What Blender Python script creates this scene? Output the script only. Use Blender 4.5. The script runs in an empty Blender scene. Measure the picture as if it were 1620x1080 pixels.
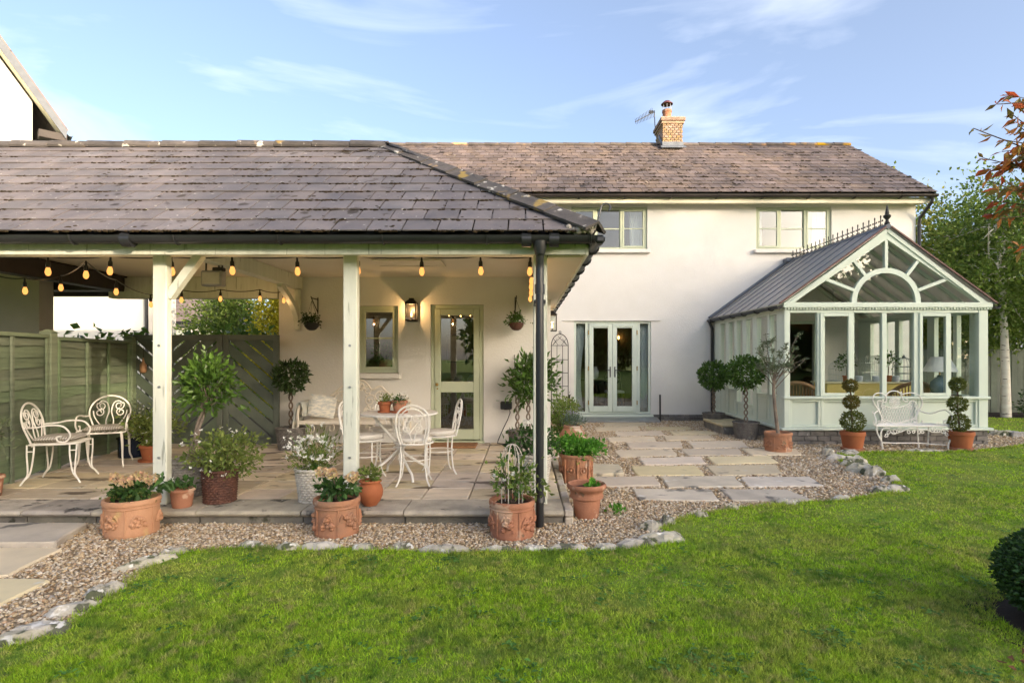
import bpy, math, random
import numpy as np
from mathutils import Vector, Matrix

scene = bpy.context.scene
C = scene.collection
R = math.radians
PI = math.pi
# ------------------------------------------------------------------ camera
CAMZ = 1.44
FPX, CX, CY = 900.0, 829.0, 566.0
cam_d = bpy.data.cameras.new('camera')
cam = bpy.data.objects.new('camera', cam_d)
C.objects.link(cam)
cam.location = (0, 0, CAMZ)
cam.rotation_euler = (R(90), 0, 0)
cam_d.sensor_width = 36.0
cam_d.lens = 20.0
cam_d.shift_x = -(CX - 810) / 1620.0
cam_d.shift_y = (CY - 540) / 1620.0
cam_d.clip_start = 0.05
cam_d.clip_end = 2000
scene.camera = cam
# ------------------------------------------------------------------ light
SUN_EL, SUN_AZ = R(11.5), R(45.0)          # azimuth: degrees to the right of straight behind the camera
sun_dir = Vector((math.sin(SUN_AZ) * math.cos(SUN_EL), -math.cos(SUN_AZ) * math.cos(SUN_EL), math.sin(SUN_EL)))
world = bpy.data.worlds.new('World')
scene.world = world
world.use_nodes = True
wn, wl = world.node_tree.nodes, world.node_tree.links
wn.clear()
w_out = wn.new('ShaderNodeOutputWorld')
w_bg = wn.new('ShaderNodeBackground')
w_bg.inputs['Strength'].default_value = 0.15
w_sky = wn.new('ShaderNodeTexSky')
w_sky.sky_type = 'NISHITA'
w_sky.sun_disc = False
w_sky.sun_elevation = SUN_EL
w_sky.sun_rotation = math.atan2(sun_dir.x, sun_dir.y)
w_sky.air_density = 0.6
w_sky.dust_density = 4.2
w_sky.ozone_density = 1.1
# thin cirrus streaks over the whole sky
w_tc = wn.new('ShaderNodeTexCoord')
w_map = wn.new('ShaderNodeMapping')
w_map.inputs['Location'].default_value = (3.3, 1.2, 0.4)
w_map.inputs['Rotation'].default_value = (0, 0, R(28))
w_map.inputs['Scale'].default_value = (0.8, 2.6, 5.5)
wl.new(w_tc.outputs['Generated'], w_map.inputs['Vector'])
w_noise = wn.new('ShaderNodeTexNoise')
w_noise.inputs['Scale'].default_value = 1.9
w_noise.inputs['Detail'].default_value = 9
w_noise.inputs['Roughness'].default_value = 0.52
w_noise.inputs['Distortion'].default_value = 0.9
wl.new(w_map.outputs[0], w_noise.inputs['Vector'])
w_ramp = wn.new('ShaderNodeMapRange')
w_ramp.inputs['From Min'].default_value = 0.50
w_ramp.inputs['From Max'].default_value = 0.86
w_ramp.inputs['To Min'].default_value = 0.07
w_ramp.inputs['To Max'].default_value = 0.50
wl.new(w_noise.outputs['Fac'], w_ramp.inputs['Value'])
w_mix = wn.new('ShaderNodeMix')
w_mix.data_type = 'RGBA'
wl.new(w_ramp.outputs[0], w_mix.inputs['Factor'])
wl.new(w_sky.outputs[0], w_mix.inputs[6])
w_mix.inputs[7].default_value = (3.9, 4.0, 4.2, 1)
wl.new(w_mix.outputs[2], w_bg.inputs['Color'])
wl.new(w_bg.outputs[0], w_out.inputs['Surface'])
sun_d = bpy.data.lights.new('sun', 'SUN')
sun_d.energy = 3.0
sun_d.angle = R(0.6)
sun_d.color = (1.0, 0.80, 0.58)
sun = bpy.data.objects.new('sun', sun_d)
C.objects.link(sun)
sun.rotation_euler = sun_dir.to_track_quat('Z', 'Y').to_euler()
sun.location = sun_dir * 40
# ------------------------------------------------------------------ exposure, render settings
vs = scene.view_settings
vs.view_transform = 'Standard'
vs.look = 'None'
vs.exposure = 1.75
vs.gamma = 1.0
vs.use_curve_mapping = False
scene.render.engine = 'CYCLES'
scene.cycles.use_denoising = True
scene.cycles.max_bounces = 8
scene.cycles.diffuse_bounces = 4
scene.cycles.glossy_bounces = 4
scene.cycles.transmission_bounces = 6
scene.cycles.transparent_max_bounces = 16
scene.cycles.caustics_reflective = False
scene.cycles.caustics_refractive = False
scene.cycles.sample_clamp_indirect = 4.0
scene.cycles.use_adaptive_sampling = True
scene.cycles.adaptive_threshold = 0.015


def P(px, py, Y):
    """photo pixel at real depth Y -> point"""
    return Vector(((px - CX) * Y / FPX, Y, CAMZ - (py - CY) * Y / FPX))


def G(px, py, z=0.0):
    """photo pixel lying on the level z -> point"""
    Y = (CAMZ - z) * FPX / (py - CY)
    return Vector(((px - CX) * Y / FPX, Y, z))


# ================================================================== mesh helpers
ORG = {}


class MB:
    def __init__(s):
        s.v = []
        s.f = []

    def add(s, vs_, fs):
        o = len(s.v)
        s.v += [tuple(v) for v in vs_]
        s.f += [tuple(i + o for i in f) for f in fs]
        return s

    def box(s, x0, x1, y0, y1, z0, z1, c=0.0):
        if c <= 0:
            v = [(x0, y0, z0), (x1, y0, z0), (x1, y1, z0), (x0, y1, z0), (x0, y0, z1), (x1, y0, z1), (x1, y1, z1), (x0, y1, z1)]
            return s.add(v, [(0, 3, 2, 1), (4, 5, 6, 7), (0, 1, 5, 4), (1, 2, 6, 5), (2, 3, 7, 6), (3, 0, 4, 7)])
        c = min(c, (x1 - x0) * .45, (y1 - y0) * .45, (z1 - z0) * .45)
        v = []
        idx = {}
        for i, x in enumerate((x0, x1)):
            for j, y in enumerate((y0, y1)):
                for k, z in enumerate((z0, z1)):
                    sx, sy, sz = (1 if i == 0 else -1), (1 if j == 0 else -1), (1 if k == 0 else -1)
                    idx[i, j, k] = len(v)
                    v += [(x, y + sy * c, z + sz * c), (x + sx * c, y, z + sz * c), (x + sx * c, y + sy * c, z)]
        f = []
        for i in (0, 1):
            q = [idx[i, 0, 0], idx[i, 1, 0], idx[i, 1, 1], idx[i, 0, 1]]
            f.append(tuple(q if i else q[::-1]))
            q = [idx[0, i, 0] + 1, idx[1, i, 0] + 1, idx[1, i, 1] + 1, idx[0, i, 1] + 1]
            f.append(tuple(q[::-1] if i else q))
            q = [idx[0, 0, i] + 2, idx[1, 0, i] + 2, idx[1, 1, i] + 2, idx[0, 1, i] + 2]
            f.append(tuple(q if i else q[::-1]))
        for a in (0, 1):
            for b in (0, 1):
                f.append((idx[0, a, b] + 1, idx[1, a, b] + 1, idx[1, a, b] + 2, idx[0, a, b] + 2))
                f.append((idx[a, 0, b] + 0, idx[a, 1, b] + 0, idx[a, 1, b] + 2, idx[a, 0, b] + 2))
                f.append((idx[a, b, 0] + 0, idx[a, b, 1] + 0, idx[a, b, 1] + 1, idx[a, b, 0] + 1))
        for k_ in idx.values():
            f.append((k_, k_ + 1, k_ + 2))
        return s.add(v, f)

    def bar(s, p0, p1, w, h, up=(0, 0, 1)):
        p0, p1 = Vector(p0), Vector(p1)
        d = (p1 - p0).normalized()
        a = d.cross(Vector(up))
        if a.length < 1e-5:
            a = d.cross(Vector((1, 0, 0)))
        a.normalize()
        b = a.cross(d).normalized()
        a *= w / 2
        b *= h / 2
        v = [p0 - a - b, p0 + a - b, p0 + a + b, p0 - a + b, p1 - a - b, p1 + a - b, p1 + a + b, p1 - a + b]
        return s.add(v, [(3, 2, 1, 0), (4, 5, 6, 7), (0, 1, 5, 4), (1, 2, 6, 5), (2, 3, 7, 6), (3, 0, 4, 7)])

    def tube(s, pts, r, n=6, closed=False, r1=None, cap=True):
        pts = [Vector(p) for p in pts]
        m = len(pts)
        if isinstance(r, (list, tuple)):
            rad = r
        else:
            r1 = r if r1 is None else r1
            rad = [r + (r1 - r) * i / max(1, m - 1) for i in range(m)]
        tang = []
        for i in range(m):
            if closed:
                t = pts[(i + 1) % m] - pts[i - 1]
            else:
                t = pts[min(m - 1, i + 1)] - pts[max(0, i - 1)]
            tang.append(t.normalized() if t.length > 1e-9 else Vector((0, 0, 1)))
        a = tang[0].cross(Vector((0, 0, 1)))
        if a.length < 1e-3:
            a = tang[0].cross(Vector((1, 0, 0)))
        a.normalize()
        vs_ = []
        for i in range(m):
            t = tang[i]
            a = a - t * a.dot(t)
            if a.length < 1e-6:
                a = t.orthogonal()
            a.normalize()
            b = t.cross(a)
            for k in range(n):
                g = 2 * PI * k / n
                vs_.append(pts[i] + (a * math.cos(g) + b * math.sin(g)) * rad[i])
        fs = []
        for i in range(m if closed else m - 1):
            j = (i + 1) % m
            for k in range(n):
                l = (k + 1) % n
                fs.append((i * n + k, i * n + l, j * n + l, j * n + k))
        if not closed and cap:
            fs.append(tuple(range(n))[::-1])
            fs.append(tuple((m - 1) * n + k for k in range(n)))
        return s.add(vs_, fs)

    def lathe(s, prof, n=24, c=(0, 0, 0), fn=None):
        vs_ = []
        for i, (r, z) in enumerate(prof):
            for k in range(n):
                g = 2 * PI * k / n
                rr = r if fn is None else fn(r, z, g, i)
                vs_.append((c[0] + rr * math.cos(g), c[1] + rr * math.sin(g), c[2] + z))
        fs = []
        for i in range(len(prof) - 1):
            for k in range(n):
                l = (k + 1) % n
                fs.append((i * n + k, i * n + l, (i + 1) * n + l, (i + 1) * n + k))
        fs.append(tuple(range(n))[::-1])
        fs.append(tuple((len(prof) - 1) * n + k for k in range(n)))
        return s.add(vs_, fs)

    def ball(s, c, r, n=10, m=7, jit=0.0, rng=random):
        rx, ry, rz = (r, r, r) if not isinstance(r, (tuple, list)) else r
        vs_ = [(c[0], c[1], c[2] - rz)]
        for i in range(1, m):
            t = -PI / 2 + PI * i / m
            for k in range(n):
                g = 2 * PI * k / n
                q = 1 + (rng.random() - .5) * jit
                vs_.append((c[0] + rx * q * math.cos(t) * math.cos(g), c[1] + ry * q * math.cos(t) * math.sin(g), c[2] + rz * q * math.sin(t)))
        vs_.append((c[0], c[1], c[2] + rz))
        fs = []
        for k in range(n):
            fs.append((0, 1 + (k + 1) % n, 1 + k))
        for i in range(m - 2):
            for k in range(n):
                l = (k + 1) % n
                a = 1 + i * n
                fs.append((a + k, a + l, a + n + l, a + n + k))
        a = 1 + (m - 2) * n
        for k in range(n):
            fs.append((a + k, a + (k + 1) % n, len(vs_) - 1))
        return s.add(vs_, fs)

    def prism(s, poly, vec):
        vec = Vector(vec)
        n = len(poly)
        a = [Vector(p) for p in poly]
        return s.add(a + [p + vec for p in a], [tuple(range(n))[::-1], tuple(range(n, 2 * n))] + [(i, (i + 1) % n, (i + 1) % n + n, i + n) for i in range(n)])

    def quad(s, a, b, c, d):
        return s.add([a, b, c, d], [(0, 1, 2, 3)])

    def mesh(s, name, mat, smooth=False, off=(0, 0, 0), angle=40):
        me = bpy.data.meshes.new(name)
        v = np.array(s.v, dtype=float).reshape(-1, 3) - np.array(off, dtype=float)
        me.from_pydata(v.tolist(), [], s.f)
        if mat is not None:
            me.materials.append(mat)
        if smooth:
            me.polygons.foreach_set('use_smooth', [True] * len(me.polygons))
            me.set_sharp_from_angle(angle=R(angle))
        me.update()
        return me

    def build(s, name, mat, parent=None, local=False, smooth=False, angle=40):
        off = Vector((0, 0, 0))
        if parent is None and not local:
            v = np.array(s.v)
            lo, hi = v.min(0), v.max(0)
            off = Vector(((lo[0] + hi[0]) / 2, (lo[1] + hi[1]) / 2, lo[2]))
        elif parent is not None and not local:
            off = ORG[parent.name]
        me = s.mesh(name, mat, smooth, off, angle)
        o = bpy.data.objects.new(name, me)
        C.objects.link(o)
        if parent is not None:
            o.parent = parent
            ORG[o.name] = ORG[parent.name]
        else:
            o.location = off
            ORG[o.name] = off
        return o


def np_mesh(name, V, F, mat, parent=None, smooth=False, local=False):
    V = np.asarray(V, dtype=np.float32).reshape(-1, 3)
    F = np.asarray(F, dtype=np.int32).reshape(-1, 3)
    if parent is not None and not local:
        V = V - np.array(ORG[parent.name], dtype=np.float32)
    me = bpy.data.meshes.new(name)
    me.vertices.add(len(V))
    me.vertices.foreach_set('co', V.ravel())
    me.loops.add(F.size)
    me.loops.foreach_set('vertex_index', F.ravel())
    me.polygons.add(len(F))
    me.polygons.foreach_set('loop_start', np.arange(0, F.size, 3, dtype=np.int32))
    me.polygons.foreach_set('use_smooth', np.full(len(F), bool(smooth)))
    me.update(calc_edges=True)
    me.materials.append(mat)
    o = bpy.data.objects.new(name, me)
    C.objects.link(o)
    if parent is not None:
        o.parent = parent
        ORG[o.name] = ORG[parent.name]
    else:
        ORG[o.name] = Vector((0, 0, 0))
    return o


def tag(o, label=None, cat=None, group=None, kind=None):
    if label:
        o['label'] = label
    if cat:
        o['category'] = cat
    if group:
        o['group'] = group
    if kind:
        o['kind'] = kind
    return o


def thing(name, label=None, cat=None, loc=(0, 0, 0), rz=0.0, group=None, kind=None):
    o = bpy.data.objects.new(name, None)
    o.empty_display_size = 0.1
    C.objects.link(o)
    o.location = loc
    o.rotation_euler = (0, 0, rz)
    ORG[o.name] = Vector(loc)
    return tag(o, label, cat, group, kind)


def copy_tree(o, parent=None):
    c = o.copy()
    C.objects.link(c)
    ORG[c.name] = ORG[o.name]
    if parent is not None:
        c.parent = parent
    for ch in list(o.children):
        copy_tree(ch, c)
    return c


def piece(name, me, parent, mw):
    """a piece sharing mesh data, placed by a world matrix under an unrotated parent"""
    o = bpy.data.objects.new(name, me)
    C.objects.link(o)
    o.parent = parent
    o.matrix_local = Matrix.Translation(-ORG[parent.name]) @ mw
    return o


# ================================================================== materials
def new_mat(name):
    m = bpy.data.materials.new(name)
    m.use_nodes = True
    nt = m.node_tree
    nt.nodes.clear()
    out = nt.nodes.new('ShaderNodeOutputMaterial')
    return m, nt.nodes, nt.links, out


def col(c, k=1.0):
    return (c[0] * k, c[1] * k, c[2] * k, 1)


def pmat(name, c1, c2=None, scale=6.0, rough=0.7, bump=0.0, bscale=60.0, rand=None, ramt=0.25, spots=None, metallic=0.0,
         stretch=(1, 1, 1), spec=0.4, coords='world', detail=6, sharp=(0.35, 0.65), spots2=None, dirt=None):
    """procedural colour: two tones mixed by noise, optional per piece variation, spots (colour, scale, threshold), bump"""
    m, n, l, out = new_mat(name)
    b = n.new('ShaderNodeBsdfPrincipled')
    l.new(b.outputs[0], out.inputs['Surface'])
    b.inputs['Roughness'].default_value = rough
    b.inputs['Metallic'].default_value = metallic
    b.inputs['Specular IOR Level'].default_value = spec
    if coords == 'world':
        geo = n.new('ShaderNodeNewGeometry')
        src = geo.outputs['Position']
    else:
        tc = n.new('ShaderNodeTexCoord')
        src = tc.outputs['Object']
    mp = n.new('ShaderNodeMapping')
    mp.inputs['Scale'].default_value = stretch
    l.new(src, mp.inputs['Vector'])

    def noise(sc, det=detail, rgh=0.6):
        t = n.new('ShaderNodeTexNoise')
        t.inputs['Scale'].default_value = sc
        t.inputs['Detail'].default_value = det
        t.inputs['Roughness'].default_value = rgh
        l.new(mp.outputs[0], t.inputs['Vector'])
        return t.outputs['Fac']

    def remap(x, a, b_, lo=0.0, hi=1.0):
        r_ = n.new('ShaderNodeMapRange')
        r_.inputs['From Min'].default_value = a
        r_.inputs['From Max'].default_value = b_
        r_.inputs['To Min'].default_value = lo
        r_.inputs['To Max'].default_value = hi
        l.new(x, r_.inputs['Value'])
        return r_.outputs[0]

    def mix(f, a, b_, mode='MIX'):
        x = n.new('ShaderNodeMix')
        x.data_type = 'RGBA'
        x.blend_type = mode
        if isinstance(f, float):
            x.inputs['Factor'].default_value = f
        else:
            l.new(f, x.inputs['Factor'])
        for k, q in ((6, a), (7, b_)):
            if isinstance(q, tuple):
                x.inputs[k].default_value = q
            else:
                l.new(q, x.inputs[k])
        return x.outputs[2]
    c2 = c2 or tuple(k * 0.8 for k in c1)
    colr = mix(remap(noise(scale), *sharp), col(c1), col(c2))
    if spots:
        colr = mix(remap(noise(spots[1], 4, 0.5), spots[2], spots[2] + 0.06), colr, col(spots[0]))
    if spots2:
        colr = mix(remap(noise(spots2[1], 3, 0.5), spots2[2], spots2[2] + 0.05), colr, col(spots2[0]))
    if rand:
        if rand == 'object':
            oi = n.new('ShaderNodeObjectInfo')
            rv = oi.outputs['Random']
        else:
            g2 = n.new('ShaderNodeNewGeometry')
            rv = g2.outputs['Random Per Island']
        hs = n.new('ShaderNodeHueSaturation')
        l.new(colr, hs.inputs['Color'])
        l.new(remap(rv, 0, 1, 1 - ramt, 1 + ramt), hs.inputs['Value'])
        mu = n.new('ShaderNodeMath')
        mu.operation = 'MULTIPLY'
        mu.inputs[1].default_value = 7.31
        l.new(rv, mu.inputs[0])
        fr = n.new('ShaderNodeMath')
        fr.operation = 'FRACT'
        l.new(mu.outputs[0], fr.inputs[0])
        l.new(remap(fr.outputs[0], 0, 1, 0.485, 0.515), hs.inputs['Hue'])
        l.new(remap(fr.outputs[0], 0, 1, 0.75, 1.2), hs.inputs['Saturation'])
        colr = hs.outputs['Color']
    l.new(colr, b.inputs['Base Color'])
    if bump > 0:
        bp = n.new('ShaderNodeBump')
        bp.inputs['Strength'].default_value = bump
        bp.inputs['Distance'].default_value = 0.01
        l.new(noise(bscale, 5, 0.65), bp.inputs['Height'])
        l.new(bp.outputs[0], b.inputs['Normal'])
    return m


def leaf_mat(name, c1, c2, trans=0.35, rough=0.5, amt=0.35, spec=0.3, patches=()):
    m, n, l, out = new_mat(name)
    g = n.new('ShaderNodeNewGeometry')
    cr = n.new('ShaderNodeMix')
    cr.data_type = 'RGBA'
    cr.inputs[6].default_value = col(c1)
    cr.inputs[7].default_value = col(c2)
    l.new(g.outputs['Random Per Island'], cr.inputs['Factor'])
    hs = n.new('ShaderNodeHueSaturation')
    mu = n.new('ShaderNodeMath')
    mu.operation = 'MULTIPLY'
    mu.inputs[1].default_value = 13.7
    fr = n.new('ShaderNodeMath')
    fr.operation = 'FRACT'
    l.new(g.outputs['Random Per Island'], mu.inputs[0])
    l.new(mu.outputs[0], fr.inputs[0])
    mr = n.new('ShaderNodeMapRange')
    mr.inputs['To Min'].default_value = 1 - amt
    mr.inputs['To Max'].default_value = 1 + amt
    l.new(fr.outputs[0], mr.inputs['Value'])
    l.new(mr.outputs[0], hs.inputs['Value'])
    cur = cr.outputs[2]
    for pc_, ps_, lo_, hi_, mx_ in patches:
        tn = n.new('ShaderNodeTexNoise')
        tn.inputs['Scale'].default_value = ps_
        tn.inputs['Detail'].default_value = 5
        tn.inputs['Roughness'].default_value = 0.6
        l.new(g.outputs['Position'], tn.inputs['Vector'])
        pr = n.new('ShaderNodeMapRange')
        pr.inputs['From Min'].default_value = lo_
        pr.inputs['From Max'].default_value = hi_
        pr.inputs['To Max'].default_value = mx_
        l.new(tn.outputs['Fac'], pr.inputs['Value'])
        px_ = n.new('ShaderNodeMix')
        px_.data_type = 'RGBA'
        l.new(pr.outputs[0], px_.inputs['Factor'])
        l.new(cur, px_.inputs[6])
        px_.inputs[7].default_value = col(pc_)
        cur = px_.outputs[2]
    l.new(cur, hs.inputs['Color'])
    b = n.new('ShaderNodeBsdfPrincipled')
    b.inputs['Roughness'].default_value = rough
    b.inputs['Specular IOR Level'].default_value = spec
    l.new(hs.outputs[0], b.inputs['Base Color'])
    t = n.new('ShaderNodeBsdfTranslucent')
    l.new(hs.outputs[0], t.inputs['Color'])
    mx = n.new('ShaderNodeMixShader')
    mx.inputs[0].default_value = trans
    l.new(b.outputs[0], mx.inputs[1])
    l.new(t.outputs[0], mx.inputs[2])
    l.new(mx.outputs[0], out.inputs['Surface'])
    return m


def glass_mat(name, base=0.05, edge=0.7, tint=(0.93, 0.96, 0.95), rough=0.0):
    """thin window glass: clear with a mirror share that grows towards grazing angles"""
    m, n, l, out = new_mat(name)
    t = n.new('ShaderNodeBsdfTransparent')
    t.inputs['Color'].default_value = col(tint)
    g = n.new('ShaderNodeBsdfGlossy')
    g.inputs['Roughness'].default_value = rough
    g.inputs['Color'].default_value = (0.95, 0.97, 1, 1)
    lw = n.new('ShaderNodeLayerWeight')
    lw.inputs['Blend'].default_value = 0.35
    pw = n.new('ShaderNodeMath')
    pw.operation = 'POWER'
    pw.inputs[1].default_value = 2.5
    l.new(lw.outputs['Facing'], pw.inputs[0])
    mr = n.new('ShaderNodeMapRange')
    mr.inputs['To Min'].default_value = base
    mr.inputs['To Max'].default_value = edge
    l.new(pw.outputs[0], mr.inputs['Value'])
    mx = n.new('ShaderNodeMixShader')
    l.new(mr.outputs[0], mx.inputs[0])
    l.new(t.outputs[0], mx.inputs[1])
    l.new(g.outputs[0], mx.inputs[2])
    l.new(mx.outputs[0], out.inputs['Surface'])
    return m


def panel_mat(name):
    """weathered translucent roof sheet: dull sheen, passes soft light, a little see-through"""
    m, n, l, out = new_mat(name)
    t = n.new('ShaderNodeBsdfTransparent')
    t.inputs['Color'].default_value = (0.5, 0.47, 0.43, 1)
    b = n.new('ShaderNodeBsdfPrincipled')
    b.inputs['Base Color'].default_value = (0.62, 0.58, 0.57, 1)
    b.inputs['Roughness'].default_value = 0.28
    b.inputs['Specular IOR Level'].default_value = 0.9
    tr_ = n.new('ShaderNodeBsdfTranslucent')
    tr_.inputs['Color'].default_value = (0.62, 0.60, 0.54, 1)
    m1 = n.new('ShaderNodeMixShader')
    m1.inputs[0].default_value = 0.38
    l.new(b.outputs[0], m1.inputs[1])
    l.new(tr_.outputs[0], m1.inputs[2])
    m2 = n.new('ShaderNodeMixShader')
    m2.inputs[0].default_value = 0.84
    l.new(t.outputs[0], m2.inputs[1])
    l.new(m1.outputs[0], m2.inputs[2])
    l.new(m2.outputs[0], out.inputs['Surface'])
    return m


def emit_mat(name, c, strength):
    m, n, l, out = new_mat(name)
    e = n.new('ShaderNodeEmission')
    e.inputs['Color'].default_value = col(c)
    e.inputs['Strength'].default_value = strength
    l.new(e.outputs[0], out.inputs['Surface'])
    return m


def check_mat(name, ca, cb, scale, rough=0.9):
    """gingham: two crossed sets of stripes"""
    m, n, l, out = new_mat(name)
    tc = n.new('ShaderNodeTexCoord')
    b = n.new('ShaderNodeBsdfPrincipled')
    b.inputs['Roughness'].default_value = rough
    sep = n.new('ShaderNodeSeparateXYZ')
    l.new(tc.outputs['Object'], sep.inputs[0])
    vals = []
    for ax in (0, 1):
        a = n.new('ShaderNodeMath')
        a.operation = 'MULTIPLY'
        a.inputs[1].default_value = scale
        l.new(sep.outputs[ax], a.inputs[0])
        f = n.new('ShaderNodeMath')
        f.operation = 'FRACT'
        l.new(a.outputs[0], f.inputs[0])
        g = n.new('ShaderNodeMath')
        g.operation = 'GREATER_THAN'
        g.inputs[1].default_value = 0.5
        l.new(f.outputs[0], g.inputs[0])
        vals.append(g.outputs[0])
    ad = n.new('ShaderNodeMath')
    ad.operation = 'ADD'
    l.new(vals[0], ad.inputs[0])
    l.new(vals[1], ad.inputs[1])
    hv = n.new('ShaderNodeMath')
    hv.operation = 'MULTIPLY'
    hv.inputs[1].default_value = 0.5
    l.new(ad.outputs[0], hv.inputs[0])
    mx = n.new('ShaderNodeMix')
    mx.data_type = 'RGBA'
    l.new(hv.outputs[0], mx.inputs['Factor'])
    mx.inputs[6].default_value = col(ca)
    mx.inputs[7].default_value = col(cb)
    l.new(mx.outputs[2], b.inputs['Base Color'])
    l.new(b.outputs[0], out.inputs['Surface'])
    return m


M = {}
M['render'] = pmat('cream_render', (0.715, 0.695, 0.655), (0.69, 0.668, 0.622), 2.6, 0.9, 0.5, 34, spec=0.2)
M['render_w'] = pmat('white_render', (0.66, 0.64, 0.61), (0.62, 0.60, 0.57), 1.0, 0.9, 0.2, 60, spec=0.2)
M['render_g'] = pmat('grey_render', (0.55, 0.49, 0.42), (0.48, 0.43, 0.37), 2.0, 0.9, 0.2, 60, spec=0.2)
M['ceiling'] = pmat('ceiling_paint', (0.74, 0.68, 0.57), (0.70, 0.64, 0.53), 1.5, 0.85, 0.05, 40, spec=0.2)
M['slate'] = pmat('slate', (0.185, 0.160, 0.155), (0.125, 0.113, 0.118), 3.5, 0.62, 0.35, 45, rand='object', ramt=0.13,
                  spots=((0.46, 0.44, 0.39), 24.0, 0.672), spots2=((0.06, 0.045, 0.03), 6.0, 0.645))
M['slate_i'] = pmat('slate_field', (0.155, 0.145, 0.15), (0.095, 0.092, 0.105), 3.5, 0.62, 0.35, 45, rand='island', ramt=0.13,
                    spots=((0.46, 0.44, 0.39), 24.0, 0.672), spots2=((0.06, 0.045, 0.03), 6.0, 0.645))
M['slate_h'] = pmat('house_slate', (0.205, 0.155, 0.13), (0.135, 0.107, 0.098), 2.0, 0.7, 0.35, 40, rand='object', ramt=0.2,
                    spots=((0.42, 0.38, 0.30), 14.0, 0.66), spots2=((0.06, 0.045, 0.035), 5.0, 0.61))
M['slate_hi'] = pmat('house_slate_field', (0.205, 0.155, 0.13), (0.135, 0.107, 0.098), 2.0, 0.7, 0.35, 40, rand='island', ramt=0.2,
                     spots=((0.42, 0.38, 0.30), 14.0, 0.66), spots2=((0.06, 0.045, 0.035), 5.0, 0.61))
M['deck'] = pmat('roof_felt', (0.02, 0.018, 0.016), rough=0.9)
M['ridge'] = pmat('ridge_tile', (0.115, 0.10, 0.09), (0.065, 0.058, 0.055), 5.0, 0.8, 0.5, 40, rand='object', ramt=0.2,
                  spots=((0.55, 0.52, 0.46), 9.0, 0.62), spots2=((0.28, 0.19, 0.08), 4.0, 0.62))
M['ridge_h'] = pmat('house_ridge', (0.16, 0.13, 0.11), (0.09, 0.08, 0.075), 5.0, 0.8, 0.5, 40, rand='object', ramt=0.2,
                    spots=((0.42, 0.24, 0.05), 1.6, 0.58))
M['moss'] = pmat('moss', (0.045, 0.030, 0.018), (0.028, 0.024, 0.014), 20, 0.95, 0.6, 90, spec=0.1)
M['mortar'] = pmat('mortar', (0.42, 0.38, 0.32), (0.32, 0.29, 0.25), 12, 0.95, 0.5, 60)
M['sage'] = pmat('sage_paint', (0.50, 0.54, 0.39), (0.47, 0.51, 0.37), 4.0, 0.5, 0.05, 40)
M['sage_post'] = pmat('weathered_sage_paint', (0.66, 0.67, 0.585), (0.58, 0.59, 0.50), 2.0, 0.6, 0.25, 30, stretch=(8, 8, 0.8),
                      spots=((0.36, 0.37, 0.30), 3.4, 0.64))
M['mint'] = pmat('pale_mint_paint', (0.60, 0.67, 0.58), (0.57, 0.64, 0.555), 3.0, 0.45, 0.04, 30)
M['cream_paint'] = pmat('cream_paint', (0.74, 0.69, 0.52), (0.70, 0.65, 0.49), 3.0, 0.5)
M['fence'] = pmat('green_fence_stain', (0.17, 0.215, 0.135), (0.12, 0.155, 0.10), 2.2, 0.75, 0.35, 40, stretch=(1, 1, 10), rand='object', ramt=0.2)
M['gate'] = pmat('dark_green_stain', (0.115, 0.14, 0.108), (0.082, 0.102, 0.08), 3.0, 0.7, 0.3, 40, rand='object', ramt=0.10)
M['dark_wood'] = pmat('dark_stained_timber', (0.032, 0.022, 0.017), (0.02, 0.014, 0.011), 3.0, 0.6, 0.3, 30)
M['black'] = pmat('black_plastic', (0.014, 0.015, 0.017), (0.020, 0.021, 0.024), 3.0, 0.36, spec=0.5)
M['black_metal'] = pmat('black_iron', (0.018, 0.017, 0.016), (0.026, 0.022, 0.02), 9.0, 0.5)
M['brown_gutter'] = pmat('dark_gutter', (0.03, 0.024, 0.022), (0.045, 0.036, 0.032), 3.0, 0.45)
M['iron_white'] = pmat('white_painted_iron', (0.82, 0.80, 0.75), (0.74, 0.71, 0.65), 20, 0.5, 0.1, 90)
M['iron_cream'] = pmat('cream_painted_iron', (0.74, 0.68, 0.58), (0.66, 0.60, 0.50), 20, 0.55, 0.1, 90)
M['terracotta'] = pmat('terracotta', (0.40, 0.185, 0.11), (0.30, 0.135, 0.082), 5, 0.85, 0.4, 60, spots=((0.50, 0.33, 0.23), 6.0, 0.58), spots2=((0.17, 0.11, 0.07), 9.0, 0.64), spec=0.2)
M['terracotta_d'] = pmat('deep_terracotta', (0.36, 0.12, 0.05), (0.29, 0.095, 0.042), 5, 0.8, 0.2, 60, spec=0.25)
M['terracotta_o'] = pmat('weathered_terracotta', (0.43, 0.20, 0.11), (0.30, 0.17, 0.11), 6, 0.9, 0.5, 50, spots=((0.52, 0.42, 0.34), 4.5, 0.60),
                         spots2=((0.14, 0.14, 0.09), 7, 0.66), spec=0.15)
M['terracotta_p'] = pmat('pale_terracotta', (0.52, 0.29, 0.17), (0.44, 0.23, 0.13), 6, 0.9, 0.4, 50, spots=((0.50, 0.34, 0.16), 4.0, 0.60), spec=0.15)
M['wicker_g'] = pmat('grey_wicker', (0.34, 0.32, 0.29), (0.20, 0.18, 0.16), 14, 0.85, 0.3, 80)
M['wicker_w'] = pmat('whitewashed_wicker', (0.58, 0.54, 0.47), (0.40, 0.36, 0.30), 14, 0.85, 0.3, 80)
M['wicker_b'] = pmat('dark_brown_wicker', (0.12, 0.05, 0.032), (0.065, 0.028, 0.02), 14, 0.65, 0.2, 80)
M['wicker_s'] = pmat('weathered_wicker', (0.20, 0.185, 0.165), (0.12, 0.11, 0.10), 14, 0.85, 0.3, 80)
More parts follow.
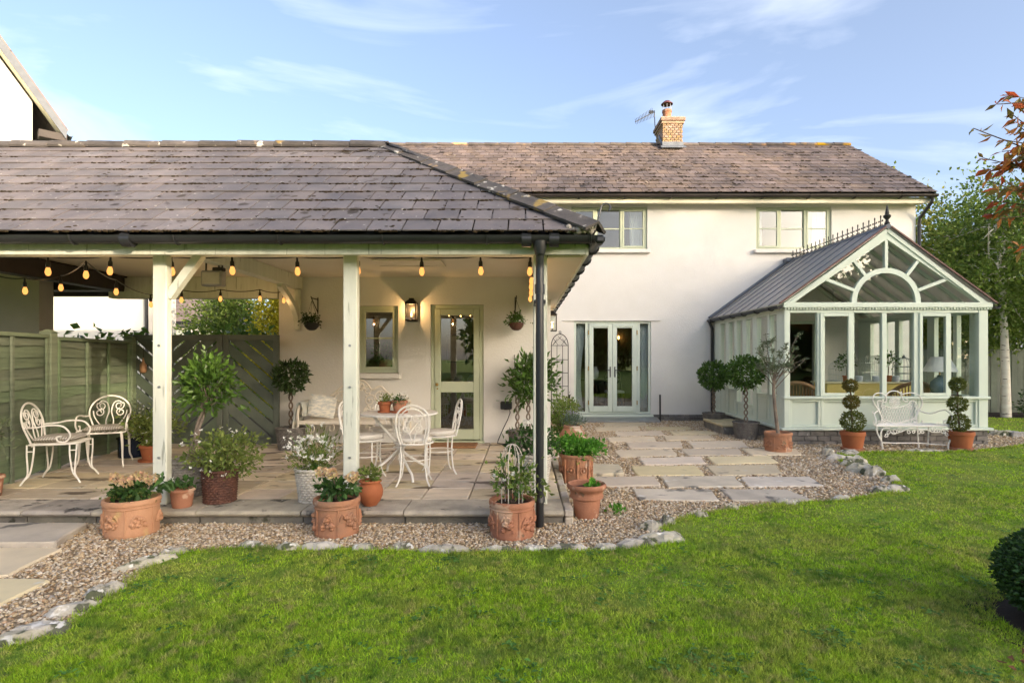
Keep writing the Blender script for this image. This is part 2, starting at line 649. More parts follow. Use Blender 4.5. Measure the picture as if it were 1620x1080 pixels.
M['rattan'] = pmat('rattan', (0.36, 0.20, 0.10), (0.26, 0.14, 0.07), 14, 0.6, 0.2, 80)
M['soil'] = pmat('soil', (0.035, 0.022, 0.014), (0.02, 0.013, 0.009), 30, 0.95, 0.8, 60)
M['bark'] = pmat('bark', (0.16, 0.115, 0.08), (0.085, 0.06, 0.042), 14, 0.9, 0.6, 40)
M['bark_g'] = pmat('grey_bark', (0.25, 0.20, 0.155), (0.15, 0.12, 0.095), 12, 0.9, 0.6, 40)
M['birch'] = pmat('birch_bark', (0.72, 0.68, 0.60), (0.60, 0.54, 0.46), 3, 0.8, 0.3, 30, stretch=(1, 1, 4), spots=((0.13, 0.10, 0.08), 4.5, 0.63))
M['patio'] = pmat('patio_slab', (0.67, 0.56, 0.42), (0.50, 0.42, 0.315), 3.6, 0.85, 0.7, 26, stretch=(1, 2.2, 1), rand='object', ramt=0.20,
                  spots=((0.17, 0.135, 0.10), 2.4, 0.60), spots2=((0.56, 0.51, 0.43), 5.5, 0.62), spec=0.25)
M['coping'] = pmat('patio_coping', (0.48, 0.42, 0.33), (0.31, 0.275, 0.22), 5, 0.9, 0.8, 45, rand='object', ramt=0.14,
                   spots=((0.10, 0.09, 0.075), 6, 0.60), spots2=((0.48, 0.47, 0.42), 12, 0.70), spec=0.2)
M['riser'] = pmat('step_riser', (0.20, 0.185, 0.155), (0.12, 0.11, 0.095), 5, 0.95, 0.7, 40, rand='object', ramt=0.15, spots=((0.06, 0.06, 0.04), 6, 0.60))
M['joint'] = pmat('dark_joint', (0.05, 0.042, 0.03), (0.035, 0.035, 0.02), 20, 0.95, 0.5, 60)
M['flag'] = pmat('sandstone_flag', (0.64, 0.535, 0.375), (0.55, 0.46, 0.33), 2.4, 0.85, 0.5, 30, rand='object', ramt=0.13,
                 spots=((0.33, 0.29, 0.23), 3.0, 0.64), spots2=((0.58, 0.55, 0.48), 4.0, 0.66), spec=0.25)
M['flag_g'] = pmat('grey_flag', (0.60, 0.525, 0.40), (0.44, 0.385, 0.30), 2.4, 0.85, 0.6, 30, rand='object', ramt=0.13,
                   spots=((0.16, 0.15, 0.13), 3.0, 0.60), spots2=((0.58, 0.56, 0.51), 4.0, 0.64), spec=0.25)
M['block'] = pmat('grey_block', (0.22, 0.205, 0.185), (0.14, 0.13, 0.12), 8, 0.95, 0.6, 50, rand='object', ramt=0.22, spots=((0.38, 0.36, 0.32), 9, 0.66))
M['brick'] = pmat('buff_brick', (0.36, 0.25, 0.155), (0.27, 0.18, 0.115), 8, 0.95, 0.5, 50, rand='object', ramt=0.22, spots=((0.46, 0.28, 0.06), 5, 0.66))
M['edging'] = pmat('pale_limestone', (0.50, 0.46, 0.39), (0.27, 0.25, 0.20), 9, 0.95, 1.0, 26, rand='object', ramt=0.15,
                   spots=((0.10, 0.105, 0.065), 9, 0.54), spots2=((0.62, 0.60, 0.56), 14, 0.60))
M['lead'] = pmat('lead_flashing', (0.16, 0.18, 0.21), (0.11, 0.125, 0.15), 6, 0.6, 0.2, 30)
M['aerial'] = pmat('aerial_metal', (0.12, 0.12, 0.125), rough=0.4, metallic=0.6)
M['cushion'] = check_mat('gingham_cloth', (0.66, 0.63, 0.57), (0.27, 0.25, 0.22), 42)
M['pad'] = pmat('off_white_cloth', (0.74, 0.70, 0.63), (0.66, 0.62, 0.55), 12, 0.95, 0.3, 90)
M['throw'] = pmat('blue_grey_wool', (0.46, 0.50, 0.50), (0.66, 0.62, 0.52), 3, 0.95, 0.5, 90, stretch=(1, 1, 3))
M['pillow'] = pmat('striped_linen', (0.72, 0.69, 0.61), (0.50, 0.52, 0.51), 4, 0.95, 0.4, 90, stretch=(3, 3, 12), sharp=(0.45, 0.55))
M['mat'] = pmat('coir_mat', (0.33, 0.165, 0.075), (0.24, 0.12, 0.055), 30, 0.95, 0.8, 90)
M['glass'] = glass_mat('window_glass', 0.10, 0.75)
M['glass_up'] = glass_mat('upper_window_glass', 0.055, 0.8)
M['glass_c'] = glass_mat('conservatory_glass', 0.03, 0.5, (0.95, 0.97, 0.96))
M['roof_panel'] = panel_mat('conservatory_roof_glazing')
M['net'] = pmat('white_curtain', (0.80, 0.80, 0.78), (0.72, 0.72, 0.70), 4, 0.9)
M['curtain'] = pmat('blue_grey_curtain', (0.78, 0.80, 0.79), (0.64, 0.68, 0.69), 4, 0.9, stretch=(12, 12, 0.4))
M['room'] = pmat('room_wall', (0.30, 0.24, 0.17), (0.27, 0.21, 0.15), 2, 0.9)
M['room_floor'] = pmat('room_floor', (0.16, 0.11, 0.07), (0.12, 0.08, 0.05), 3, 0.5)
M['dark_furniture'] = pmat('mahogany', (0.07, 0.028, 0.016), (0.045, 0.018, 0.01), 6, 0.35, stretch=(1, 1, 5))
M['yellow'] = pmat('yellow_paint', (0.72, 0.56, 0.17), (0.66, 0.50, 0.15), 3, 0.6)
M['cream_top'] = pmat('cream_table_paint', (0.72, 0.66, 0.44), (0.68, 0.62, 0.40), 3, 0.5)
M['porcelain'] = pmat('white_porcelain', (0.78, 0.79, 0.80), (0.55, 0.60, 0.68), 9, 0.25)
M['blue_glass'] = pmat('blue_glass_lamp', (0.12, 0.19, 0.23), (0.20, 0.27, 0.30), 9, 0.12, spec=0.7)
M['lampshade'] = pmat('white_lampshade', (0.82, 0.81, 0.80), (0.78, 0.77, 0.76), 4, 0.9)
M['cage'] = pmat('grey_wire', (0.30, 0.33, 0.34), (0.22, 0.25, 0.26), 9, 0.5)
M['cage_w'] = pmat('white_wire', (0.66, 0.68, 0.66), (0.55, 0.57, 0.55), 9, 0.5)
M['brass'] = pmat('brass', (0.45, 0.30, 0.10), rough=0.35, metallic=1.0)
M['steel'] = pmat('steel', (0.40, 0.41, 0.42), rough=0.35, metallic=0.9)
M['heater'] = pmat('lamp_glass_panel', (0.62, 0.60, 0.55), (0.50, 0.48, 0.44), 6, 0.25)
M['bulb'] = emit_mat('warm_bulb', (1.0, 0.38, 0.09), 0.55)
M['filament'] = emit_mat('lantern_flame', (1.0, 0.50, 0.13), 6.0)
M['blue_pot'] = pmat('dark_blue_glaze', (0.012, 0.018, 0.035), (0.02, 0.028, 0.05), 6, 0.25)
M['leaf_bay'] = leaf_mat('bay_leaf', (0.055, 0.115, 0.022), (0.10, 0.19, 0.035), 0.25, 0.35)
M['leaf_bay_b'] = leaf_mat('bright_bay_leaf', (0.055, 0.12, 0.022), (0.12, 0.22, 0.036), 0.3, 0.35)
M['leaf_bay_d'] = leaf_mat('dark_bay_leaf', (0.022, 0.045, 0.012), (0.045, 0.085, 0.02), 0.2, 0.35)
M['leaf_box'] = leaf_mat('box_leaf', (0.025, 0.06, 0.014), (0.055, 0.115, 0.024), 0.2, 0.4)
M['leaf_top'] = leaf_mat('topiary_leaf', (0.09, 0.115, 0.022), (0.14, 0.16, 0.03), 0.25, 0.5)
M['leaf_top_y'] = leaf_mat('bronzed_topiary_leaf', (0.17, 0.12, 0.022), (0.13, 0.14, 0.028), 0.25, 0.5)
M['leaf_olive'] = leaf_mat('olive_leaf', (0.20, 0.24, 0.14), (0.13, 0.17, 0.085), 0.25, 0.5)
M['leaf_soft'] = leaf_mat('soft_leaf', (0.13, 0.20, 0.045), (0.25, 0.29, 0.075), 0.4, 0.6)
M['leaf_herb'] = leaf_mat('parsley_leaf', (0.08, 0.24, 0.03), (0.14, 0.36, 0.04), 0.4, 0.5)
M['leaf_rose'] = leaf_mat('rose_leaf', (0.07, 0.15, 0.035), (0.22, 0.29, 0.06), 0.35, 0.5)
M['leaf_hyd'] = leaf_mat('hydrangea_leaf', (0.035, 0.085, 0.022), (0.07, 0.145, 0.035), 0.3, 0.5)
M['leaf_lav'] = leaf_mat('lavender_leaf', (0.18, 0.23, 0.19), (0.11, 0.17, 0.11), 0.3, 0.7)
M['leaf_tree'] = leaf_mat('tree_leaf', (0.105, 0.185, 0.032), (0.215, 0.285, 0.060), 0.45, 0.45)
M['leaf_tree_y'] = leaf_mat('yellowing_tree_leaf', (0.19, 0.23, 0.04), (0.34, 0.33, 0.065), 0.45, 0.45)
M['leaf_conifer'] = leaf_mat('golden_conifer_leaf', (0.34, 0.32, 0.02), (0.50, 0.44, 0.03), 0.4, 0.6)
M['leaf_red'] = leaf_mat('autumn_leaf', (0.42, 0.07, 0.025), (0.50, 0.22, 0.045), 0.45, 0.4, 0.4)
M['leaf_redg'] = leaf_mat('half_turned_leaf', (0.16, 0.17, 0.04), (0.33, 0.19, 0.05), 0.4, 0.4, 0.4)
M['petal_w'] = leaf_mat('white_petal', (0.80, 0.80, 0.76), (0.74, 0.72, 0.66), 0.3, 0.8, 0.08)
M['petal_y'] = leaf_mat('cream_pink_petal', (0.62, 0.54, 0.26), (0.66, 0.40, 0.29), 0.3, 0.8, 0.15)
M['petal_b'] = leaf_mat('lavender_petal', (0.26, 0.25, 0.36), (0.32, 0.30, 0.40), 0.3, 0.8, 0.15)
M['dead_leaf'] = leaf_mat('fallen_leaf', (0.26, 0.11, 0.045), (0.17, 0.075, 0.04), 0.2, 0.7, 0.3)
# ================================================================== ground
RNG = np.random.default_rng(7)
random.seed(7)


def inside(poly, X, Y):
    poly = np.array([(p[0], p[1]) for p in poly])
    res = np.zeros(len(X), bool)
    j = len(poly) - 1
    for i in range(len(poly)):
        xi, yi = poly[i]
        xj, yj = poly[j]
        c = ((yi > Y) != (yj > Y)) & (X < (xj - xi) * (Y - yi) / (yj - yi + 1e-12) + xi)
        res ^= c
        j = i
    return res


def sheet(name, poly, z, mat, kind='structure', parent=None):
    mb = MB()
    mb.add([(p[0], p[1], z) for p in poly], [tuple(range(len(poly)))])
    o = mb.build(name, mat, parent)
    if parent is None:
        tag(o, kind=kind)
    return o


m_turf = pmat('turf_soil', (0.15, 0.25, 0.030), (0.20, 0.24, 0.05), 1.4, 0.95, 0.5, 60, spots=((0.15, 0.125, 0.05), 1.1, 0.66), spec=0.1)
m_grav = pmat('gravel_bed', (0.40, 0.31, 0.20), (0.20, 0.15, 0.10), 60, 0.95, 1.0, 70, spots=((0.45, 0.40, 0.33), 45, 0.60), spec=0.1)
sheet('ground', [(-400, -400), (400, -400), (400, 400), (-400, 400)], -0.03, m_turf)
sheet('gravel_bed', [(-9.5, 1.2), (12, 1.2), (12, 13.1), (-9.5, 13.1)], 0.0, m_grav)

edge_px = [(0, 1030), (55, 1012), (120, 985), (190, 936), (228, 905), (265, 881), (340, 869), (430, 867), (560, 869), (700, 876), (800, 873), (900, 874), (1000, 869),
           (1075, 859), (1078, 849), (1048, 838), (1060, 828), (1100, 815), (1170, 804), (1250, 797), (1330, 793), (1420, 777), (1414, 760), (1385, 745), (1345, 737),
           (1318, 724), (1330, 718), (1400, 716), (1480, 717), (1560, 713), (1640, 702)]
edge = [G(*p) for p in edge_px]
lawn_poly = [(-9.5, 0.6), (-5.2, 1.35), (-3.6, 2.0)] + [(p.x, p.y) for p in edge] + [(14, 9.6), (30, 9.6), (30, -30), (-30, -30), (-30, 0.6)]
lawn = sheet('lawn', lawn_poly, 0.012, m_turf)
lawn2_poly = [(8.7, 10.75), (9.6, 10.65), (11, 10.8), (14, 10.9), (22, 10.9), (22, 13.6), (8.5, 13.6)]
sheet('lawn_beyond', lawn2_poly, 0.012, m_turf)
sheet('planting_bed', [(9.1, 13.6), (22, 13.6), (22, 24), (9.1, 24)], 0.014, M['soil'])

# mown grass blades
m_grass = leaf_mat('grass_blade', (0.28, 0.50, 0.024), (0.48, 0.61, 0.055), 0.45, 0.6, 0.36, 0.2,
                   patches=(((0.54, 0.47, 0.15), 1.7, 0.47, 0.66, 0.75), ((0.10, 0.24, 0.025), 3.4, 0.50, 0.66, 0.8), ((0.50, 0.42, 0.19), 13.0, 0.52, 0.68, 0.8), ((0.045, 0.15, 0.02), 21.0, 0.52, 0.66, 0.85), ((0.24, 0.21, 0.12), 7.0, 0.60, 0.70, 0.7)))


def grass(name, n, y0, y1, polys, label):
    u = RNG.random(n)
    k = -0.75
    Y = (y0 ** k + u * (y1 ** k - y0 ** k)) ** (1 / k)
    half = 0.98 * Y + 0.7
    X = -0.02 * Y + (RNG.random(n) * 2 - 1) * half
    keep = np.zeros(n, bool)
    for pl in polys:
        keep |= inside(pl, X, Y)
    keep &= ~((X - 2.98) ** 2 + (Y - 2.98) ** 2 < 0.16)
    # thin, worn patches
    pat = np.sin(X * 2.3 + 1.3 * np.sin(Y * 1.7)) * np.sin(Y * 3.1 + 0.9 * np.sin(X * 1.9 + 2))
    pat2 = np.sin(X * 7.3 + 2.1 * np.sin(Y * 5.7)) * np.sin(Y * 8.1 + 1.9 * np.sin(X * 4.9))
    keep &= RNG.random(n) < np.clip(0.80 + 0.30 * pat + 0.25 * pat2, 0.25, 1)
    X, Y, pat = X[keep], Y[keep], (pat + 0.6 * pat2)[keep]
    m = len(X)
    h = (0.010 + 0.020 * RNG.random(m) ** 1.5) * (1 + 0.25 * pat)
    w = np.maximum(0.0026, 0.00105 * Y) * (0.8 + 0.6 * RNG.random(m))
    a = RNG.random(m) * 2 * PI
    lean = (0.3 + 0.9 * RNG.random(m)) * h
    la = RNG.random(m) * 2 * PI
    V = np.zeros((m, 3, 3), np.float32)
    V[:, 0] = np.stack([X - np.cos(a) * w, Y - np.sin(a) * w, np.full(m, 0.008)], 1)
    V[:, 1] = np.stack([X + np.cos(a) * w, Y + np.sin(a) * w, np.full(m, 0.008)], 1)
    V[:, 2] = np.stack([X + np.cos(la) * lean, Y + np.sin(la) * lean, 0.012 + h], 1)
    o = np_mesh(name, V, np.arange(m * 3), m_grass)
    tag(o, label, 'grass', kind='stuff')
    return o


grass('grass', 620000, 2.3, 10.0, [lawn_poly], 'short green mown grass of the garden lawn')
grass('grass', 40000, 10.5, 13.6, [lawn2_poly], 'strip of green grass beyond the conservatory')
# longer tufts along the lawn's edge stones
ptsx, ptsy = [], []
for i in range(len(edge) - 1):
    a, b = edge[i], edge[i + 1]
    nn = int((b - a).length * 420)
    t = RNG.random(nn)
    ptsx.append(a.x + (b.x - a.x) * t + RNG.normal(0, 0.025, nn))
    ptsy.append(a.y + (b.y - a.y) * t - .02 - np.abs(RNG.normal(0, 0.035, nn)))
ex, ey = np.concatenate(ptsx), np.concatenate(ptsy)
m = len(ex)
a = RNG.random(m) * 2 * PI
h = 0.022 + 0.030 * RNG.random(m)
V = np.zeros((m, 3, 3), np.float32)
w = np.maximum(0.003, 0.0009 * ey)
V[:, 0] = np.stack([ex - np.cos(a) * w, ey - np.sin(a) * w, np.full(m, 0.004)], 1)
V[:, 1] = np.stack([ex + np.cos(a) * w, ey + np.sin(a) * w, np.full(m, 0.004)], 1)
V[:, 2] = np.stack([ex + RNG.normal(0, 0.022, m), ey + RNG.normal(0, 0.022, m), 0.01 + h], 1)
tag(np_mesh('grass', V, np.arange(m * 3), m_grass), 'longer ragged grass along the pale edging stones', 'grass', kind='stuff')

# flat rosettes of clover and plantain in the turf
CV, CF_ = [], []
for k in range(150):
    y = 2.5 + 6.2 * random.random() ** 1.5
    x = random.uniform(-.9 * y, .92 * y)
    if not inside(lawn_poly, np.array([x]), np.array([y]))[0] or (x - 2.95) ** 2 + (y - 2.98) ** 2 < .4:
        continue
    for q in range(random.randrange(9, 22)):
        g, r = random.uniform(0, 2 * PI), random.uniform(.0, .07) * (1 + y * .06)
        a, b = random.uniform(.010, .022), random.uniform(0, 2 * PI)
        px_, py_, pz_ = x + r * math.cos(g), y + r * math.sin(g), random.uniform(.022, .036)
        o_ = len(CV)
        CV += [(px_ - a * math.cos(b), py_ - a * math.sin(b), pz_), (px_ + a * .6 * math.sin(b), py_ - a * .6 * math.cos(b), pz_ + .004), (px_ + a * math.cos(b), py_ + a * math.sin(b), pz_ - .002), (px_ - a * .6 * math.sin(b), py_ + a * .6 * math.cos(b), pz_ + .004)]
        CF_ += [(o_, o_ + 1, o_ + 2), (o_, o_ + 2, o_ + 3)]
tag(np_mesh('clover', CV, CF_, leaf_mat('clover_leaf', (0.06, 0.17, 0.03), (0.13, 0.27, 0.05), 0.3, 0.6)), 'small dark patches of clover in the lawn', 'clover', kind='stuff')

# ------------------------------------------------------------------ stepping flags
def flag_mesh(name, quad, z0, z1, mat, jit=0.012, c=0.012):
    """an irregular riven flagstone from four ground corners"""
    pts = []
    q = [Vector((p[0], p[1], 0)) for p in quad]
    for i in range(4):
        a, b = q[i], q[(i + 1) % 4]
        for t in (0.03, 0.35, 0.68, 0.97):
            p = a.lerp(b, t)
            pts.append((p.x + random.uniform(-jit, jit), p.y + random.uniform(-jit, jit)))
    cx = sum(p[0] for p in pts) / len(pts)
    cy = sum(p[1] for p in pts) / len(pts)
    n = len(pts)
    mb = MB()
    sh = lambda p, d: (p[0] + (cx - p[0]) * d / max(0.1, math.hypot(cx - p[0], cy - p[1])), p[1] + (cy - p[1]) * d / max(0.1, math.hypot(cx - p[0], cy - p[1])))
    v = [(p[0], p[1], z0) for p in pts] + [(p[0], p[1], z1 - c) for p in pts] + [(*sh(p, c), z1) for p in pts]
    f = [tuple(range(2 * n, 3 * n))]
    for k in (0, 1):
        f += [(k * n + i, k * n + (i + 1) % n, (k + 1) * n + (i + 1) % n, (k + 1) * n + i) for i in range(n)]
    mb.add(v, f)
    return mb


FL = [((162, 52), (355, 52), (370, 68), (170, 70)), ((120, 75), (325, 70), (335, 88), (130, 93)), ((360, 74), (560, 74), (575, 86), (365, 86)),
      ((213, 95), (430, 92), (450, 112), (228, 116)), ((465, 92), (660, 92), (700, 108), (490, 110)), ((172, 122), (395, 118), (412, 140), (190, 142)),
      ((435, 114), (655, 112), (685, 132), (455, 136)), ((262, 146), (520, 142), (535, 170), (285, 174)), ((555, 140), (805, 138), (838, 166), (580, 172)),
      ((212, 182), (485, 176), (508, 206), (235, 213)), ((520, 176), (790, 174), (815, 204), (550, 205)), ((805, 174), (1060, 176), (1085, 204), (850, 205)),
      ((325, 220), (615, 212), (645, 244), (350, 250)), ((645, 212), (935, 208), (975, 240), (680, 246)), ((287, 256), (590, 254), (635, 296), (315, 298)),
      ((640, 252), (960, 250), (1000, 292), (680, 298)), ((96, 256), (235, 256), (258, 300), (96, 302)), ((110, 306), (395, 304), (432, 346), (130, 350)),
      ((428, 304), (770, 302), (815, 350), (460, 354)), ((795, 304), (1120, 304), (1195, 346), (840, 350)), ((298, 360), (660, 362), (712, 416), (325, 410)),
      ((700, 362), (1020, 365), (1140, 415), (765, 415))]
path = thing('path', kind='structure', loc=(1.8, 5.0, 0))
flag_quads = []
for i, q in enumerate(FL):
    gq = [G(900 + p[0] / 2.945, 650 + p[1] / 2.945, 0.02) for p in q]
    flag_quads.append([(p.x, p.y) for p in gq])
    grey = i in (16, 18, 19, 20, 21)
    flag_mesh('flagstone', gq, -0.01, 0.022 + (0.03 if i == 16 else 0) + random.uniform(-.003, .003), M['flag_g'] if grey else M['flag']).build('flagstone', M['flag_g'] if grey else M['flag'], path)
for quad, z, mt in ((((-6.4, 4.80), (-3.69, 4.80), (-3.53, 4.29), (-6.4, 4.29)), 0.055, 'flag_g'), (((-6.0, 4.24), (-3.43, 4.24), (-3.38, 3.70), (-6.0, 3.70)), 0.025, 'flag'),
                    (((-5.6, 3.655), (-3.03, 3.655), (-3.02, 3.22), (-5.6, 3.22)), 0.022, 'flag'), (((-5.2, 3.16), (-3.0, 3.16), (-2.98, 2.75), (-5.2, 2.75)), 0.02, 'flag')):
    flag_quads.append(list(quad))
    flag_mesh('flagstone', quad, -0.01, z, M[mt], 0.01).build('flagstone', M[mt], path)

# ------------------------------------------------------------------ loose gravel
ico_v = np.array([(1, 0, .1), (0, 1, -.1), (-1, 0, .1), (0, -1, -.1), (.15, .1, 1), (-.1, -.1, -1)], float)
ico_f = np.array([(0, 1, 4), (1, 2, 4), (2, 3, 4), (3, 0, 4), (1, 0, 5), (2, 1, 5), (3, 2, 5), (0, 3, 5)])


def pebbles(name, n, x0, x1, y0, y1, rad, mat, label):
    X = x0 + (x1 - x0) * RNG.random(n)
    Y = y0 + (y1 - y0) * RNG.random(n)
    keep = ~inside(lawn_poly, X, Y) & (np.abs(X + 0.02 * Y) < 0.98 * Y + 0.9)
    keep &= ~((X > -9.5) & (X < 0.33) & (Y > 4.96)) & ~((X < 0.42) & (Y > 8.75)) & ~((X > 4.38) & (X < 7.7) & (Y > 9.5)) & (Y < 12.98)
    keep &= ~inside(lawn2_poly, X, Y)
    for q in flag_quads:
        keep &= ~inside(q, X, Y)
    X, Y = X[keep], Y[keep]
    m = len(X)
    s = rad * (0.55 + 0.85 * RNG.random((m, 1))) * np.stack([0.8 + 0.6 * RNG.random(m), 0.7 + 0.4 * RNG.random(m), 0.42 + 0.3 * RNG.random(m)], 1)
    v = ico_v[None] * (1 + 0.38 * (RNG.random((m, 6, 1)) - .5)) * s[:, None, :]
    tl = RNG.normal(0, 0.35, m)
    ct, st = np.cos(tl)[:, None], np.sin(tl)[:, None]
    v = np.stack([v[..., 0] * ct - v[..., 2] * st, v[..., 1], v[..., 0] * st + v[..., 2] * ct], -1)
    a = RNG.random(m) * 2 * PI
    ca, sa = np.cos(a)[:, None], np.sin(a)[:, None]
    v = np.stack([v[..., 0] * ca - v[..., 1] * sa, v[..., 0] * sa + v[..., 1] * ca, v[..., 2]], -1)
    v += np.stack([X, Y, 0.003 + rad * 0.55 * RNG.random(m)], 1)[:, None, :]
    F = (ico_f[None] + (np.arange(m) * 6)[:, None, None]).reshape(-1, 3)
    o = np_mesh(name, v, F, mat, smooth=True)
    tag(o, label, 'gravel', kind='stuff')


def pebble_mat():
    m, n, l, out = new_mat('gravel_stone')
    g = n.new('ShaderNodeNewGeometry')
    cr = n.new('ShaderNodeValToRGB')
    e = cr.color_ramp.elements
    stops = [(0.0, (0.20, 0.13, 0.075)), (0.16, (0.44, 0.32, 0.18)), (0.36, (0.54, 0.42, 0.27)), (0.52, (0.30, 0.25, 0.20)), (0.64, (0.58, 0.48, 0.34)), (0.82, (0.66, 0.59, 0.48)), (0.93, (0.40, 0.24, 0.12)), (1.0, (0.72, 0.69, 0.62))]
    e[0].position, e[0].color = stops[0][0], col(stops[0][1])
    e[1].position, e[1].color = stops[-1][0], col(stops[-1][1])
    for p, c in stops[1:-1]:
        k = e.new(p)
        k.color = col(c)
    l.new(g.outputs['Random Per Island'], cr.inputs[0])
    b = n.new('ShaderNodeBsdfPrincipled')
    b.inputs['Roughness'].default_value = 0.75
    b.inputs['Specular IOR Level'].default_value = 0.25
    l.new(cr.outputs[0], b.inputs['Base Color'])
    l.new(b.outputs[0], out.inputs['Surface'])
    return m


m_peb = pebble_mat()
pebbles('gravel', 95000, -5.4, 2.8, 2.3, 5.8, 0.0125, m_peb, 'loose tan and brown gravel between patio and lawn')
pebbles('gravel', 48000, 0.3, 5.2, 5.7, 13.0, 0.0165, m_peb, 'loose brown gravel around the stepping flags and conservatory')
pebbles('gravel', 11000, 5.1, 11.0, 8.3, 10.9, 0.018, m_peb, 'gravel strip in front of the conservatory plinth')

# ------------------------------------------------------------------ edging stones
edging = thing('lawn_edging', kind='structure', loc=(0.5, 4.2, 0))


def stone(px, py, w, d, h, ang=0.0, mat='edging'):
    c = G(px, py, 0.01)
    w, d, h = w * 1.25, d * 1.25, h * .8 + .030
    c.y += .02
    n, rings = 15, 5
    rs = [random.uniform(.74, 1.15) for _ in range(n)]
    v = []
    for q in range(rings):
        t = q / (rings - 1)
        k = math.cos(t * 1.25) ** .55
        for i in range(n):
            g = 2 * PI * i / n
            e = rs[i] * k * random.uniform(.93, 1.07)
            x, y = w * e * math.cos(g), d * e * math.sin(g)
            v.append((c.x + x * math.cos(ang) - y * math.sin(ang), c.y + x * math.sin(ang) + y * math.cos(ang), -.02 + (h + .02) * t ** .7 * random.uniform(.88, 1.12)))
    v.append((c.x, c.y, h * random.uniform(.9, 1.1)))
    mb = MB().add(v, [(i + q * n, (i + 1) % n + q * n, (i + 1) % n + (q + 1) * n, i + (q + 1) * n) for q in range(rings - 1) for i in range(n)] + [((rings - 1) * n + i, (rings - 1) * n + (i + 1) % n, rings * n) for i in range(n)])
    return mb.build('stone', M[mat], edging)


for a in ((20, 1018, .10, .05, .03, .5), (62, 1003, .13, .06, .035, .3), (112, 968, .10, .05, .03, .6), (165, 938, .10, .045, .03, .75), (150, 948, .05, .03, .03, .6), (232, 893, .15, .04, .03, .8), (272, 878, .09, .035, .03, .6),
          (395, 866, .08, .03, .03, .1), (455, 869, .09, .035, .025, 0), (505, 869, .14, .04, .03, 0), (575, 870, .08, .035, .025, 0), (637, 868, .07, .03, .03, 0), (706, 874, .17, .04, .035, 0),
          (790, 873, .11, .03, .025, 0), (845, 872, .09, .03, .025, 0), (905, 871, .14, .035, .03, 0), (960, 870, .08, .035, .03, 0), (1010, 864, .14, .05, .04, .15), (1050, 855, .17, .075, .045, .1), (1032, 836, .09, .06, .045, .5),
          (1056, 828, .06, .05, .05, .2), (1110, 818, .06, .03, .03, .1), (1160, 806, .05, .03, .03, 0), (1248, 797, .12, .05, .035, 0), (1335, 791, .08, .04, .03, 0), (1418, 777, .15, .06, .05, .25), (1396, 778, .09, .05, .05, .2),
          (1412, 762, .09, .06, .06, .1), (1383, 751, .12, .09, .10, .1), (1362, 745, .15, .10, .09, 0), (1352, 736, .15, .10, .12, .1), (1324, 727, .12, .08, .06, 0), (1312, 719, .08, .10, .10, 0), (1345, 718, .13, .07, .05, 0),
          (1360, 737, .10, .08, .08, 0), (1590, 689, .14, .08, .09, .1), (1612, 690, .15, .09, .08, 0), (1634, 691, .15, .09, .08, 0), (1575, 687, .10, .08, .08, 0), (1460, 714, .30, .06, .02, 0)):
    stone(*a)

# ------------------------------------------------------------------ patio
PZ = 0.13
patio = thing('patio', kind='structure', loc=(-2.5, 6.8, 0))
MB().box(-9.3, 0.345, 4.99, 13.0, -0.05, PZ - 0.035).build('patio_base', M['joint'], patio)
xs = [0.345 - 0.0 - 0.4345] + [-0.517 - 0.442 * k for k in range(0, 13)]
xs = [0.345] + xs
ys = [5.29, 5.718, 6.11, 6.52, 6.95, 7.34, 7.82, 8.245, 8.66, 9.1]
random.seed(3)
for j in range(len(ys) - 1):
    i = 0
    while i < len(xs) - 1:
        k = i + 1
        if i > 6 and random.random() < 0.55 and k < len(xs) - 1:
            k += 1
        mb = MB().box(xs[k] + .005, xs[i] - .005, ys[j] + .005, ys[j + 1] - .005, PZ - 0.045, PZ + random.uniform(-.003, .003), 0.008)
        mb.build('slab', M['patio'], patio)
        i = k
# bull-nosed front course and its riser blocks
x = 0.345
i = 0
while x > -9.2:
    w = random.choice((0.66, 0.88, 0.9, 0.6))
    if i == 0:
        w = 0.50
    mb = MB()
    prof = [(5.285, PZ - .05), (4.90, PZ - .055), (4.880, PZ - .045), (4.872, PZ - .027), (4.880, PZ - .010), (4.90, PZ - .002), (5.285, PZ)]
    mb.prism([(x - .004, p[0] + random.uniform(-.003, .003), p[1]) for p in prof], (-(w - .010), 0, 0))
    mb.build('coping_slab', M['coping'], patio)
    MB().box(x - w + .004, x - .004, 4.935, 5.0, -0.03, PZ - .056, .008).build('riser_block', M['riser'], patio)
    x -= w
    i += 1
# stone blocks along the exposed right hand side
y = 4.90
while y < 8.7:
    d = random.uniform(.2, .3)
    for z0, z1 in ((-0.02, 0.065), (0.07, PZ + .002)):
        MB().box(0.352 + random.uniform(-.004, .004), 0.425 + random.uniform(-.006, .012), y + .004, y + d - .004, z0, z1, .01).build('edge_block', M['coping'], patio)
    y += d
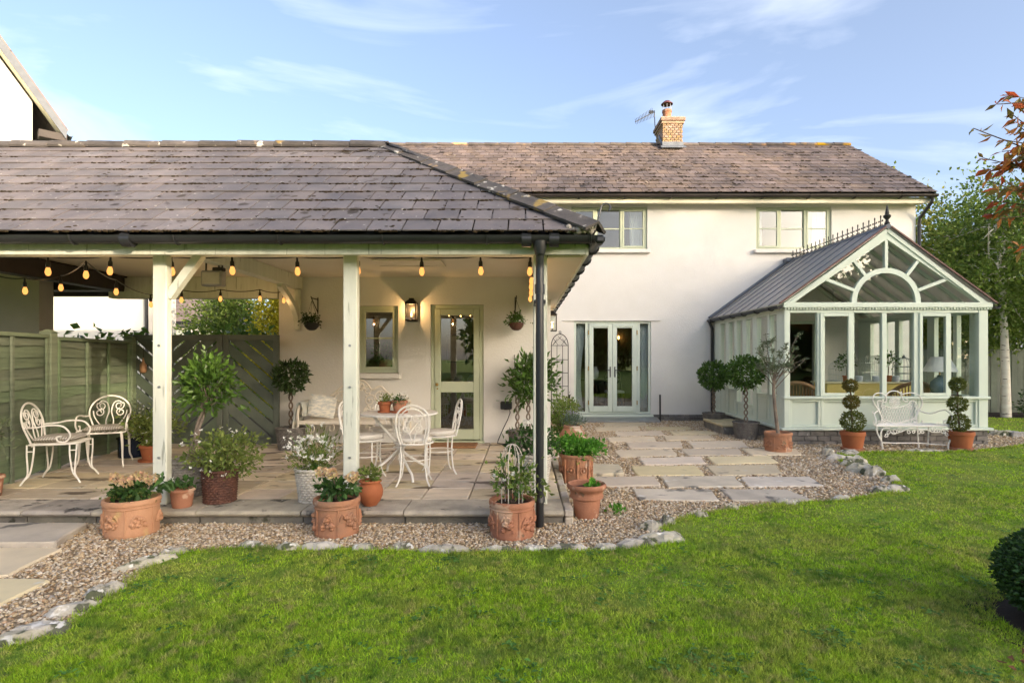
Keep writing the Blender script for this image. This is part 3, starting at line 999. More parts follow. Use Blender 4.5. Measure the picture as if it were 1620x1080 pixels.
# ================================================================== roofs
def slate_field(parent, origin, udir, vdir, width, rows, expo, tw, length, clip, mat_one, mat_many, choose, name='slate', thick=0.009, seed=1, left=None):
    """courses of slates on a slope. clip(poly)->poly in (u,v); choose(u,v)->single object or joined"""
    rnd = random.Random(seed)
    ud, vd = Vector(udir).normalized(), Vector(vdir).normalized()
    nd = ud.cross(vd).normalized()
    origin = Vector(origin)
    whole = {}
    many = MB()
    count = 0
    for r in range(rows):
        v0 = r * expo
        ln = min(length, rows * expo - v0 + 0.04)
        u = -tw * (0.5 if r % 2 else 0.0) - tw
        while u < width + tw:
            u0, u1 = u + .006, u + tw - .006
            u += tw
            poly = [(u0, v0), (u1, v0), (u1, v0 + ln), (u0, v0 + ln)]
            poly2 = clip(poly)
            if len(poly2) < 3:
                continue
            cut = poly2 != poly
            cu, cv = (u0 + u1) / 2, v0
            lift = 0.026 + rnd.uniform(-.002, .003)
            tip = -(lift - 0.006) / ln
            rot = rnd.gauss(0, 0.004)

            def loc(p, t):
                du, dv = p[0] - cu, p[1] - cv
                return (du, dv, t + dv * tip)
            n = len(poly2)
            vs_ = [loc(p, 0) for p in poly2] + [loc(p, thick) for p in poly2]
            fs = [tuple(range(n, 2 * n))] + [(i, (i + 1) % n, (i + 1) % n + n, i + n) for i in range(n)]
            mw = Matrix((ud, vd, nd)).transposed().to_4x4()
            mw.translation = origin + ud * cu + vd * (cv + rnd.uniform(-.003, .003)) + nd * lift
            mw = mw @ Matrix.Rotation(rot, 4, 'Z')
            if choose(origin + ud * cu + vd * cv, r) and count < 300:
                count += 1
                key = (round(ln, 3), tw)
                if cut or key not in whole:
                    mb = MB()
                    mb.add(vs_, fs)
                    me = mb.mesh(name, mat_one)
                    if not cut:
                        whole[key] = me
                else:
                    me = whole[key]
                piece(name, me, parent, mw)
            else:
                many.add([mw @ Vector(p) for p in vs_], fs)
    if many.v:
        o = many.build('slate_courses', mat_many, parent)
        o['kind'] = 'stuff'
    return count


def clip_half(poly, a, b, c):
    """keep a*u+b*v<=c"""
    out = []
    n = len(poly)
    for i in range(n):
        p, q = poly[i], poly[(i + 1) % n]
        dp, dq = a * p[0] + b * p[1] - c, a * q[0] + b * q[1] - c
        if dp <= 1e-9:
            out.append(p)
        if (dp < -1e-9 and dq > 1e-9) or (dp > 1e-9 and dq < -1e-9):
            t = dp / (dp - dq)
            out.append((p[0] + t * (q[0] - p[0]), p[1] + t * (q[1] - p[1])))
    return out


def ridge_run(parent, p0, p1, seg, half, drop, mat, name='ridge_tile', up=(0, 0, 1), round_=True, mort=True):
    """overlapping ridge or hip tiles from p0 to p1"""
    p0, p1 = Vector(p0), Vector(p1)
    d = (p1 - p0)
    L = d.length
    d.normalize()
    side = d.cross(Vector(up)).normalized()
    upv = side.cross(d).normalized()
    n = max(1, round(L / seg))
    s = L / n
    for i in range(n):
        mb = MB()
        a = p0 + d * (i * s - .0)
        lift0, lift1 = random.uniform(.010, .016), random.uniform(.0, .004)
        prof = []
        K = 8
        for k in range(K + 1):
            g = PI * k / K
            if round_:
                prof.append((-half * math.cos(g), drop * (math.sin(g) - 1) + .03))
            else:
                t = abs(2 * k / K - 1)
                prof.append((half * (2 * k / K - 1), -drop * t + .03))
        inner = [(x * .90, z - .022) for x, z in prof[::-1]]
        pr = prof + inner
        N = len(pr)
        v = [a + side * x + upv * (z + lift0) for x, z in pr] + [a + d * (s - .006) + side * x * .97 + upv * (z + lift1) for x, z in pr]
        f = [(q, (q + 1) % N, (q + 1) % N + N, q + N) for q in range(N)] + [tuple(range(N)), tuple(range(N, 2 * N))[::-1]]
        mb.add(v, f)
        mb.build(name, mat, parent, smooth=True, angle=35)


def moss_lumps(parent, origin, udir, vdir, w, rows, expo, n, mat, ok, seed=5, size=.018):
    rnd = random.Random(seed)
    ud, vd = Vector(udir).normalized(), Vector(vdir).normalized()
    nd = ud.cross(vd)
    o = Vector(origin)
    mb = MB()
    while n > 0:
        r = rnd.randrange(0, rows)
        u0 = rnd.random() * w
        n -= 1
        for q in range(rnd.randrange(2, 7)):
            u = u0 + rnd.gauss(0, .05)
            v = r * expo + rnd.gauss(-.006, .008)
            if rnd.random() < .18:
                v += rnd.random() * .12
            if not ok(u, v):
                continue
            p = o + ud * u + vd * v + nd * .026
            s = size * rnd.uniform(.5, 1.3)
            mb.ball(p, (s * 1.7, s, s * .8), 6, 4, .4, rnd)
    ob = mb.build('moss', mat, parent, smooth=True)
    ob['kind'] = 'stuff'


def gutter(mb, p0, p1, r=.055, n=8, up=(0, 0, 1)):
    """half-round trough"""
    p0, p1 = Vector(p0), Vector(p1)
    d = (p1 - p0).normalized()
    s = d.cross(Vector(up)).normalized()
    u = Vector(up)
    pr = []
    for k in range(n + 1):
        g = PI + PI * k / n
        pr.append((math.cos(g) * r, math.sin(g) * r))
    for k in range(n, -1, -1):
        g = PI + PI * k / n
        pr.append((math.cos(g) * (r - .006), math.sin(g) * (r - .006)))
    N = len(pr)
    v = [p0 + s * a + u * b for a, b in pr] + [p1 + s * a + u * b for a, b in pr]
    mb.add(v, [(i, (i + 1) % N, (i + 1) % N + N, i + N) for i in range(N)] + [tuple(range(N)), tuple(range(N, 2 * N))[::-1]])


def wall_holes(mb, x0, x1, z0, z1, y0, y1, holes):
    xs_ = sorted({x0, x1} | {h[0] for h in holes} | {h[1] for h in holes})
    zs_ = sorted({z0, z1} | {h[2] for h in holes} | {h[3] for h in holes})
    nx, nz = len(xs_) - 1, len(zs_) - 1

    def solid(i, k):
        if i < 0 or k < 0 or i >= nx or k >= nz:
            return False
        cx, cz = (xs_[i] + xs_[i + 1]) / 2, (zs_[k] + zs_[k + 1]) / 2
        return not any(h[0] < cx < h[1] and h[2] < cz < h[3] for h in holes)
    for i in range(nx):
        for k in range(nz):
            if not solid(i, k):
                continue
            a, b, c, d = xs_[i], xs_[i + 1], zs_[k], zs_[k + 1]
            mb.quad((a, y0, c), (b, y0, c), (b, y0, d), (a, y0, d))
            mb.quad((b, y1, c), (a, y1, c), (a, y1, d), (b, y1, d))
            if not solid(i - 1, k):
                mb.quad((a, y1, c), (a, y0, c), (a, y0, d), (a, y1, d))
            if not solid(i + 1, k):
                mb.quad((b, y0, c), (b, y1, c), (b, y1, d), (b, y0, d))
            if not solid(i, k - 1):
                mb.quad((a, y1, c), (b, y1, c), (b, y0, c), (a, y0, c))
            if not solid(i, k + 1):
                mb.quad((a, y0, d), (b, y0, d), (b, y1, d), (a, y1, d))


def frame_rect(mb, x0, x1, z0, z1, y0, y1, w, c=0.004):
    mb.box(x0, x0 + w, y0, y1, z0, z1, c)
    mb.box(x1 - w, x1, y0, y1, z0, z1, c)
    mb.box(x0 + w + .0005, x1 - w - .0005, y0, y1, z0, z0 + w, c)
    mb.box(x0 + w + .0005, x1 - w - .0005, y0, y1, z1 - w, z1, c)


def pane(x0, x1, z0, z1, y, mat, parent, t=.006):
    return MB().box(x0, x1, y - t / 2, y + t / 2, z0, z1).build('pane', mat, parent)


def window(parent, x0, x1, z0, z1, y, splits, zbar, fm, gm, sill_m, sash=(0,), sill_over=.06):
    mb = MB()
    frame_rect(mb, x0, x1, z0, z1, y - .01, y + .06, .05)
    ed = [x0 + .05] + list(splits) + [x1 - .05]
    for s in splits:
        mb.box(s - .024, s + .024, y - .008, y + .06, z0 + .051, z1 - .051, .004)
    w = mb.build('window', fm, parent)
    for i in range(len(ed) - 1):
        a = ed[i] + (0.026 if i else .002)
        b = ed[i + 1] - (0.026 if i < len(ed) - 2 else .002)
        f = MB()
        fw = .042 if i in sash else .012
        yo = y - .016 if i in sash else y + .01
        frame_rect(f, a, b, z0 + .052, z1 - .052, yo, yo + .05, fw)
        if zbar:
            f.box(a + fw, b - fw, yo + .008, yo + .042, zbar - .012, zbar + .012, .003)
        f.build('casement', fm, w)
        zz = [z0 + .052 + fw - .004, zbar - .010, zbar + .010, z1 - .052 - fw + .004] if zbar else [z0 + .052 + fw - .004, z1 - .052 - fw + .004]
        for k in range(0, len(zz), 2):
            pane(a + fw - .004, b - fw + .004, zz[k], zz[k + 1], yo + .025, gm, w)
    if sill_m:
        MB().box(x0 - sill_over, x1 + sill_over, y - .15, y + .05, z0 - .085, z0 - .003, .008).build('sill', sill_m, w)
    return w


# ================================================================== the main house
HW = 13.0
house = thing('cottage', 'two storey cream rendered cottage with brown slate roof behind the terrace', 'house', (2.7, HW, 0))
W1 = (1.083, 2.817, 3.91, 4.89)
W2 = (5.30, 7.03, 3.91, 4.89)
FD = (1.14, 2.90, 0.155, 2.28)
CD = (5.72, 6.72, 0.30, 2.28)
mb = MB()
wall_holes(mb, -3.6, 8.95, 0.0, 4.97, HW, HW + .28, [W1, W2, FD, CD])
mb.build('front_wall', M['render'], house)
mb = MB()
mb.prism([(8.945, HW + .281, 0), (8.945, 19.0, 0), (8.945, 19.0, 4.97), (8.945, 16.0, 7.22), (8.945, HW + .281, 5.2)], (-.28, 0, 0))
mb.prism([(-3.595, HW + .281, 0), (-3.595, 19.0, 0), (-3.595, 19.0, 4.97), (-3.595, 16.0, 7.22), (-3.595, HW + .281, 5.2)], (.28, 0, 0))
mb.build('gable_wall', M['render'], house)
MB().box(-3.3, 8.66, 18.7, 18.98, 0, 4.97).build('rear_wall', M['render'], house)
mb = MB()
mb.box(-3.3, 8.66, HW + .285, 18.69, 2.60, 2.75)
mb.box(-3.3, 8.66, HW + .285, 18.69, 5.02, 5.08)
mb.build('upper_floor', M['ceiling'], house)
MB().box(-3.3, 8.66, HW + .285, 18.69, 0.0, 0.16).build('ground_floor', M['room_floor'], house)
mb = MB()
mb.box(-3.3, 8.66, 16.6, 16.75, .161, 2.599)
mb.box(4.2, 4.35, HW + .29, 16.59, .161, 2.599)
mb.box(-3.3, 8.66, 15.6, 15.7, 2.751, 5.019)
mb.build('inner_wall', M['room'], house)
# plinth blocks
bm_ = {}
x = 0.46
while x < 4.3:
    w = .22
    for k in range(3):
        z0 = -.02 + k * .058
        if 1.14 - .02 < x + w / 2 < 2.92 and k > 1:
            continue
        MB().box(x + (.11 if k % 2 else 0) + .004, x + (.11 if k % 2 else 0) + w - .004, HW - .03 - random.uniform(0, .012), HW + .005, z0, z0 + .053, .006).build('plinth_block', M['block'], house)
    x += w
# windows with curtains
for (a, b, c, d), seed in ((W1, 0), (W2, 1)):
    w_ = b - a
    s1, s2 = a + w_ * .325, a + w_ * .66
    win = window(house, a + .003, b - .003, c + .003, d - .003, HW + .05, (s1, s2), c + (d - c) * .5, M['sage'], M['glass_up'], M['render'], sash=(0, 2))
    for k, (u0, u1) in enumerate(((a + .05, a + .26), (b - .30, b - .05)) if seed else ((b - .34, b - .05), (a + .05, a + .2))):
        m2 = MB()
        N = 26
        pts = [(u0 + (u1 - u0) * i / N, HW + .30 + .03 * math.sin(i * 1.7)) for i in range(N + 1)]
        v = [(p[0], p[1], c) for p in pts] + [(p[0] + .03 * (k - .5), p[1], d) for p in pts]
        v += [(p[0], p[1] + .004, q[2]) for p, q in zip(pts, v[:N + 1])] + [(p[0] + .03 * (k - .5), p[1] + .004, d) for p in pts]
        n1 = N + 1
        f = [(i, i + 1, n1 + i + 1, n1 + i) for i in range(N)] + [(2 * n1 + i + 1, 2 * n1 + i, 3 * n1 + i, 3 * n1 + i + 1) for i in range(N)]
        m2.add(v, f)
        m2.build('curtain', M['net'], win, smooth=True)
# french doors with side lights
fx0, fx1, fz0, fz1 = FD[0] + .003, FD[1] - .003, FD[2] + .003, FD[3] - .003
mb = MB()
frame_rect(mb, fx0, fx1, fz0, fz1, HW + .03, HW + .11, .05)
dl, dm, dr = (932 - CX) * HW / FPX, (969 - CX) * HW / FPX, (1007 - CX) * HW / FPX
mb.box(dl - .085, dl - .004, HW + .032, HW + .11, fz0 + .051, fz1 - .051, .004)
mb.box(dr + .004, dr + .085, HW + .032, HW + .11, fz0 + .051, fz1 - .051, .004)
fdoor = mb.build('door_frame', M['mint'], house)
MB().box(fx0 - .05, fx1 + .05, HW - .07, HW + .1, fz0 - .075, fz0 - .003, .01).build('threshold', M['mint'], fdoor)
MB().box(fx0 - .25, fx1 + .22, HW - .035, HW - .002, fz1 + .004, fz1 + .03, .006).build('head_drip', M['render'], fdoor)
for a, b in ((fx0 + .05, dl - .085), (dr + .085, fx1 - .05)):
    pane(a, b, fz0 + .051, fz1 - .051, HW + .07, M['glass'], fdoor)
for side, (a, b) in enumerate(((dl, dm - .003), (dm + .003, dr))):
    mb = MB()
    mb.box(a, a + .10, HW + .0, HW + .05, fz0 + .055, fz1 - .055, .006)
    mb.box(b - .10, b, HW + .0, HW + .05, fz0 + .055, fz1 - .055, .006)
    mb.box(a + .1005, b - .1005, HW + .0, HW + .05, fz0 + .055, fz0 + .18, .006)
    mb.box(a + .1005, b - .1005, HW + .0, HW + .05, fz1 - .155, fz1 - .055, .006)
    mb.box(a + .06, b - .06, HW - .018, HW + .0, fz1 - .12, fz1 - .085, .004)
    leaf = mb.build('door', M['mint'], house)
    leaf['label'] = ('french door leaf next to the trellis', 'french door leaf next to the bay trees')[side]
    pane(a + .095, b - .095, fz0 + .175, fz1 - .15, HW + .025, M['glass'], leaf)
    hx = (b - .05) if side == 0 else (a + .05)
    hb = MB()
    hb.box(hx - .012, hx + .012, HW - .012, HW - .001, 1.00, 1.24, .003)
    hb.tube([(hx, HW - .05, 1.16), (hx + (-.11 if side == 0 else .11), HW - .05, 1.16)], .009, 6)
    hb.tube([(hx, HW - .01, 1.16), (hx, HW - .052, 1.16)], .008, 6)
    hb.build('handle', M['black_metal'], leaf)
    for z in (.42, 1.2, 2.02):
        q = a - .012 if side == 0 else b + .012
        MB().box(q - .011, q + .011, HW - .014, HW + .0, z - .05, z + .05, .003).build('hinge', M['brass'], leaf)
# curtains inside the side lights
for a, b, top in ((fx0 + .04, dl - .10, 0), (dr + .09, fx1 - .03, 1)):
    m2 = MB()
    N = 22
    rows = 8
    v = []
    for r in range(rows + 1):
        z = fz0 + .03 + (fz1 - fz0 - .08) * r / rows
        sq = (1 - .35 * math.sin(PI * min(1, r / rows * 1.25)) * (1 if top == 0 else .5))
        for i in range(N + 1):
            u = i / N
            xx = a + (b - a) * u * sq if top == 0 else b - (b - a) * (1 - u) * sq
            v.append((xx, HW + .20 + .025 * math.sin(i * 1.5 + r * .25), z))
    f = [(r * (N + 1) + i, r * (N + 1) + i + 1, (r + 1) * (N + 1) + i + 1, (r + 1) * (N + 1) + i) for r in range(rows) for i in range(N)]
    m2.add(v, f)
    o = m2.build('curtain', M['curtain'], house, smooth=True)
    sm = o.modifiers.new('thick', 'SOLIDIFY')
    sm.thickness = .006
# inner door frame behind conservatory
mb = MB()
frame_rect(mb, CD[0] + .003, CD[1] - .003, CD[2] + .003, CD[3] - .003, HW + .03, HW + .10, .06)
mb.build('garden_room_door_frame', M['mint'], house)
# roof
e0 = Vector((-3.75, 12.55, 5.075))
rdg = Vector((0, 16.0, 7.41))
vdir = Vector((0, rdg.y - e0.y, rdg.z - e0.z))
SL = vdir.length
xr = 9.12
mb = MB()
t = .05
mb.prism([(xr - .01, 12.58, 5.065), (xr - .01, 16.0, 7.375), (xr - .01, 19.42, 5.065), (xr - .01, 19.42, 5.01), (xr - .01, 16.0, 7.315), (xr - .01, 12.58, 5.01)], (-(xr + 3.72), 0, 0))
roof_h = mb.build('roof', M['deck'], house)
rows_h = 15
expo_h = (SL - .05) / rows_h
wd = xr - e0.x


def clip_house(p):
    return clip_half(clip_half(p, 1, 0, wd), -1, 0, 0)


def choose_house(p, r):
    px = CX + FPX * p.x / p.y
    return p.x > 0.0 and r < 9 and px > 829 - r * 14


slate_field(roof_h, e0, (1, 0, 0), vdir, wd, rows_h, expo_h, .245, .46, clip_house, M['slate_h'], M['slate_hi'], choose_house, seed=11)
vb = Vector((0, -(19.45 - 16.0), rdg.z - e0.z))
slate_field(roof_h, (xr, 19.45, 5.075), (-1, 0, 0), vb, wd, 8, SL / 8, .5, .8, clip_house, M['slate_h'], M['slate_hi'], lambda p, r: False, seed=12)
ridge_run(roof_h, (-3.75, 16.0, 7.445), (3.74, 16.0, 7.445), .45, .13, .09, M['ridge_h'])
ridge_run(roof_h, (4.42, 16.0, 7.445), (xr + .02, 16.0, 7.445), .45, .13, .09, M['ridge_h'])
moss_lumps(roof_h, e0, (1, 0, 0), vdir, wd, rows_h, expo_h, 420, M['moss'], lambda u, v: u > 3.2, 15, .020)
mb = MB()
mb.bar((xr - .03, 12.60, 5.0), (xr - .03, 16.0, 7.32), .03, .16)
mb.build('barge_board', M['black'], house)
MB().box(-3.7, xr - .05, 12.70, 12.73, 4.895, 5.02, .004).build('fascia', M['cream_paint'], house)
MB().box(-3.7, xr - .05, 12.735, HW - .002, 4.935, 4.955).build('soffit', M['cream_paint'], house)
mb = MB()
gutter(mb, (-3.7, 12.60, 5.055), (xr + .03, 12.60, 5.055), .055)
gx = .2
while gx < 9:
    mb.bar((gx, 12.60, 4.992), (gx, 12.70, 4.992), .04, .014)
    mb.tube([(gx, 12.60 + .062 * math.cos(a), 5.055 + .062 * math.sin(a)) for a in [PI + PI * k / 6 for k in range(7)]], .009, 5)
    gx += 1.02
mb.build('gutter', M['brown_gutter'], house)
mb = MB()
mb.tube([(9.05, 12.60, 5.0), (9.05, 12.62, 4.9), (9.0, 12.93, 4.62), (9.0, 12.95, 4.5), (9.0, 12.95, 0.0)], .036, 8)
for z in (4.4, 3.0, 1.5):
    mb.tube([(9.0, 12.95, z), (9.0, 12.95, z + .05)], .043, 8)
mb.build('downpipe', M['black'], house)
# chimney
ch = MB().box(3.82, 4.34, 15.62, 16.42, 6.9, 7.95).build('chimney', M['mortar'], house)
z = 7.14
r_ = 0
while z < 7.86:
    off = .055 if r_ % 2 else 0.0
    xx = 3.80
    while xx < 4.355:
        a, b = max(3.80, xx - off), min(4.36, xx - off + .105)
        if b - a > .02:
            MB().box(a + .005, b - .005, 15.60, 15.622, z + .005, z + .062, .004).build('brick', M['brick'], ch)
        xx += .11
        if xx - off >= 4.36:
            break
    yy = 15.60
    while yy < 16.42:
        a, b = max(15.604, yy - off * 2), min(16.44, yy - off * 2 + .215)
        if b - a > .03:
            MB().box(3.798, 3.822, a + .005, b - .005, z + .005, z + .062, .004).build('brick', M['brick'], ch)
        yy += .22
    z += .067
    r_ += 1
MB().box(3.77, 4.39, 15.57, 16.47, 7.86, 7.925, .006).build('corbel', M['brick'], ch)
MB().box(3.74, 4.42, 15.54, 16.50, 7.93, 8.02, .006).build('corbel', M['brick'], ch)
MB().prism([(3.76, 15.56, 8.021), (4.40, 15.56, 8.021), (4.40, 16.48, 8.021), (3.76, 16.48, 8.021)], (0, 0, .02)).build('cap', M['mortar'], ch)
mb = MB()
mb.prism([(3.74, 15.46, 7.155), (4.42, 15.46, 7.155), (4.42, 15.59, 7.245), (3.74, 15.59, 7.245)], (0, 0, .012))
mb.box(3.79, 4.37, 15.583, 15.597, 7.2, 7.36)
mb.prism([(3.79, 15.6, 7.24), (3.79, 16.0, 7.6), (3.79, 16.0, 7.72), (3.79, 15.6, 7.36)], (-.008, 0, 0))
mb.build('flashing', M['lead'], ch)
mb = MB()
mb.lathe([(.15, 8.03), (.155, 8.08), (.125, 8.1), (.12, 8.32), (.135, 8.33), (.135, 8.39), (.115, 8.40), (.10, 8.3)], 18, (4.02, 16.0, 0))
pot_c = mb.build('chimney_pot', M['terracotta'], ch, smooth=True)
mb = MB()
mb.lathe([(.02, 8.66), (.08, 8.645), (.165, 8.57), (.165, 8.555), (.06, 8.585), (.01, 8.6)][::-1], 18, (4.02, 16.0, 0))
mb.build('cowl', pmat('red_brown_metal', (0.13, 0.03, 0.035), (0.09, 0.022, 0.03), 5, 0.5), ch, smooth=True)
mb = MB()
for k in range(7):
    g = 2 * PI * k / 7
    mb.tube([(4.02 + .115 * math.cos(g), 16 + .115 * math.sin(g), 8.38), (4.02 + .115 * math.cos(g), 16 + .115 * math.sin(g), 8.59)], .007, 5)
mb.build('cowl_rods', M['steel'], ch)
# aerial
mb = MB()
ap = P(1035.5, 177, 16.3)
bp_ = P(1005, 193, 15.6)
mb.tube([P(1037, 205, 16.35), P(1036, 196, 16.3), P(1035.2, 175, 16.3)], .014, 6)
mb.tube([ap, bp_], .012, 6)
dv = (bp_ - ap).normalized()
for k in range(13):
    q = ap.lerp(bp_, .10 + .88 * k / 12)
    s = .16 - .006 * k
    perp = dv.cross(Vector((0, 1, .2))).normalized() * .6 + Vector((0, .7, 0))
    perp.normalize()
    mb.tube([q - perp * s, q + perp * s], .006, 4)
mb.box(ap.x - .16, ap.x - .03, ap.y - .03, ap.y + .02, ap.z - .05, ap.z + .03, .01)
o = mb.build('tv_aerial', M['aerial'])
tag(o, 'thin black television aerial clamped to the brick chimney', 'aerial')
# ================================================================== the verandah wing
VW = 8.8
CE = 2.69
wing = thing('verandah_wing', 'single storey cream wing with open verandah and hipped dark slate roof', 'building', (-2.5, 6.8, 0))
VWIN = (-2.56, -1.946, 1.205, 2.245)
VDOOR = (-1.447, -0.626, 0.14, 2.265)
mb = MB()
wall_holes(mb, -3.79, 0.41, 0.0, CE, VW, VW + .22, [VWIN, VDOOR])
mb.build('verandah_wall', M['render'], wing)
mb = MB()
mb.box(.19, .409, VW + .221, HW - .002, 0, 2.5)
mb.box(-3.789, -3.57, VW + .221, HW - .002, 0, 2.9)
mb.build('side_wall', M['render'], wing)
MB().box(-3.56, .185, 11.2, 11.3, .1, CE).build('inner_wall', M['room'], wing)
MB().box(-3.56, .185, VW + .225, 11.19, CE - .05, CE + .02).build('room_ceiling', M['room'], wing)
# window
vw_ = window(wing, VWIN[0] + .003, VWIN[1] - .003, VWIN[2] + .003, VWIN[3] - .003, VW + .05, (), (VWIN[2] + VWIN[3]) / 2 + .02, M['sage'], M['glass'], M['render'], sash=(0,), sill_over=.05)
# half glazed door
dx0, dx1, dz0, dz1 = VDOOR[0] + .003, VDOOR[1] - .003, VDOOR[2], VDOOR[3] - .003
mb = MB()
mb.box(dx0, dx0 + .06, VW + .03, VW + .12, dz0, dz1, .004)
mb.box(dx1 - .06, dx1, VW + .03, VW + .12, dz0, dz1, .004)
mb.box(dx0 + .061, dx1 - .061, VW + .03, VW + .12, dz1 - .06, dz1, .004)
df = mb.build('door_frame', M['sage'], wing)
MB().box(dx0 - .02, dx1 + .02, VW - .06, VW + .12, dz0 - .06, dz0 + .02, .008).build('threshold', M['sage'], df)
a, b = dx0 + .063, dx1 - .063
z0, z1 = dz0 + .035, dz1 - .063
mid0, mid1 = 0.905, 1.075
mb = MB()
mb.box(a, a + .09, VW + .012, VW + .06, z0, z1, .006)
mb.box(b - .09, b, VW + .012, VW + .06, z0, z1, .006)
mb.box(a + .0905, b - .0905, VW + .012, VW + .06, z0, z0 + .16, .006)
mb.box(a + .0905, b - .0905, VW + .012, VW + .06, mid0, mid1, .006)
mb.box(a + .0905, b - .0905, VW + .012, VW + .06, z1 - .10, z1, .006)
vd = mb.build('door', M['sage'], wing)
pane(a + .085, b - .085, z0 + .155, mid0 + .005, VW + .036, M['glass'], vd)
pane(a + .085, b - .085, mid1 - .005, z1 - .095, VW + .036, M['glass'], vd)
mb = MB()
mb.tube([(a + .04, VW + .012, 1.03), (a + .04, VW - .03, 1.03)], .010, 8)
mb.ball((a + .04, VW - .045, 1.03), .026, 10, 7)
mb.tube([(a + .04, VW + .012, .965), (a + .04, VW + .004, .965)], .014, 8)
mb.build('knob', M['brass'], vd, smooth=True)
# posts
def post(x0, parent, label=None):
    mb = MB().box(x0, x0 + .125, 5.08, 5.165, PZ + .0, 2.36, .008)
    p = mb.build('post', M['sage_post'], parent)
    for z in (1.55, 1.18, .55):
        MB().tube([(x0 + .062, 5.082, z), (x0 + .062, 5.072, z)], .012, 8).build('bolt', M['steel'], p)
    return p


for x0 in (-5.02, -3.32, -1.617, 0.083):
    post(x0, wing)
MB().box(-9.0, .53, 4.872, 4.898, 2.325, 2.415, .003).build('fascia', M['sage_post'], wing)
MB().box(-9.0, .207, 5.085, 5.20, 2.361, 2.50, .004).build('front_beam', M['sage_post'], wing)
MB().box(-9.0, .53, 4.90, 5.08, 2.395, 2.41).build('front_soffit', M['ceiling'], wing)
# side eaves of the wing
MB().box(.53, .555, 4.90, HW - .002, 2.325, 2.415, .003).build('side_fascia', M['sage_post'], wing)
MB().box(.215, .529, 5.085, HW - .002, 2.34, 2.355).build('side_soffit', M['ceiling'], wing)
MB().box(.085, .205, 5.21, VW - .002, 2.40, 2.56, .004).build('side_beam', M['sage_post'], wing)
# braces
for (x0, sgn) in ((-3.32 + .125, 1),):
    MB().bar((x0 - .01, 5.145, 1.99), (x0 + .27, 5.145, 2.37), .07, .075, up=(0, 1, 0)).build('brace', M['sage_post'], wing)
# beam running back to the wall with its curved bracket
MB().box(-3.56, -3.42, 5.21, VW - .003, 2.50, CE - .002, .005).build('tie_beam', M['sage_post'], wing)
mb = MB()
mb.box(-3.535, -3.445, VW - .075, VW - .003, 1.86, 2.499, .02)
pts = []
for k in range(9):
    t = k / 8
    pts.append((-3.49, VW - .05 - .62 * t ** 1.25, 2.02 + .47 * t ** .75))
for p, q in zip(pts[:-1], pts[1:]):
    mb.bar(p, Vector(q) + (Vector(q) - Vector(p)) * .1, .075, .085)
mb.build('bracket', M['sage_post'], wing)
MB().box(-6.4, -3.80, VW - .04, VW + .12, 2.36, CE - .002, .005).build('lintel_beam', M['sage_post'], wing)
# ceilings
MB().box(-6.1, .084, 5.21, VW - .001, CE, CE + .03).build('ceiling', M['ceiling'], wing)
mb = MB()
frame_rect(mb, -1.93, -1.05, CE - .03, CE - .002, 7.6, 7.62, .01)
mb.box(-1.93, -1.05, 7.2, 7.65, CE - .022, CE - .002, .004)
mb.build('loft_hatch', M['ceiling'], wing)
mb = MB()
mb.box(-9.0, -6.11, 5.21, 9.2, CE - .02, CE + .03)
mb.build('dark_boarded_ceiling', M['dark_wood'], wing)
MB().box(-7.75, -6.15, 8.55, 8.80, 2.46, CE - .022, .01).build('dark_beam', M['dark_wood'], wing)
MB().box(-6.22, -6.03, 5.3, 8.55, 2.44, CE - .022, .01).build('dark_beam', M['dark_wood'], wing)
MB().box(-10.0, -7.03, 8.25, 8.5, 0, CE - .023).build('garage_wall', M['render_g'], wing)
# roof
EV = 4.70
ez = 2.465
hx = 0.585
RY, RZ = 7.07, 4.055
RX = -1.69
vdir = Vector((0, RY - EV, RZ - ez))
WS = vdir.length
XL = -8.6
mb = MB()
front = [(XL, EV + .03, ez - .01), (hx - .03, EV + .03, ez - .01), (RX, RY, RZ - .03), (XL, RY, RZ - .03)]
mb.add([Vector(p) for p in front] + [Vector(p) - Vector((0, 0, .04)) for p in front], [(0, 1, 2, 3), (7, 6, 5, 4), (0, 4, 5, 1)])
side = [(hx - .03, EV + .03, ez - .01), (hx - .03, HW - .002, ez - .01), (RX, HW - .002, RZ - .03), (RX, RY, RZ - .03)]
mb.add([Vector(p) for p in side] + [Vector(p) - Vector((0, 0, .04)) for p in side], [(0, 1, 2, 3), (7, 6, 5, 4), (0, 4, 5, 1)])
back = [(XL, 2 * RY - EV, ez - .01), (XL, RY, RZ - .03), (RX, RY, RZ - .03), (2 * RX - hx, 2 * RY - EV, ez - .01)]
mb.add(back, [(0, 1, 2, 3)])
link = [(2 * RX - hx, 2 * RY - EV, ez - .01), (RX, RY, RZ - .03), (RX, HW - .002, RZ - .03), (2 * RX - hx, HW - .002, ez - .01)]
mb.add(link, [(0, 1, 2, 3)])
roof_w = mb.build('roof', M['deck'], wing)
ww = hx - XL
rows_w = 11
expo_w = (WS - .04) / rows_w
# hip line in (u,v): u = ww - v*cos
kcos = (hx - RX) / WS


def clip_wing(p):
    return clip_half(clip_half(p, 1, kcos, ww - .03), -1, 0, 0)


def choose_wing(p, r):
    return CX + FPX * p.x / p.y > -170


nsl = slate_field(roof_w, (XL, EV, ez), (1, 0, 0), vdir, ww, rows_w, expo_w, .292, .42, clip_wing, M['slate'], M['slate_i'], choose_wing, seed=21)
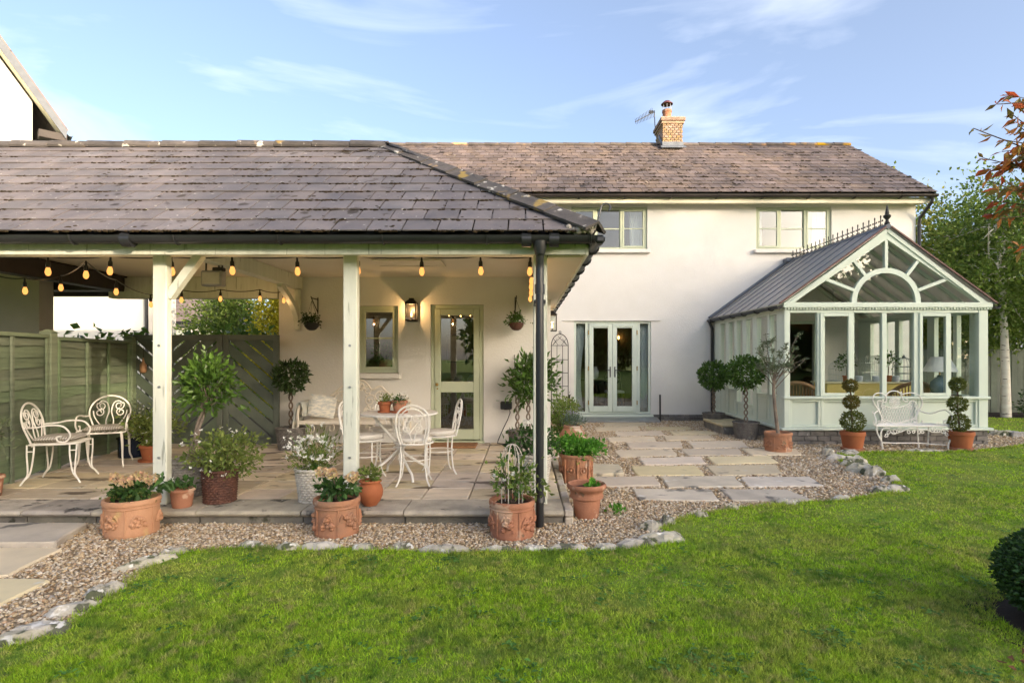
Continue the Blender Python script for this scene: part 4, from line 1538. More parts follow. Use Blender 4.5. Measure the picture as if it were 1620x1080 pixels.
# plain courses on the slopes that face away
sl_side = Vector((RX - hx, 0, RZ - ez))
slate_field(roof_w, (hx, EV, ez), (0, 1, 0), sl_side, HW - EV - .01, rows_w, expo_w, .292, .42, lambda p: clip_half(clip_half(p, 1, 0, HW - EV - .01), -1, kcos, -.03), M['slate'], M['slate_i'], lambda p, r: False, seed=22)
moss_lumps(roof_w, (XL, EV, ez), (1, 0, 0), vdir, ww, rows_w, expo_w, 560, M['moss'], lambda u, v: u + v * kcos < ww - .1 and u > 1, 31, .0115)
ridge_run(roof_w, (XL, RY, RZ + .035), (RX + .02, RY, RZ + .035), .46, .125, .085, M['ridge'])
ridge_run(roof_w, (hx + .02, EV - .02, ez + .06), (RX - .02, RY + .02, RZ + .045), .52, .135, .075, M['ridge'], name='hip_tile', round_=False)
ridge_run(roof_w, (RX, RY + .1, RZ + .03), (RX, HW - .01, RZ + .03), .46, .125, .085, M['ridge'])
mb = MB()
rnd = random.Random(4)
for k in range(26):
    mb.ball((hx - .06 + rnd.uniform(-.16, .05), EV + .0 + rnd.uniform(0, .10), ez + .03 + rnd.uniform(-.01, .035)), rnd.uniform(.02, .038), 7, 5, .4, rnd)
mb.build('hip_mortar', M['mortar'], roof_w, smooth=True)
mb = MB()
sp = [(hx + .0, EV - .02, ez + .05), (hx + .03, EV - .03, ez + .13), (hx + .045, EV - .03, ez + .20)]
for k in range(10):
    g = PI - k * .45
    rr = .05 - k * .003
    sp.append((hx + .045 + .05 + rr * math.cos(g), EV - .03, ez + .20 + rr * math.sin(g)))
mb.tube(sp, .008, 6)
mb.build('hip_iron', M['aerial'], roof_w, smooth=True)
# gutters
mb = MB()
gy = EV + .045
gutter(mb, (-9.0, gy, 2.452), (hx + .06, gy, 2.452), .060)
gx = .55
while gx > -6:
    mb.tube([(gx, gy + .066 * math.cos(a_), 2.452 + .066 * math.sin(a_)) for a_ in [PI + PI * k / 6 for k in range(7)]], .008, 5)
    gx -= .86
for gx in (-3.30, .02, .25):
    mb.tube([(gx - .04, gy, 2.425), (gx + .04, gy, 2.425)], .064, 10)
mb.box(hx + .0, hx + .085, gy - .066, gy + .066, 2.385, 2.455, .02)
mb.build('gutter', M['black'], wing, smooth=True)
mb = MB()
gutter(mb, (hx + .03, gy + .06, 2.452), (hx + .03, HW - .01, 2.452), .058)
y = 5.2
while y < 12.9:
    mb.tube([(hx + .03 + .066 * math.cos(a_), y, 2.452 + .066 * math.sin(a_)) for a_ in [PI + PI * k / 6 for k in range(7)]], .012, 5)
    y += .62
mb.build('side_gutter', M['black'], wing, smooth=True)
mb = MB()
dx, dy = .133, 4.80
mb.tube([(dx, gy, 2.40), (dx, gy, 2.33), (dx, dy, 2.24), (dx, dy, 2.18), (dx, dy, .16), (dx, dy, .02)], .0345, 12)
mb.tube([(dx, dy, 1.98), (dx, dy, 2.06)], .042, 12)
mb.tube([(dx, dy, .22), (dx, dy + .02, .30)], .044, 12)
mb.lathe([(.04, 2.30), (.055, 2.36), (.06, 2.41)], 12, (dx, gy, 0))
for z in (1.9,):
    mb.box(dx - .05, dx + .05, dy - .01, dy + .28, z, z + .03, .006)
mb.build('downpipe', M['black'], wing, smooth=True)

# ------------------------------------------------------------------ lights on the verandah
fest = thing('festoon_lights', 'string of glowing amber bulbs looped under the verandah eaves', 'lights', (-2.3, 5.4, 2.3))
hold = MB().lathe([(.010, .0), (.012, .045), (.021, .06), (.023, .10), (.019, .112), (.008, .115)][::-1], 10)
hold.v = [(x, y, -z) for x, y, z in hold.v]
hold_me = hold.mesh('lamp_holder', M['black'], True)
bl = MB().lathe([(.004, -.205), (.018, -.198), (.027, -.178), (.029, -.160), (.023, -.133), (.016, -.113)], 12)
bulb_me = bl.mesh('bulb', M['bulb'], True)
cable = MB()


def run(pts, sag=.03, start=None):
    allp = []
    for a, b in zip(pts[:-1], pts[1:]):
        for k in range(8):
            t = k / 8
            p = a.lerp(b, t)
            p.z -= sag * 4 * t * (1 - t)
            allp.append(p)
    allp.append(pts[-1])
    cable.tube(allp, .0065, 5)


def lampat(p, size=1.0):
    o = bpy.data.objects.new('lamp_holder', hold_me)
    C.objects.link(o)
    o.parent = fest
    o.location = p - ORG[fest.name]
    o.scale = (size * .86,) * 3
    o.rotation_euler = (random.uniform(-.08, .08), random.uniform(-.08, .08), 0)
    b_ = bpy.data.objects.new('bulb', bulb_me)
    C.objects.link(b_)
    b_.parent = o
    ld = bpy.data.lights.new('festoon_light', 'POINT')
    ld.energy = .28
    ld.color = (1.0, 0.56, 0.24)
    ld.shadow_soft_size = .02
    lo = bpy.data.objects.new('festoon_light', ld)
    C.objects.link(lo)
    lo.parent = o
    lo.location = (0, 0, -.24)
    return o


yf = 5.30
frontx = [-22, 76, 175, 271, 367, 470, 567, 667, 760, 839]
fp = [P(x, 405.5 + (k % 2) * 1.0, yf) for k, x in enumerate(frontx)]
run(fp, .014)
for p in fp[1:]:
    lampat(p)
bk = [P(-20, 430, 6.1), P(39, 440, 6.1), P(96, 436, 6.5), P(136, 413, 5.6), P(184, 443, 6.6), P(238, 466, 7.6), P(288, 459, 7.9), P(349, 458, 8.2), P(411, 458, 8.4), P(449, 461, 8.4)]
run(bk, .03)
for p in bk[1:]:
    lampat(p)
rt = [P(838, 407, yf)] + [P(839.5 - k * .3, 424 + 12.0 * k * .9, 5.8 + .55 * k) for k in range(4)]
run(rt, .02)
for p in rt[1:]:
    lampat(p)
cable.build('cable', M['black'], fest)

# hanging halogen heater lamp
hl = thing('halogen_lamp', 'square halogen floodlight hanging on two rods under the verandah ceiling', 'floodlight', P(336, 440, 6.5))
c = ORG[hl.name]
mb = MB()
mb.box(c.x - .12, c.x + .12, c.y - .03, c.y + .08, c.z - .09, c.z + .085, .012)
mb.build('housing', M['steel'], hl)
MB().box(c.x - .098, c.x + .098, c.y - .037, c.y - .0305, c.z - .068, c.z + .062, .003).build('glass_front', M['heater'], hl)
mb = MB()
for dx_ in (-.09, .06, .10):
    mb.tube([(c.x + dx_, c.y + .03, c.z + .08), (c.x + dx_ * .9, c.y + .03, CE)], .009, 6)
mb.box(c.x + .0, c.x + .12, c.y - .01, c.y + .07, c.z + .083, c.z + .125, .008)
mb.build('bracket', M['black_metal'], hl)


def lantern(label, loc, rz, w, h, energy):
    t = thing('wall_lantern', label, 'lantern', loc, rz)
    mb = MB()
    y1 = -.02
    y0 = y1 - w
    mb.box(-w / 2, w / 2, y0, y1, 0, .02, .004)
    mb.box(-w / 2, w / 2, y0, y1, h - .02, h, .004)
    for x in (-w / 2 + .001, w / 2 - .013):
        for y in (y0 + .001, y1 - .013):
            mb.box(x, x + .012, y, y + .012, .021, h - .021)
    mb.add([(-w / 2 - .01, y0 - .01, h), (w / 2 + .01, y0 - .01, h), (w / 2 + .01, y1 + .005, h), (-w / 2 - .01, y1 + .005, h), (-w / 4, y0 * .72, h + .05), (w / 4, y0 * .72, h + .05), (w / 4, y1 - w * .25, h + .05), (-w / 4, y1 - w * .25, h + .05)],
           [(0, 1, 5, 4), (1, 2, 6, 5), (2, 3, 7, 6), (3, 0, 4, 7), (4, 5, 6, 7), (3, 2, 1, 0)])
    mb.box(-w * .22, w * .22, y0 * .68, y1 - w * .3, h + .05, h + .075, .004)
    mb.build('case', M['black_metal'], t, local=True)
    MB().box(-w / 2 + .0, w / 2 - .0, -.0195, -.002, -.01, h + .01, .004).build('back_plate', M['black_metal'], t, local=True)
    g = MB()
    for a_, b_ in (((-w / 2 + .013, y0 + .004), (w / 2 - .014, y0 + .006)), ((-w / 2 + .004, y0 + .014), (-w / 2 + .006, y1 - .014)), ((w / 2 - .006, y0 + .014), (w / 2 - .004, y1 - .014))):
        g.box(a_[0], b_[0], a_[1], b_[1], .021, h - .021)
    g.build('lantern_glass', M['glass_c'], t, local=True)
    MB().lathe([(.004, .06), (.011, .075), (.013, .10), (.008, .13), (.002, .15)], 8, (0, (y0 + y1) / 2, 0)).build('bulb', M['filament'], t, local=True, smooth=True)
    MB().tube([(0, (y0 + y1) / 2, .02), (0, (y0 + y1) / 2, .06)], .010, 8).build('candle', M['black_metal'], t, local=True)
    ld = bpy.data.lights.new('lantern_light', 'POINT')
    ld.energy = energy
    ld.color = (1.0, 0.55, 0.22)
    ld.shadow_soft_size = .012
    lo = bpy.data.objects.new('lantern_light', ld)
    C.objects.link(lo)
    lo.parent = t
    lo.location = (0, (y0 + y1) / 2, .175)
    return t


lantern('black box wall lantern glowing between the verandah window and door', (P(653, 508, VW).x, VW - .002, P(653, 508, VW).z), 0, .165, .27, 3.0)
lantern('black wall lantern on the side wall above the arched trellis', (.412, 10.3, 1.92), R(90), .16, .30, 1.2)

# socket with its cable
t = thing('outdoor_socket', 'black weatherproof socket box with trailing cable on the verandah wall', 'socket', P(801, 641, VW - .03))
c = ORG[t.name]
MB().box(c.x - .09, c.x + .09, VW - .075, VW - .003, c.z - .06, c.z + .065, .015).build('box', M['black'], t)
mb = MB()
mb.tube([(c.x - .03, VW - .06, c.z - .06), (c.x + .05, VW - .06, c.z - .055), (c.x + .06, VW - .055, c.z - .11), (c.x + .02, VW - .05, c.z - .22), (c.x - .05, VW - .07, c.z - .36), (c.x - .12, VW - .12, c.z - .52), (c.x - .13, VW - .16, PZ + .015),
         (c.x - .04, VW - .2, PZ + .012), (c.x + .15, VW - .18, PZ + .012)], .008, 6)
mb.tube([(c.x + .14, VW - .03, c.z + .03), (c.x + .15, VW - .02, c.z + .25), (c.x + .13, VW - .02, c.z + .55), (c.x + .125, VW - .02, c.z + .78)], .006, 5)
mb.build('cable', M['black'], t, smooth=True)
# mat
o = MB().box(-1.40, -.70, 8.22, 8.64, PZ + .004, PZ + .03, .006).build('door_mat', M['mat'])
tag(o, 'brown coir mat in front of the half glazed verandah door', 'doormat')

# rooms seen through the glass of the wing
t = thing('dresser_pot', 'pinkish pot with green houseplant inside the verandah window', 'houseplant', (-2.25, VW + .32, 1.20))
MB().lathe([(.08, 0), (.11, .06), (.115, .18), (.10, .22), (.085, .21)], 16, (-2.22, VW + .36, 1.205)).build('pot', M['terracotta_p'], t, smooth=True)
window_plant = t
o = MB().box(-2.7, -1.8, VW + .225, VW + .56, 1.165, 1.203, .01).build('window_shelf', M['cream_paint'])
tag(o, 'inner window board behind the verandah window', 'shelf')
cab = thing('sideboard', 'dark sideboard inside the room behind the verandah door', 'sideboard', (-1.0, 10.9, .1))
MB().box(-1.8, -.2, 10.75, 11.19, .13, .86, .01).build('body', M['dark_furniture'], cab)
MB().box(-1.85, -.15, 10.7, 11.19, .861, .90, .01).build('top', M['dark_furniture'], cab)
for k, x in enumerate((-1.32, -.82)):
    o = thing('framed_picture', ('framed picture hung left on the room wall behind the verandah door', 'framed picture hung right on the room wall behind the verandah door')[k], 'picture', (x, 11.19, 1.5))
    mb = MB()
    frame_rect(mb, x - .2, x + .2, 1.35, 1.9, 11.16, 11.198, .03)
    mb.build('frame', M['black'], o)
    MB().box(x - .17, x + .17, 11.185, 11.197, 1.38, 1.87).build('print', M['pad'], o)
for k, x in enumerate((-1.25, -1.0)):
    o = MB().lathe([(.05, 0), (.09, .05), (.10, .12), (.06, .20), (.04, .22)], 14, (x, 10.95, .90)).build('vase', M['porcelain'], smooth=True)
    tag(o, ('white vase on the sideboard nearer the door knob', 'white vase on the sideboard farther from the door knob')[k], 'vase')
ch_ = thing('chandelier', 'small chandelier of glowing candle bulbs inside the wing room', 'chandelier', (-1.15, 10.1, 2.2))
mb = MB()
mb.tube([(-1.15, 10.1, 2.64), (-1.15, 10.1, 2.15)], .008, 6)
for k in range(5):
    g = 2 * PI * k / 5 + .3
    mb.tube([(-1.15, 10.1, 2.16), (-1.15 + .12 * math.cos(g), 10.1 + .12 * math.sin(g), 2.12), (-1.15 + .2 * math.cos(g), 10.1 + .2 * math.sin(g), 2.18)], .007, 5)
mb.build('arms', M['black_metal'], ch_)
for k in range(5):
    g = 2 * PI * k / 5 + .3
    MB().ball((-1.15 + .2 * math.cos(g), 10.1 + .2 * math.sin(g), 2.205), (.012, .012, .022), 8, 6).build('bulb', M['filament'], ch_)
# ================================================================== conservatory
CF = 9.46
cx0, cx1 = 4.33, 7.72
cons = thing('conservatory', 'pale green gabled conservatory with glazed arch and iron ridge cresting', 'conservatory', ((cx0 + cx1) / 2, CF, 0))
zb, zs, zh, ze = .235, .80, 2.19, 2.30     # plinth top, sill, window head, eaves
xc = (cx0 + cx1) / 2
zr = 3.56
# plinth blocks
MB().box(cx0 + .05, cx1 - .05, CF + .05, HW - .04, -.02, zb - .004).build('floor_slab', M['block'], cons)
for side in (0, 1, 2):
    L = (cx1 - cx0) if side == 0 else (HW - CF - .05)
    for k in range(3):
        u = -.11 if k % 2 else 0.0
        z0 = -.02 + k * .084
        while u < L:
            a, b = max(0, u) + .004, min(L, u + .22) - .004
            u += .22
            if b - a < .03:
                continue
            j = random.uniform(0, .008)
            if side == 0:
                q = MB().box(cx0 + a, cx0 + b, CF - j, CF + .049, z0, z0 + .078, .006)
            elif side == 1:
                q = MB().box(cx0 - j, cx0 + .049, CF + .05 + a, CF + .05 + b, z0, z0 + .078, .006)
            else:
                q = MB().box(cx1 - .049, cx1 + j, CF + .05 + a, CF + .05 + b, z0, z0 + .078, .006)
            q.build('plinth_block', M['block'], cons)
mb = MB()
mb.box(cx0 - .06, cx1 + .06, CF - .05, CF + .07, zb + .001, zb + .045, .01)
mb.box(cx0 - .06, cx0 + .07, CF + .071, HW - .003, zb + .001, zb + .045, .01)
mb.box(cx1 - .07, cx1 + .06, CF + .071, HW - .003, zb + .001, zb + .045, .01)
mb.build('base_rail', M['mint'], cons)
# front frame
pf = [(1250, 1293.4), (1306, 1344), (1352.6, 1396), (1404, 1446.5), (1460, 1498), (1506, 1548.6)]
pf = [((a - CX) * CF / FPX, (b - CX) * CF / FPX) for a, b in pf]
for a, b in ((cx0, pf[0][0]), (pf[-1][1], cx1)):
    MB().box(a, b, CF, CF + .09, zb + .046, ze - .06, .006).build('corner_post', M['mint'], cons)
for i in range(5):
    MB().box(pf[i][1], pf[i + 1][0], CF + .012, CF + .085, zs + .001, zh, .008).build('mullion', M['mint'], cons)
MB().box(cx0 - .02, cx1 + .02, CF - .035, CF + .085, zs - .045, zs, .008).build('sill', M['mint'], cons)
MB().box(pf[0][0] + .001, pf[-1][1] - .001, CF + .006, CF + .088, zh + .001, ze - .061, .004).build('head_rail', M['mint'], cons)
for i, (a, b) in enumerate(pf):
    pane(a - .004, b + .004, zs + .001, zh - .001, CF + .05, M['glass_c'], cons)
    if i in (1, 4):
        f = MB()
        frame_rect(f, a - .09 if i == 1 else a - .06, b + .03, zs + .004, zh - .003, CF - .012, CF + .011, .055)
        f.build('opening_sash', M['mint'], cons)
# panels below the sill
bounds = [pf[0][0] - .01, (pf[0][1] + pf[1][0]) / 2, (pf[2][1] + pf[3][0]) / 2, (pf[3][1] + pf[4][0]) / 2, pf[-1][1] + .01]
MB().box(pf[0][0] + .001, pf[-1][1] - .001, CF + .055, CF + .08, zb + .046, zs - .046).build('apron_board', M['mint'], cons)
for i in range(len(bounds) - 1):
    a, b = bounds[i], bounds[i + 1]
    mb = MB()
    frame_rect(mb, a + .003, b - .003, zb + .048, zs - .047, CF + .018, CF + .054, .045)
    mb.build('apron_frame', M['mint'], cons)
# dentil frieze
MB().box(cx0 - .03, cx1 + .05, CF - .04, CF + .09, ze - .025, ze + .06, .006).build('frieze_board', M['mint'], cons)
mb = MB()
x = cx0
while x < cx1 + .02:
    mb.box(x, x + .026, CF - .028, CF - .001, ze - .058, ze - .026)
    x += .05
mb.build('dentils', M['mint'], cons)
# gable: rakes, arch, spokes, panes
gz = ze + .061
hw_ = (cx1 - cx0) / 2 + .05
slope = (zr - ze) / hw_


def rake_z(x):
    return zr - slope * abs(x - xc)


mb = MB()
for s in (-1, 1):
    a = Vector((xc + s * hw_, CF + .02, ze + .0))
    b = Vector((xc, CF + .02, zr))
    dn = Vector((0, 0, -.14))
    mb.prism([a + Vector((0, -.035, .02)), b + Vector((0, -.035, .0)), b + Vector((0, -.035, -.15)), Vector((xc + s * (hw_ - .20), CF - .015, ze + .0615))], (0, .09, 0))
mb.build('rake_board', M['mint'], cons)
ro, ri = .575, .49
arch = []
K = 28
mb = MB()
for k in range(K):
    g0, g1 = PI * k / K, PI * (k + 1) / K
    q = [(xc + ri * math.cos(g0), CF + .0, gz + ri * math.sin(g0)), (xc + ro * math.cos(g0), CF + .0, gz + ro * math.sin(g0)), (xc + ro * math.cos(g1), CF + .0, gz + ro * math.sin(g1)), (xc + ri * math.cos(g1), CF + .0, gz + ri * math.sin(g1))]
    mb.prism(q, (0, .06, 0))
mb.build('arch', M['mint'], cons)
angs = [R(21), R(52.5), R(90), R(127.5), R(159)]


def hit(g):
    # distance from the arch centre to the underside of the rake
    best = None
    for r in np.linspace(ro, 2.2, 400):
        x, z = xc + r * math.cos(g), gz + r * math.sin(g)
        if z > rake_z(x) - .13:
            return r
    return 2.0


for g in angs:
    r = hit(g) + .02
    a = Vector((xc + (ro - .01) * math.cos(g), CF + .03, gz + (ro - .01) * math.sin(g)))
    b = Vector((xc + r * math.cos(g), CF + .03, gz + r * math.sin(g)))
    MB().bar(a, b, .05, .07, up=(0, 1, 0)).build('spoke', M['mint'], cons)
aa = [0.0] + angs + [PI]
for i in range(len(aa) - 1):
    g0, g1 = aa[i], aa[i + 1]
    pts = []
    for k in range(7):
        g = g0 + (g1 - g0) * k / 6
        pts.append((xc + (ro - .02) * math.cos(g), CF + .03, gz + (ro - .02) * math.sin(g)))
    for k in range(6, -1, -1):
        g = g0 + (g1 - g0) * k / 6
        g = min(max(g, .045), PI - .045) if k in (0, 6) else g
        r = hit(g) + .015
        pts.append((xc + r * math.cos(g), CF + .03, gz + r * math.sin(g)))
    MB().prism(pts, (0, .006, 0)).build('pane', M['glass_c'], cons)
MB().prism([(xc + (ri + .01) * math.cos(PI * k / 20), CF + .03, gz + (ri + .01) * math.sin(PI * k / 20)) for k in range(21)], (0, .006, 0)).build('pane', M['glass_c'], cons)
# side walls
ysp = [(12.55, 12.23), (12.05, 11.72), (11.59, 11.28), (11.10, 10.78), (10.59, 10.13), (10.04, 9.76)]
for s in (0, 1):
    X0 = cx0 if s == 0 else cx1 - .085
    X1 = X0 + .085
    xg = X0 + .045
    yy = [CF + .092] + [q for p in reversed(ysp) for q in reversed(p)] + [HW - .004]
    for k in range(0, len(yy) - 1, 2):
        MB().box(X0, X1, yy[k], yy[k + 1], zb + .046, ze - .06, .006).build('side_mullion', M['mint'], cons)
    for k in range(1, len(yy) - 1, 2):
        a, b = yy[k], yy[k + 1]
        door_bay = s == 0 and 10.7 < (a + b) / 2 < 11.7
        zl = .55 if door_bay else zs
        MB().box(xg - .003, xg + .003, a, b, zl, zh, 0).build('pane', M['glass_c'], cons)
        f = MB()
        f.box(X0 + .02, X1 - .02, a + .001, b - .001, zb + .047, zl - .03)
        f.box(X0 - .012, X1 - .002, a + .001, b - .001, zl - .029, zl, .004)
        f.box(X0 + .006, X0 + .0195, a + .04, b - .04, zb + .11, zl - .09, .006)
        f.build('side_panel', M['mint'], cons)
        MB().box(X0 + .004, X1 - .004, a + .001, b - .001, zh, ze - .061, .004).build('side_head', M['mint'], cons)
    MB().box(X0 - .01, X1 + .005, CF + .092, HW - .004, ze - .059, ze + .03, .006).build('wall_plate', M['mint'], cons)
mb = MB()
mb.box(cx0 - .03, cx0 - .012, 11.16, 11.20, .72, .80, .004)
mb.build('door_catch', M['black_metal'], cons)
# roof glazing
for s in (-1, 1):
    E = Vector((xc + s * (hw_ + .03), 0, ze + .0 - slope * .03 + .035))
    T = Vector((xc + s * .02, 0, zr + .02))
    y0, y1 = CF - .05, HW - .005
    n = 8
    dn = Vector((-s * slope, 0, -1)).normalized() * -1
    dn = Vector((s * slope, 0, 1)).normalized()
    for k in range(n):
        a, b = y0 + (y1 - y0) * k / n, y0 + (y1 - y0) * (k + 1) / n
        q = [Vector((E.x, a, E.z)), Vector((E.x, b, E.z)), Vector((T.x, b, T.z)), Vector((T.x, a, T.z))]
        MB().prism([p + dn * .03 for p in q], -dn * .016).build('roof_panel', M['roof_panel'], cons)
    for k in range(n + 1):
        y = y0 + (y1 - y0) * k / n
        MB().bar(Vector((E.x, y, E.z)) + dn * .037, Vector((T.x, y, T.z)) + dn * .037, .022 if k else .05, .012 if k else .024, up=dn).build('glazing_bar', M['lead'] if k else pmat('red_brown_capping', (0.12, 0.045, 0.04), (0.085, 0.034, 0.03), 6, 0.5), cons)
        MB().bar(Vector((E.x - s * .10, y + (.04 if k == 0 else 0), E.z + .02)) - dn * .03, Vector((T.x, y + (.04 if k == 0 else 0), T.z)) - dn * .03, .05, .06, up=dn).build('rafter', M['mint'], cons)
    mb = MB()
    gutter(mb, (E.x + s * .03, y0 - .02, E.z - .01), (E.x + s * .03, y1, E.z - .01), .052)
    for k in range(6):
        y = y0 + .3 + k * .6
        mb.tube([(E.x + s * .03 + .06 * math.cos(a_), y, E.z - .01 + .06 * math.sin(a_)) for a_ in [PI + PI * q / 6 for q in range(7)]], .012, 5)
    mb.build('gutter', M['black'], cons, smooth=True)
    mb = MB()
    mb.bar(Vector((E.x, HW - .02, E.z)) + dn * .06, Vector((T.x, HW - .02, T.z)) + dn * .06, .03, .12, up=(0, 1, 0))
    mb.bar(Vector((E.x, HW - .08, E.z)) + dn * .052, Vector((T.x, HW - .08, T.z)) + dn * .052, .13, .012, up=dn)
    mb.build('flashing', M['lead'], cons)
mb = MB()
mb.tube([(cx0 - .12, HW - .07, ze - .02), (cx0 - .05, HW - .06, ze - .2), (cx0 - .05, HW - .06, 0)], .034, 10)
mb.build('downpipe', M['black'], cons, smooth=True)
mb = MB()
mb.tube([(xc, CF - .06, zr + .055), (xc, HW - .01, zr + .055)], .045, 8)
mb.box(xc - .12, xc + .12, HW - .2, HW - .003, zr + .04, zr + .14, .02)
mb.build('ridge_cap', M['lead'], cons)
# cresting: a row of small fleur-de-lis
cr = MB()
y = CF + .15
while y < HW - .15:
    b = Vector((xc, y, zr + .095))
    cr.tube([b, b + Vector((0, 0, .15))], .009, 5)
    cr.ball(b + Vector((0, 0, .165)), (.012, .016, .028), 6, 5)
    cr.tube([b + Vector((0, -.05, .085)), b + Vector((0, .05, .085))], .008, 5)
    for s in (-1, 1):
        cr.ball(b + Vector((0, s * .05, .09)), (.011, .015, .018), 6, 4)
        cr.tube([b + Vector((0, s * .01, .02)), b + Vector((0, s * .045, .035)), b + Vector((0, s * .06, .0))], .007, 4)
    y += .165
cr.tube([(xc, CF + .0, zr + .10), (xc, HW - .1, zr + .10)], .009, 5)
cr.build('cresting', M['black_metal'], cons)
MB().lathe([(.03, 0), (.045, .02), (.028, .05), (.022, .08), (.055, .12), (.058, .15), (.03, .17), (.032, .19), (.012, .30), (.003, .34)], 12, (xc, CF - .02, zr + .09)).build('finial', M['black_metal'], cons, smooth=True)

# stone step at the side door
o = MB().box(3.72, 4.26, 10.62, 11.7, -.02, .15, .012)
st = o.build('door_step', M['block'])
tag(st, 'low stone step beside the conservatory side door', 'step')
MB().box(3.69, 4.262, 10.59, 11.73, .151, .195, .012).build('step_slab', M['flag'], st)

# ------------------------------------------------------------------ things inside the conservatory
zf = zb
tb = thing('yellow_table', 'long yellow painted table with cream top inside the conservatory', 'table', (6.6, 11.1, zf))
ty = 10.75
tz = .985
MB().box(5.68, 7.40, ty, ty + .55, tz - .03, tz, .006).build('top', M['cream_top'], tb)
MB().box(5.74, 7.34, ty + .03, ty + .52, tz - .42, tz - .031, .006).build('apron', M['yellow'], tb)
for x in (5.76, 7.26):
    for y in (ty + .05, ty + .44):
        MB().box(x, x + .06, y, y + .06, zf, tz - .421, .004).build('leg', M['yellow'], tb)


def cage(label, x, y, z, r, h, mat, box=False):
    t = thing('birdcage', label, 'birdcage', (x, y, z))
    mb = MB()
    n = 20
    if not box:
        for k in range(n):
            g = 2 * PI * k / n
            pts = [(x + r * math.cos(g), y + r * math.sin(g), z + .02), (x + r * math.cos(g), y + r * math.sin(g), z + h * .55)]
            for q in range(1, 7):
                t_2 = q / 6 * PI / 2
                pts.append((x + r * math.cos(t_2) * math.cos(g), y + r * math.cos(t_2) * math.sin(g), z + h * .55 + h * .33 * math.sin(t_2)))
            mb.tube(pts, .0032, 4)
        for zz in (.02, h * .3, h * .55):
            mb.tube([(x + r * math.cos(2 * PI * k / 24), y + r * math.sin(2 * PI * k / 24), z + zz) for k in range(24)], .006, 5, closed=True)
        mb.build('bars', mat, t)
        MB().lathe([(.02, h * .86), (.035, h * .9), (.02, h * .95), (.006, h)], 10, (x, y, z)).build('finial', mat, t, smooth=True)
        MB().lathe([(r + .012, 0), (r + .012, .018), (r, .02)], 24, (x, y, z)).build('tray', mat, t)
    else:
        for k in range(11):
            xx = x - r + 2 * r * k / 10
            for yy_ in (y - r * .6, y + r * .6):
                mb.tube([(xx, yy_, z + .02), (xx, yy_, z + h * .7), (xx * .8 + x * .2, y + (yy_ - y) * .5, z + h * .92), (xx * .55 + x * .45, y, z + h)], .004, 4)
        for zz in (.02, h * .35, h * .7):
            mb.tube([(x - r, y - r * .6, z + zz), (x + r, y - r * .6, z + zz), (x + r, y + r * .6, z + zz), (x - r, y + r * .6, z + zz)], .006, 4, closed=True)
        mb.build('bars', mat, t)
        MB().box(x - r - .01, x + r + .01, y - r * .6 - .01, y + r * .6 + .01, z, z + .018, .004).build('tray', mat, t)
    return t


cage('domed grey wire birdcage on the yellow table', P(1430, 600, 10.95).x, 10.95, tz, .19, .52, M['cage'])
cage('arched white wire birdcage beside the potted plant on the yellow table', P(1380, 600, 11.0).x, 11.0, tz, .20, .50, M['cage_w'], True)
cage('white domed birdcage at the doorway end of the yellow table', P(1325, 600, 11.05).x, 11.05, tz, .16, .45, M['cage_w'])
for k, (px, lab) in enumerate(((1359, 'small white planter near the arched birdcage'), (1386, 'wide white planter under the arched birdcage'), (1417, 'white lidded jar near the domed grey birdcage'))):
    x = P(px, 600, 10.83).x
    o = MB().lathe([(.05, 0), (.065, .02), (.07, .11), (.062, .115), (.055, .1)], 14, (x, 10.83, tz)).build('planter', M['porcelain'], smooth=True)
    tag(o, lab, 'planter')
lp = thing('table_lamp', 'table lamp with white cone shade and blue glass base in the conservatory', 'lamp', (P(1487, 600, 10.0).x, 10.0, zf))
lx = ORG[lp.name].x
lz = .80
MB().lathe([(.07, 0), (.13, .04), (.155, .13), (.14, .22), (.07, .29), (.04, .31), (.04, .34)], 20, (lx, 10.0, lz)).build('base', M['blue_glass'], lp, smooth=True)
sh = MB().lathe([(.265, .0), (.135, .26), (.131, .26), (.258, .0)], 28, (lx, 10.0, lz + .40))
sh.f = [f for f in sh.f if len(f) == 4]
sh.build('lampshade', M['lampshade'], lp, smooth=True)
MB().tube([(lx, 10, lz + .34), (lx, 10, lz + .60)], .01, 6).build('stem', M['brass'], lp)
o = thing('side_table', 'small dark side table carrying the blue glass lamp', 'table', (lx, 10.0, zf))
MB().lathe([(.25, 0), (.25, .025)], 20, (lx, 10.0, lz - .027)).build('top', M['dark_furniture'], o)
MB().tube([(lx, 10.0, zf), (lx, 10.0, lz - .028)], .03, 8).build('leg', M['dark_furniture'], o)
MB().lathe([(.15, 0), (.14, .02), (.03, .05)], 16, (lx, 10.0, zf)).build('foot', M['dark_furniture'], o)


def wicker_chair(label, x, y, rz):
    t = thing('wicker_chair', label, 'chair', (x, y, zf), rz)
    mb = MB()
    arc = []
    for k in range(21):
        g = PI * k / 20
        z = .50 + .26 * math.sin(g) ** .8
        arc.append((-.33 * math.cos(g), .30 * math.sin(g) - .02, z))
    mb.tube(arc, .035, 8)
    mb.build('rim', M['rattan'], t, local=True, smooth=True)
    mb = MB()
    for k in range(21):
        p = arc[k]
        mb.tube([(p[0] * .86, p[1] * .86, .30), p], .011, 5)
    for zz in (.36, .44):
        mb.tube([(-.30 * math.cos(PI * k / 16), .27 * math.sin(PI * k / 16) - .02, zz) for k in range(17)], .012, 5)
    mb.build('spindles', M['rattan'], t, local=True)
    MB().lathe([(.27, .27), (.30, .29), (.30, .33), (.26, .345)], 20).build('seat', M['rattan'], t, local=True, smooth=True)
    for a_ in range(4):
        g = PI / 4 + a_ * PI / 2
        MB().tube([(.24 * math.cos(g), .24 * math.sin(g), .29), (.27 * math.cos(g), .27 * math.sin(g), 0)], .022, 6).build('leg', M['rattan'], t, local=True)
    return t


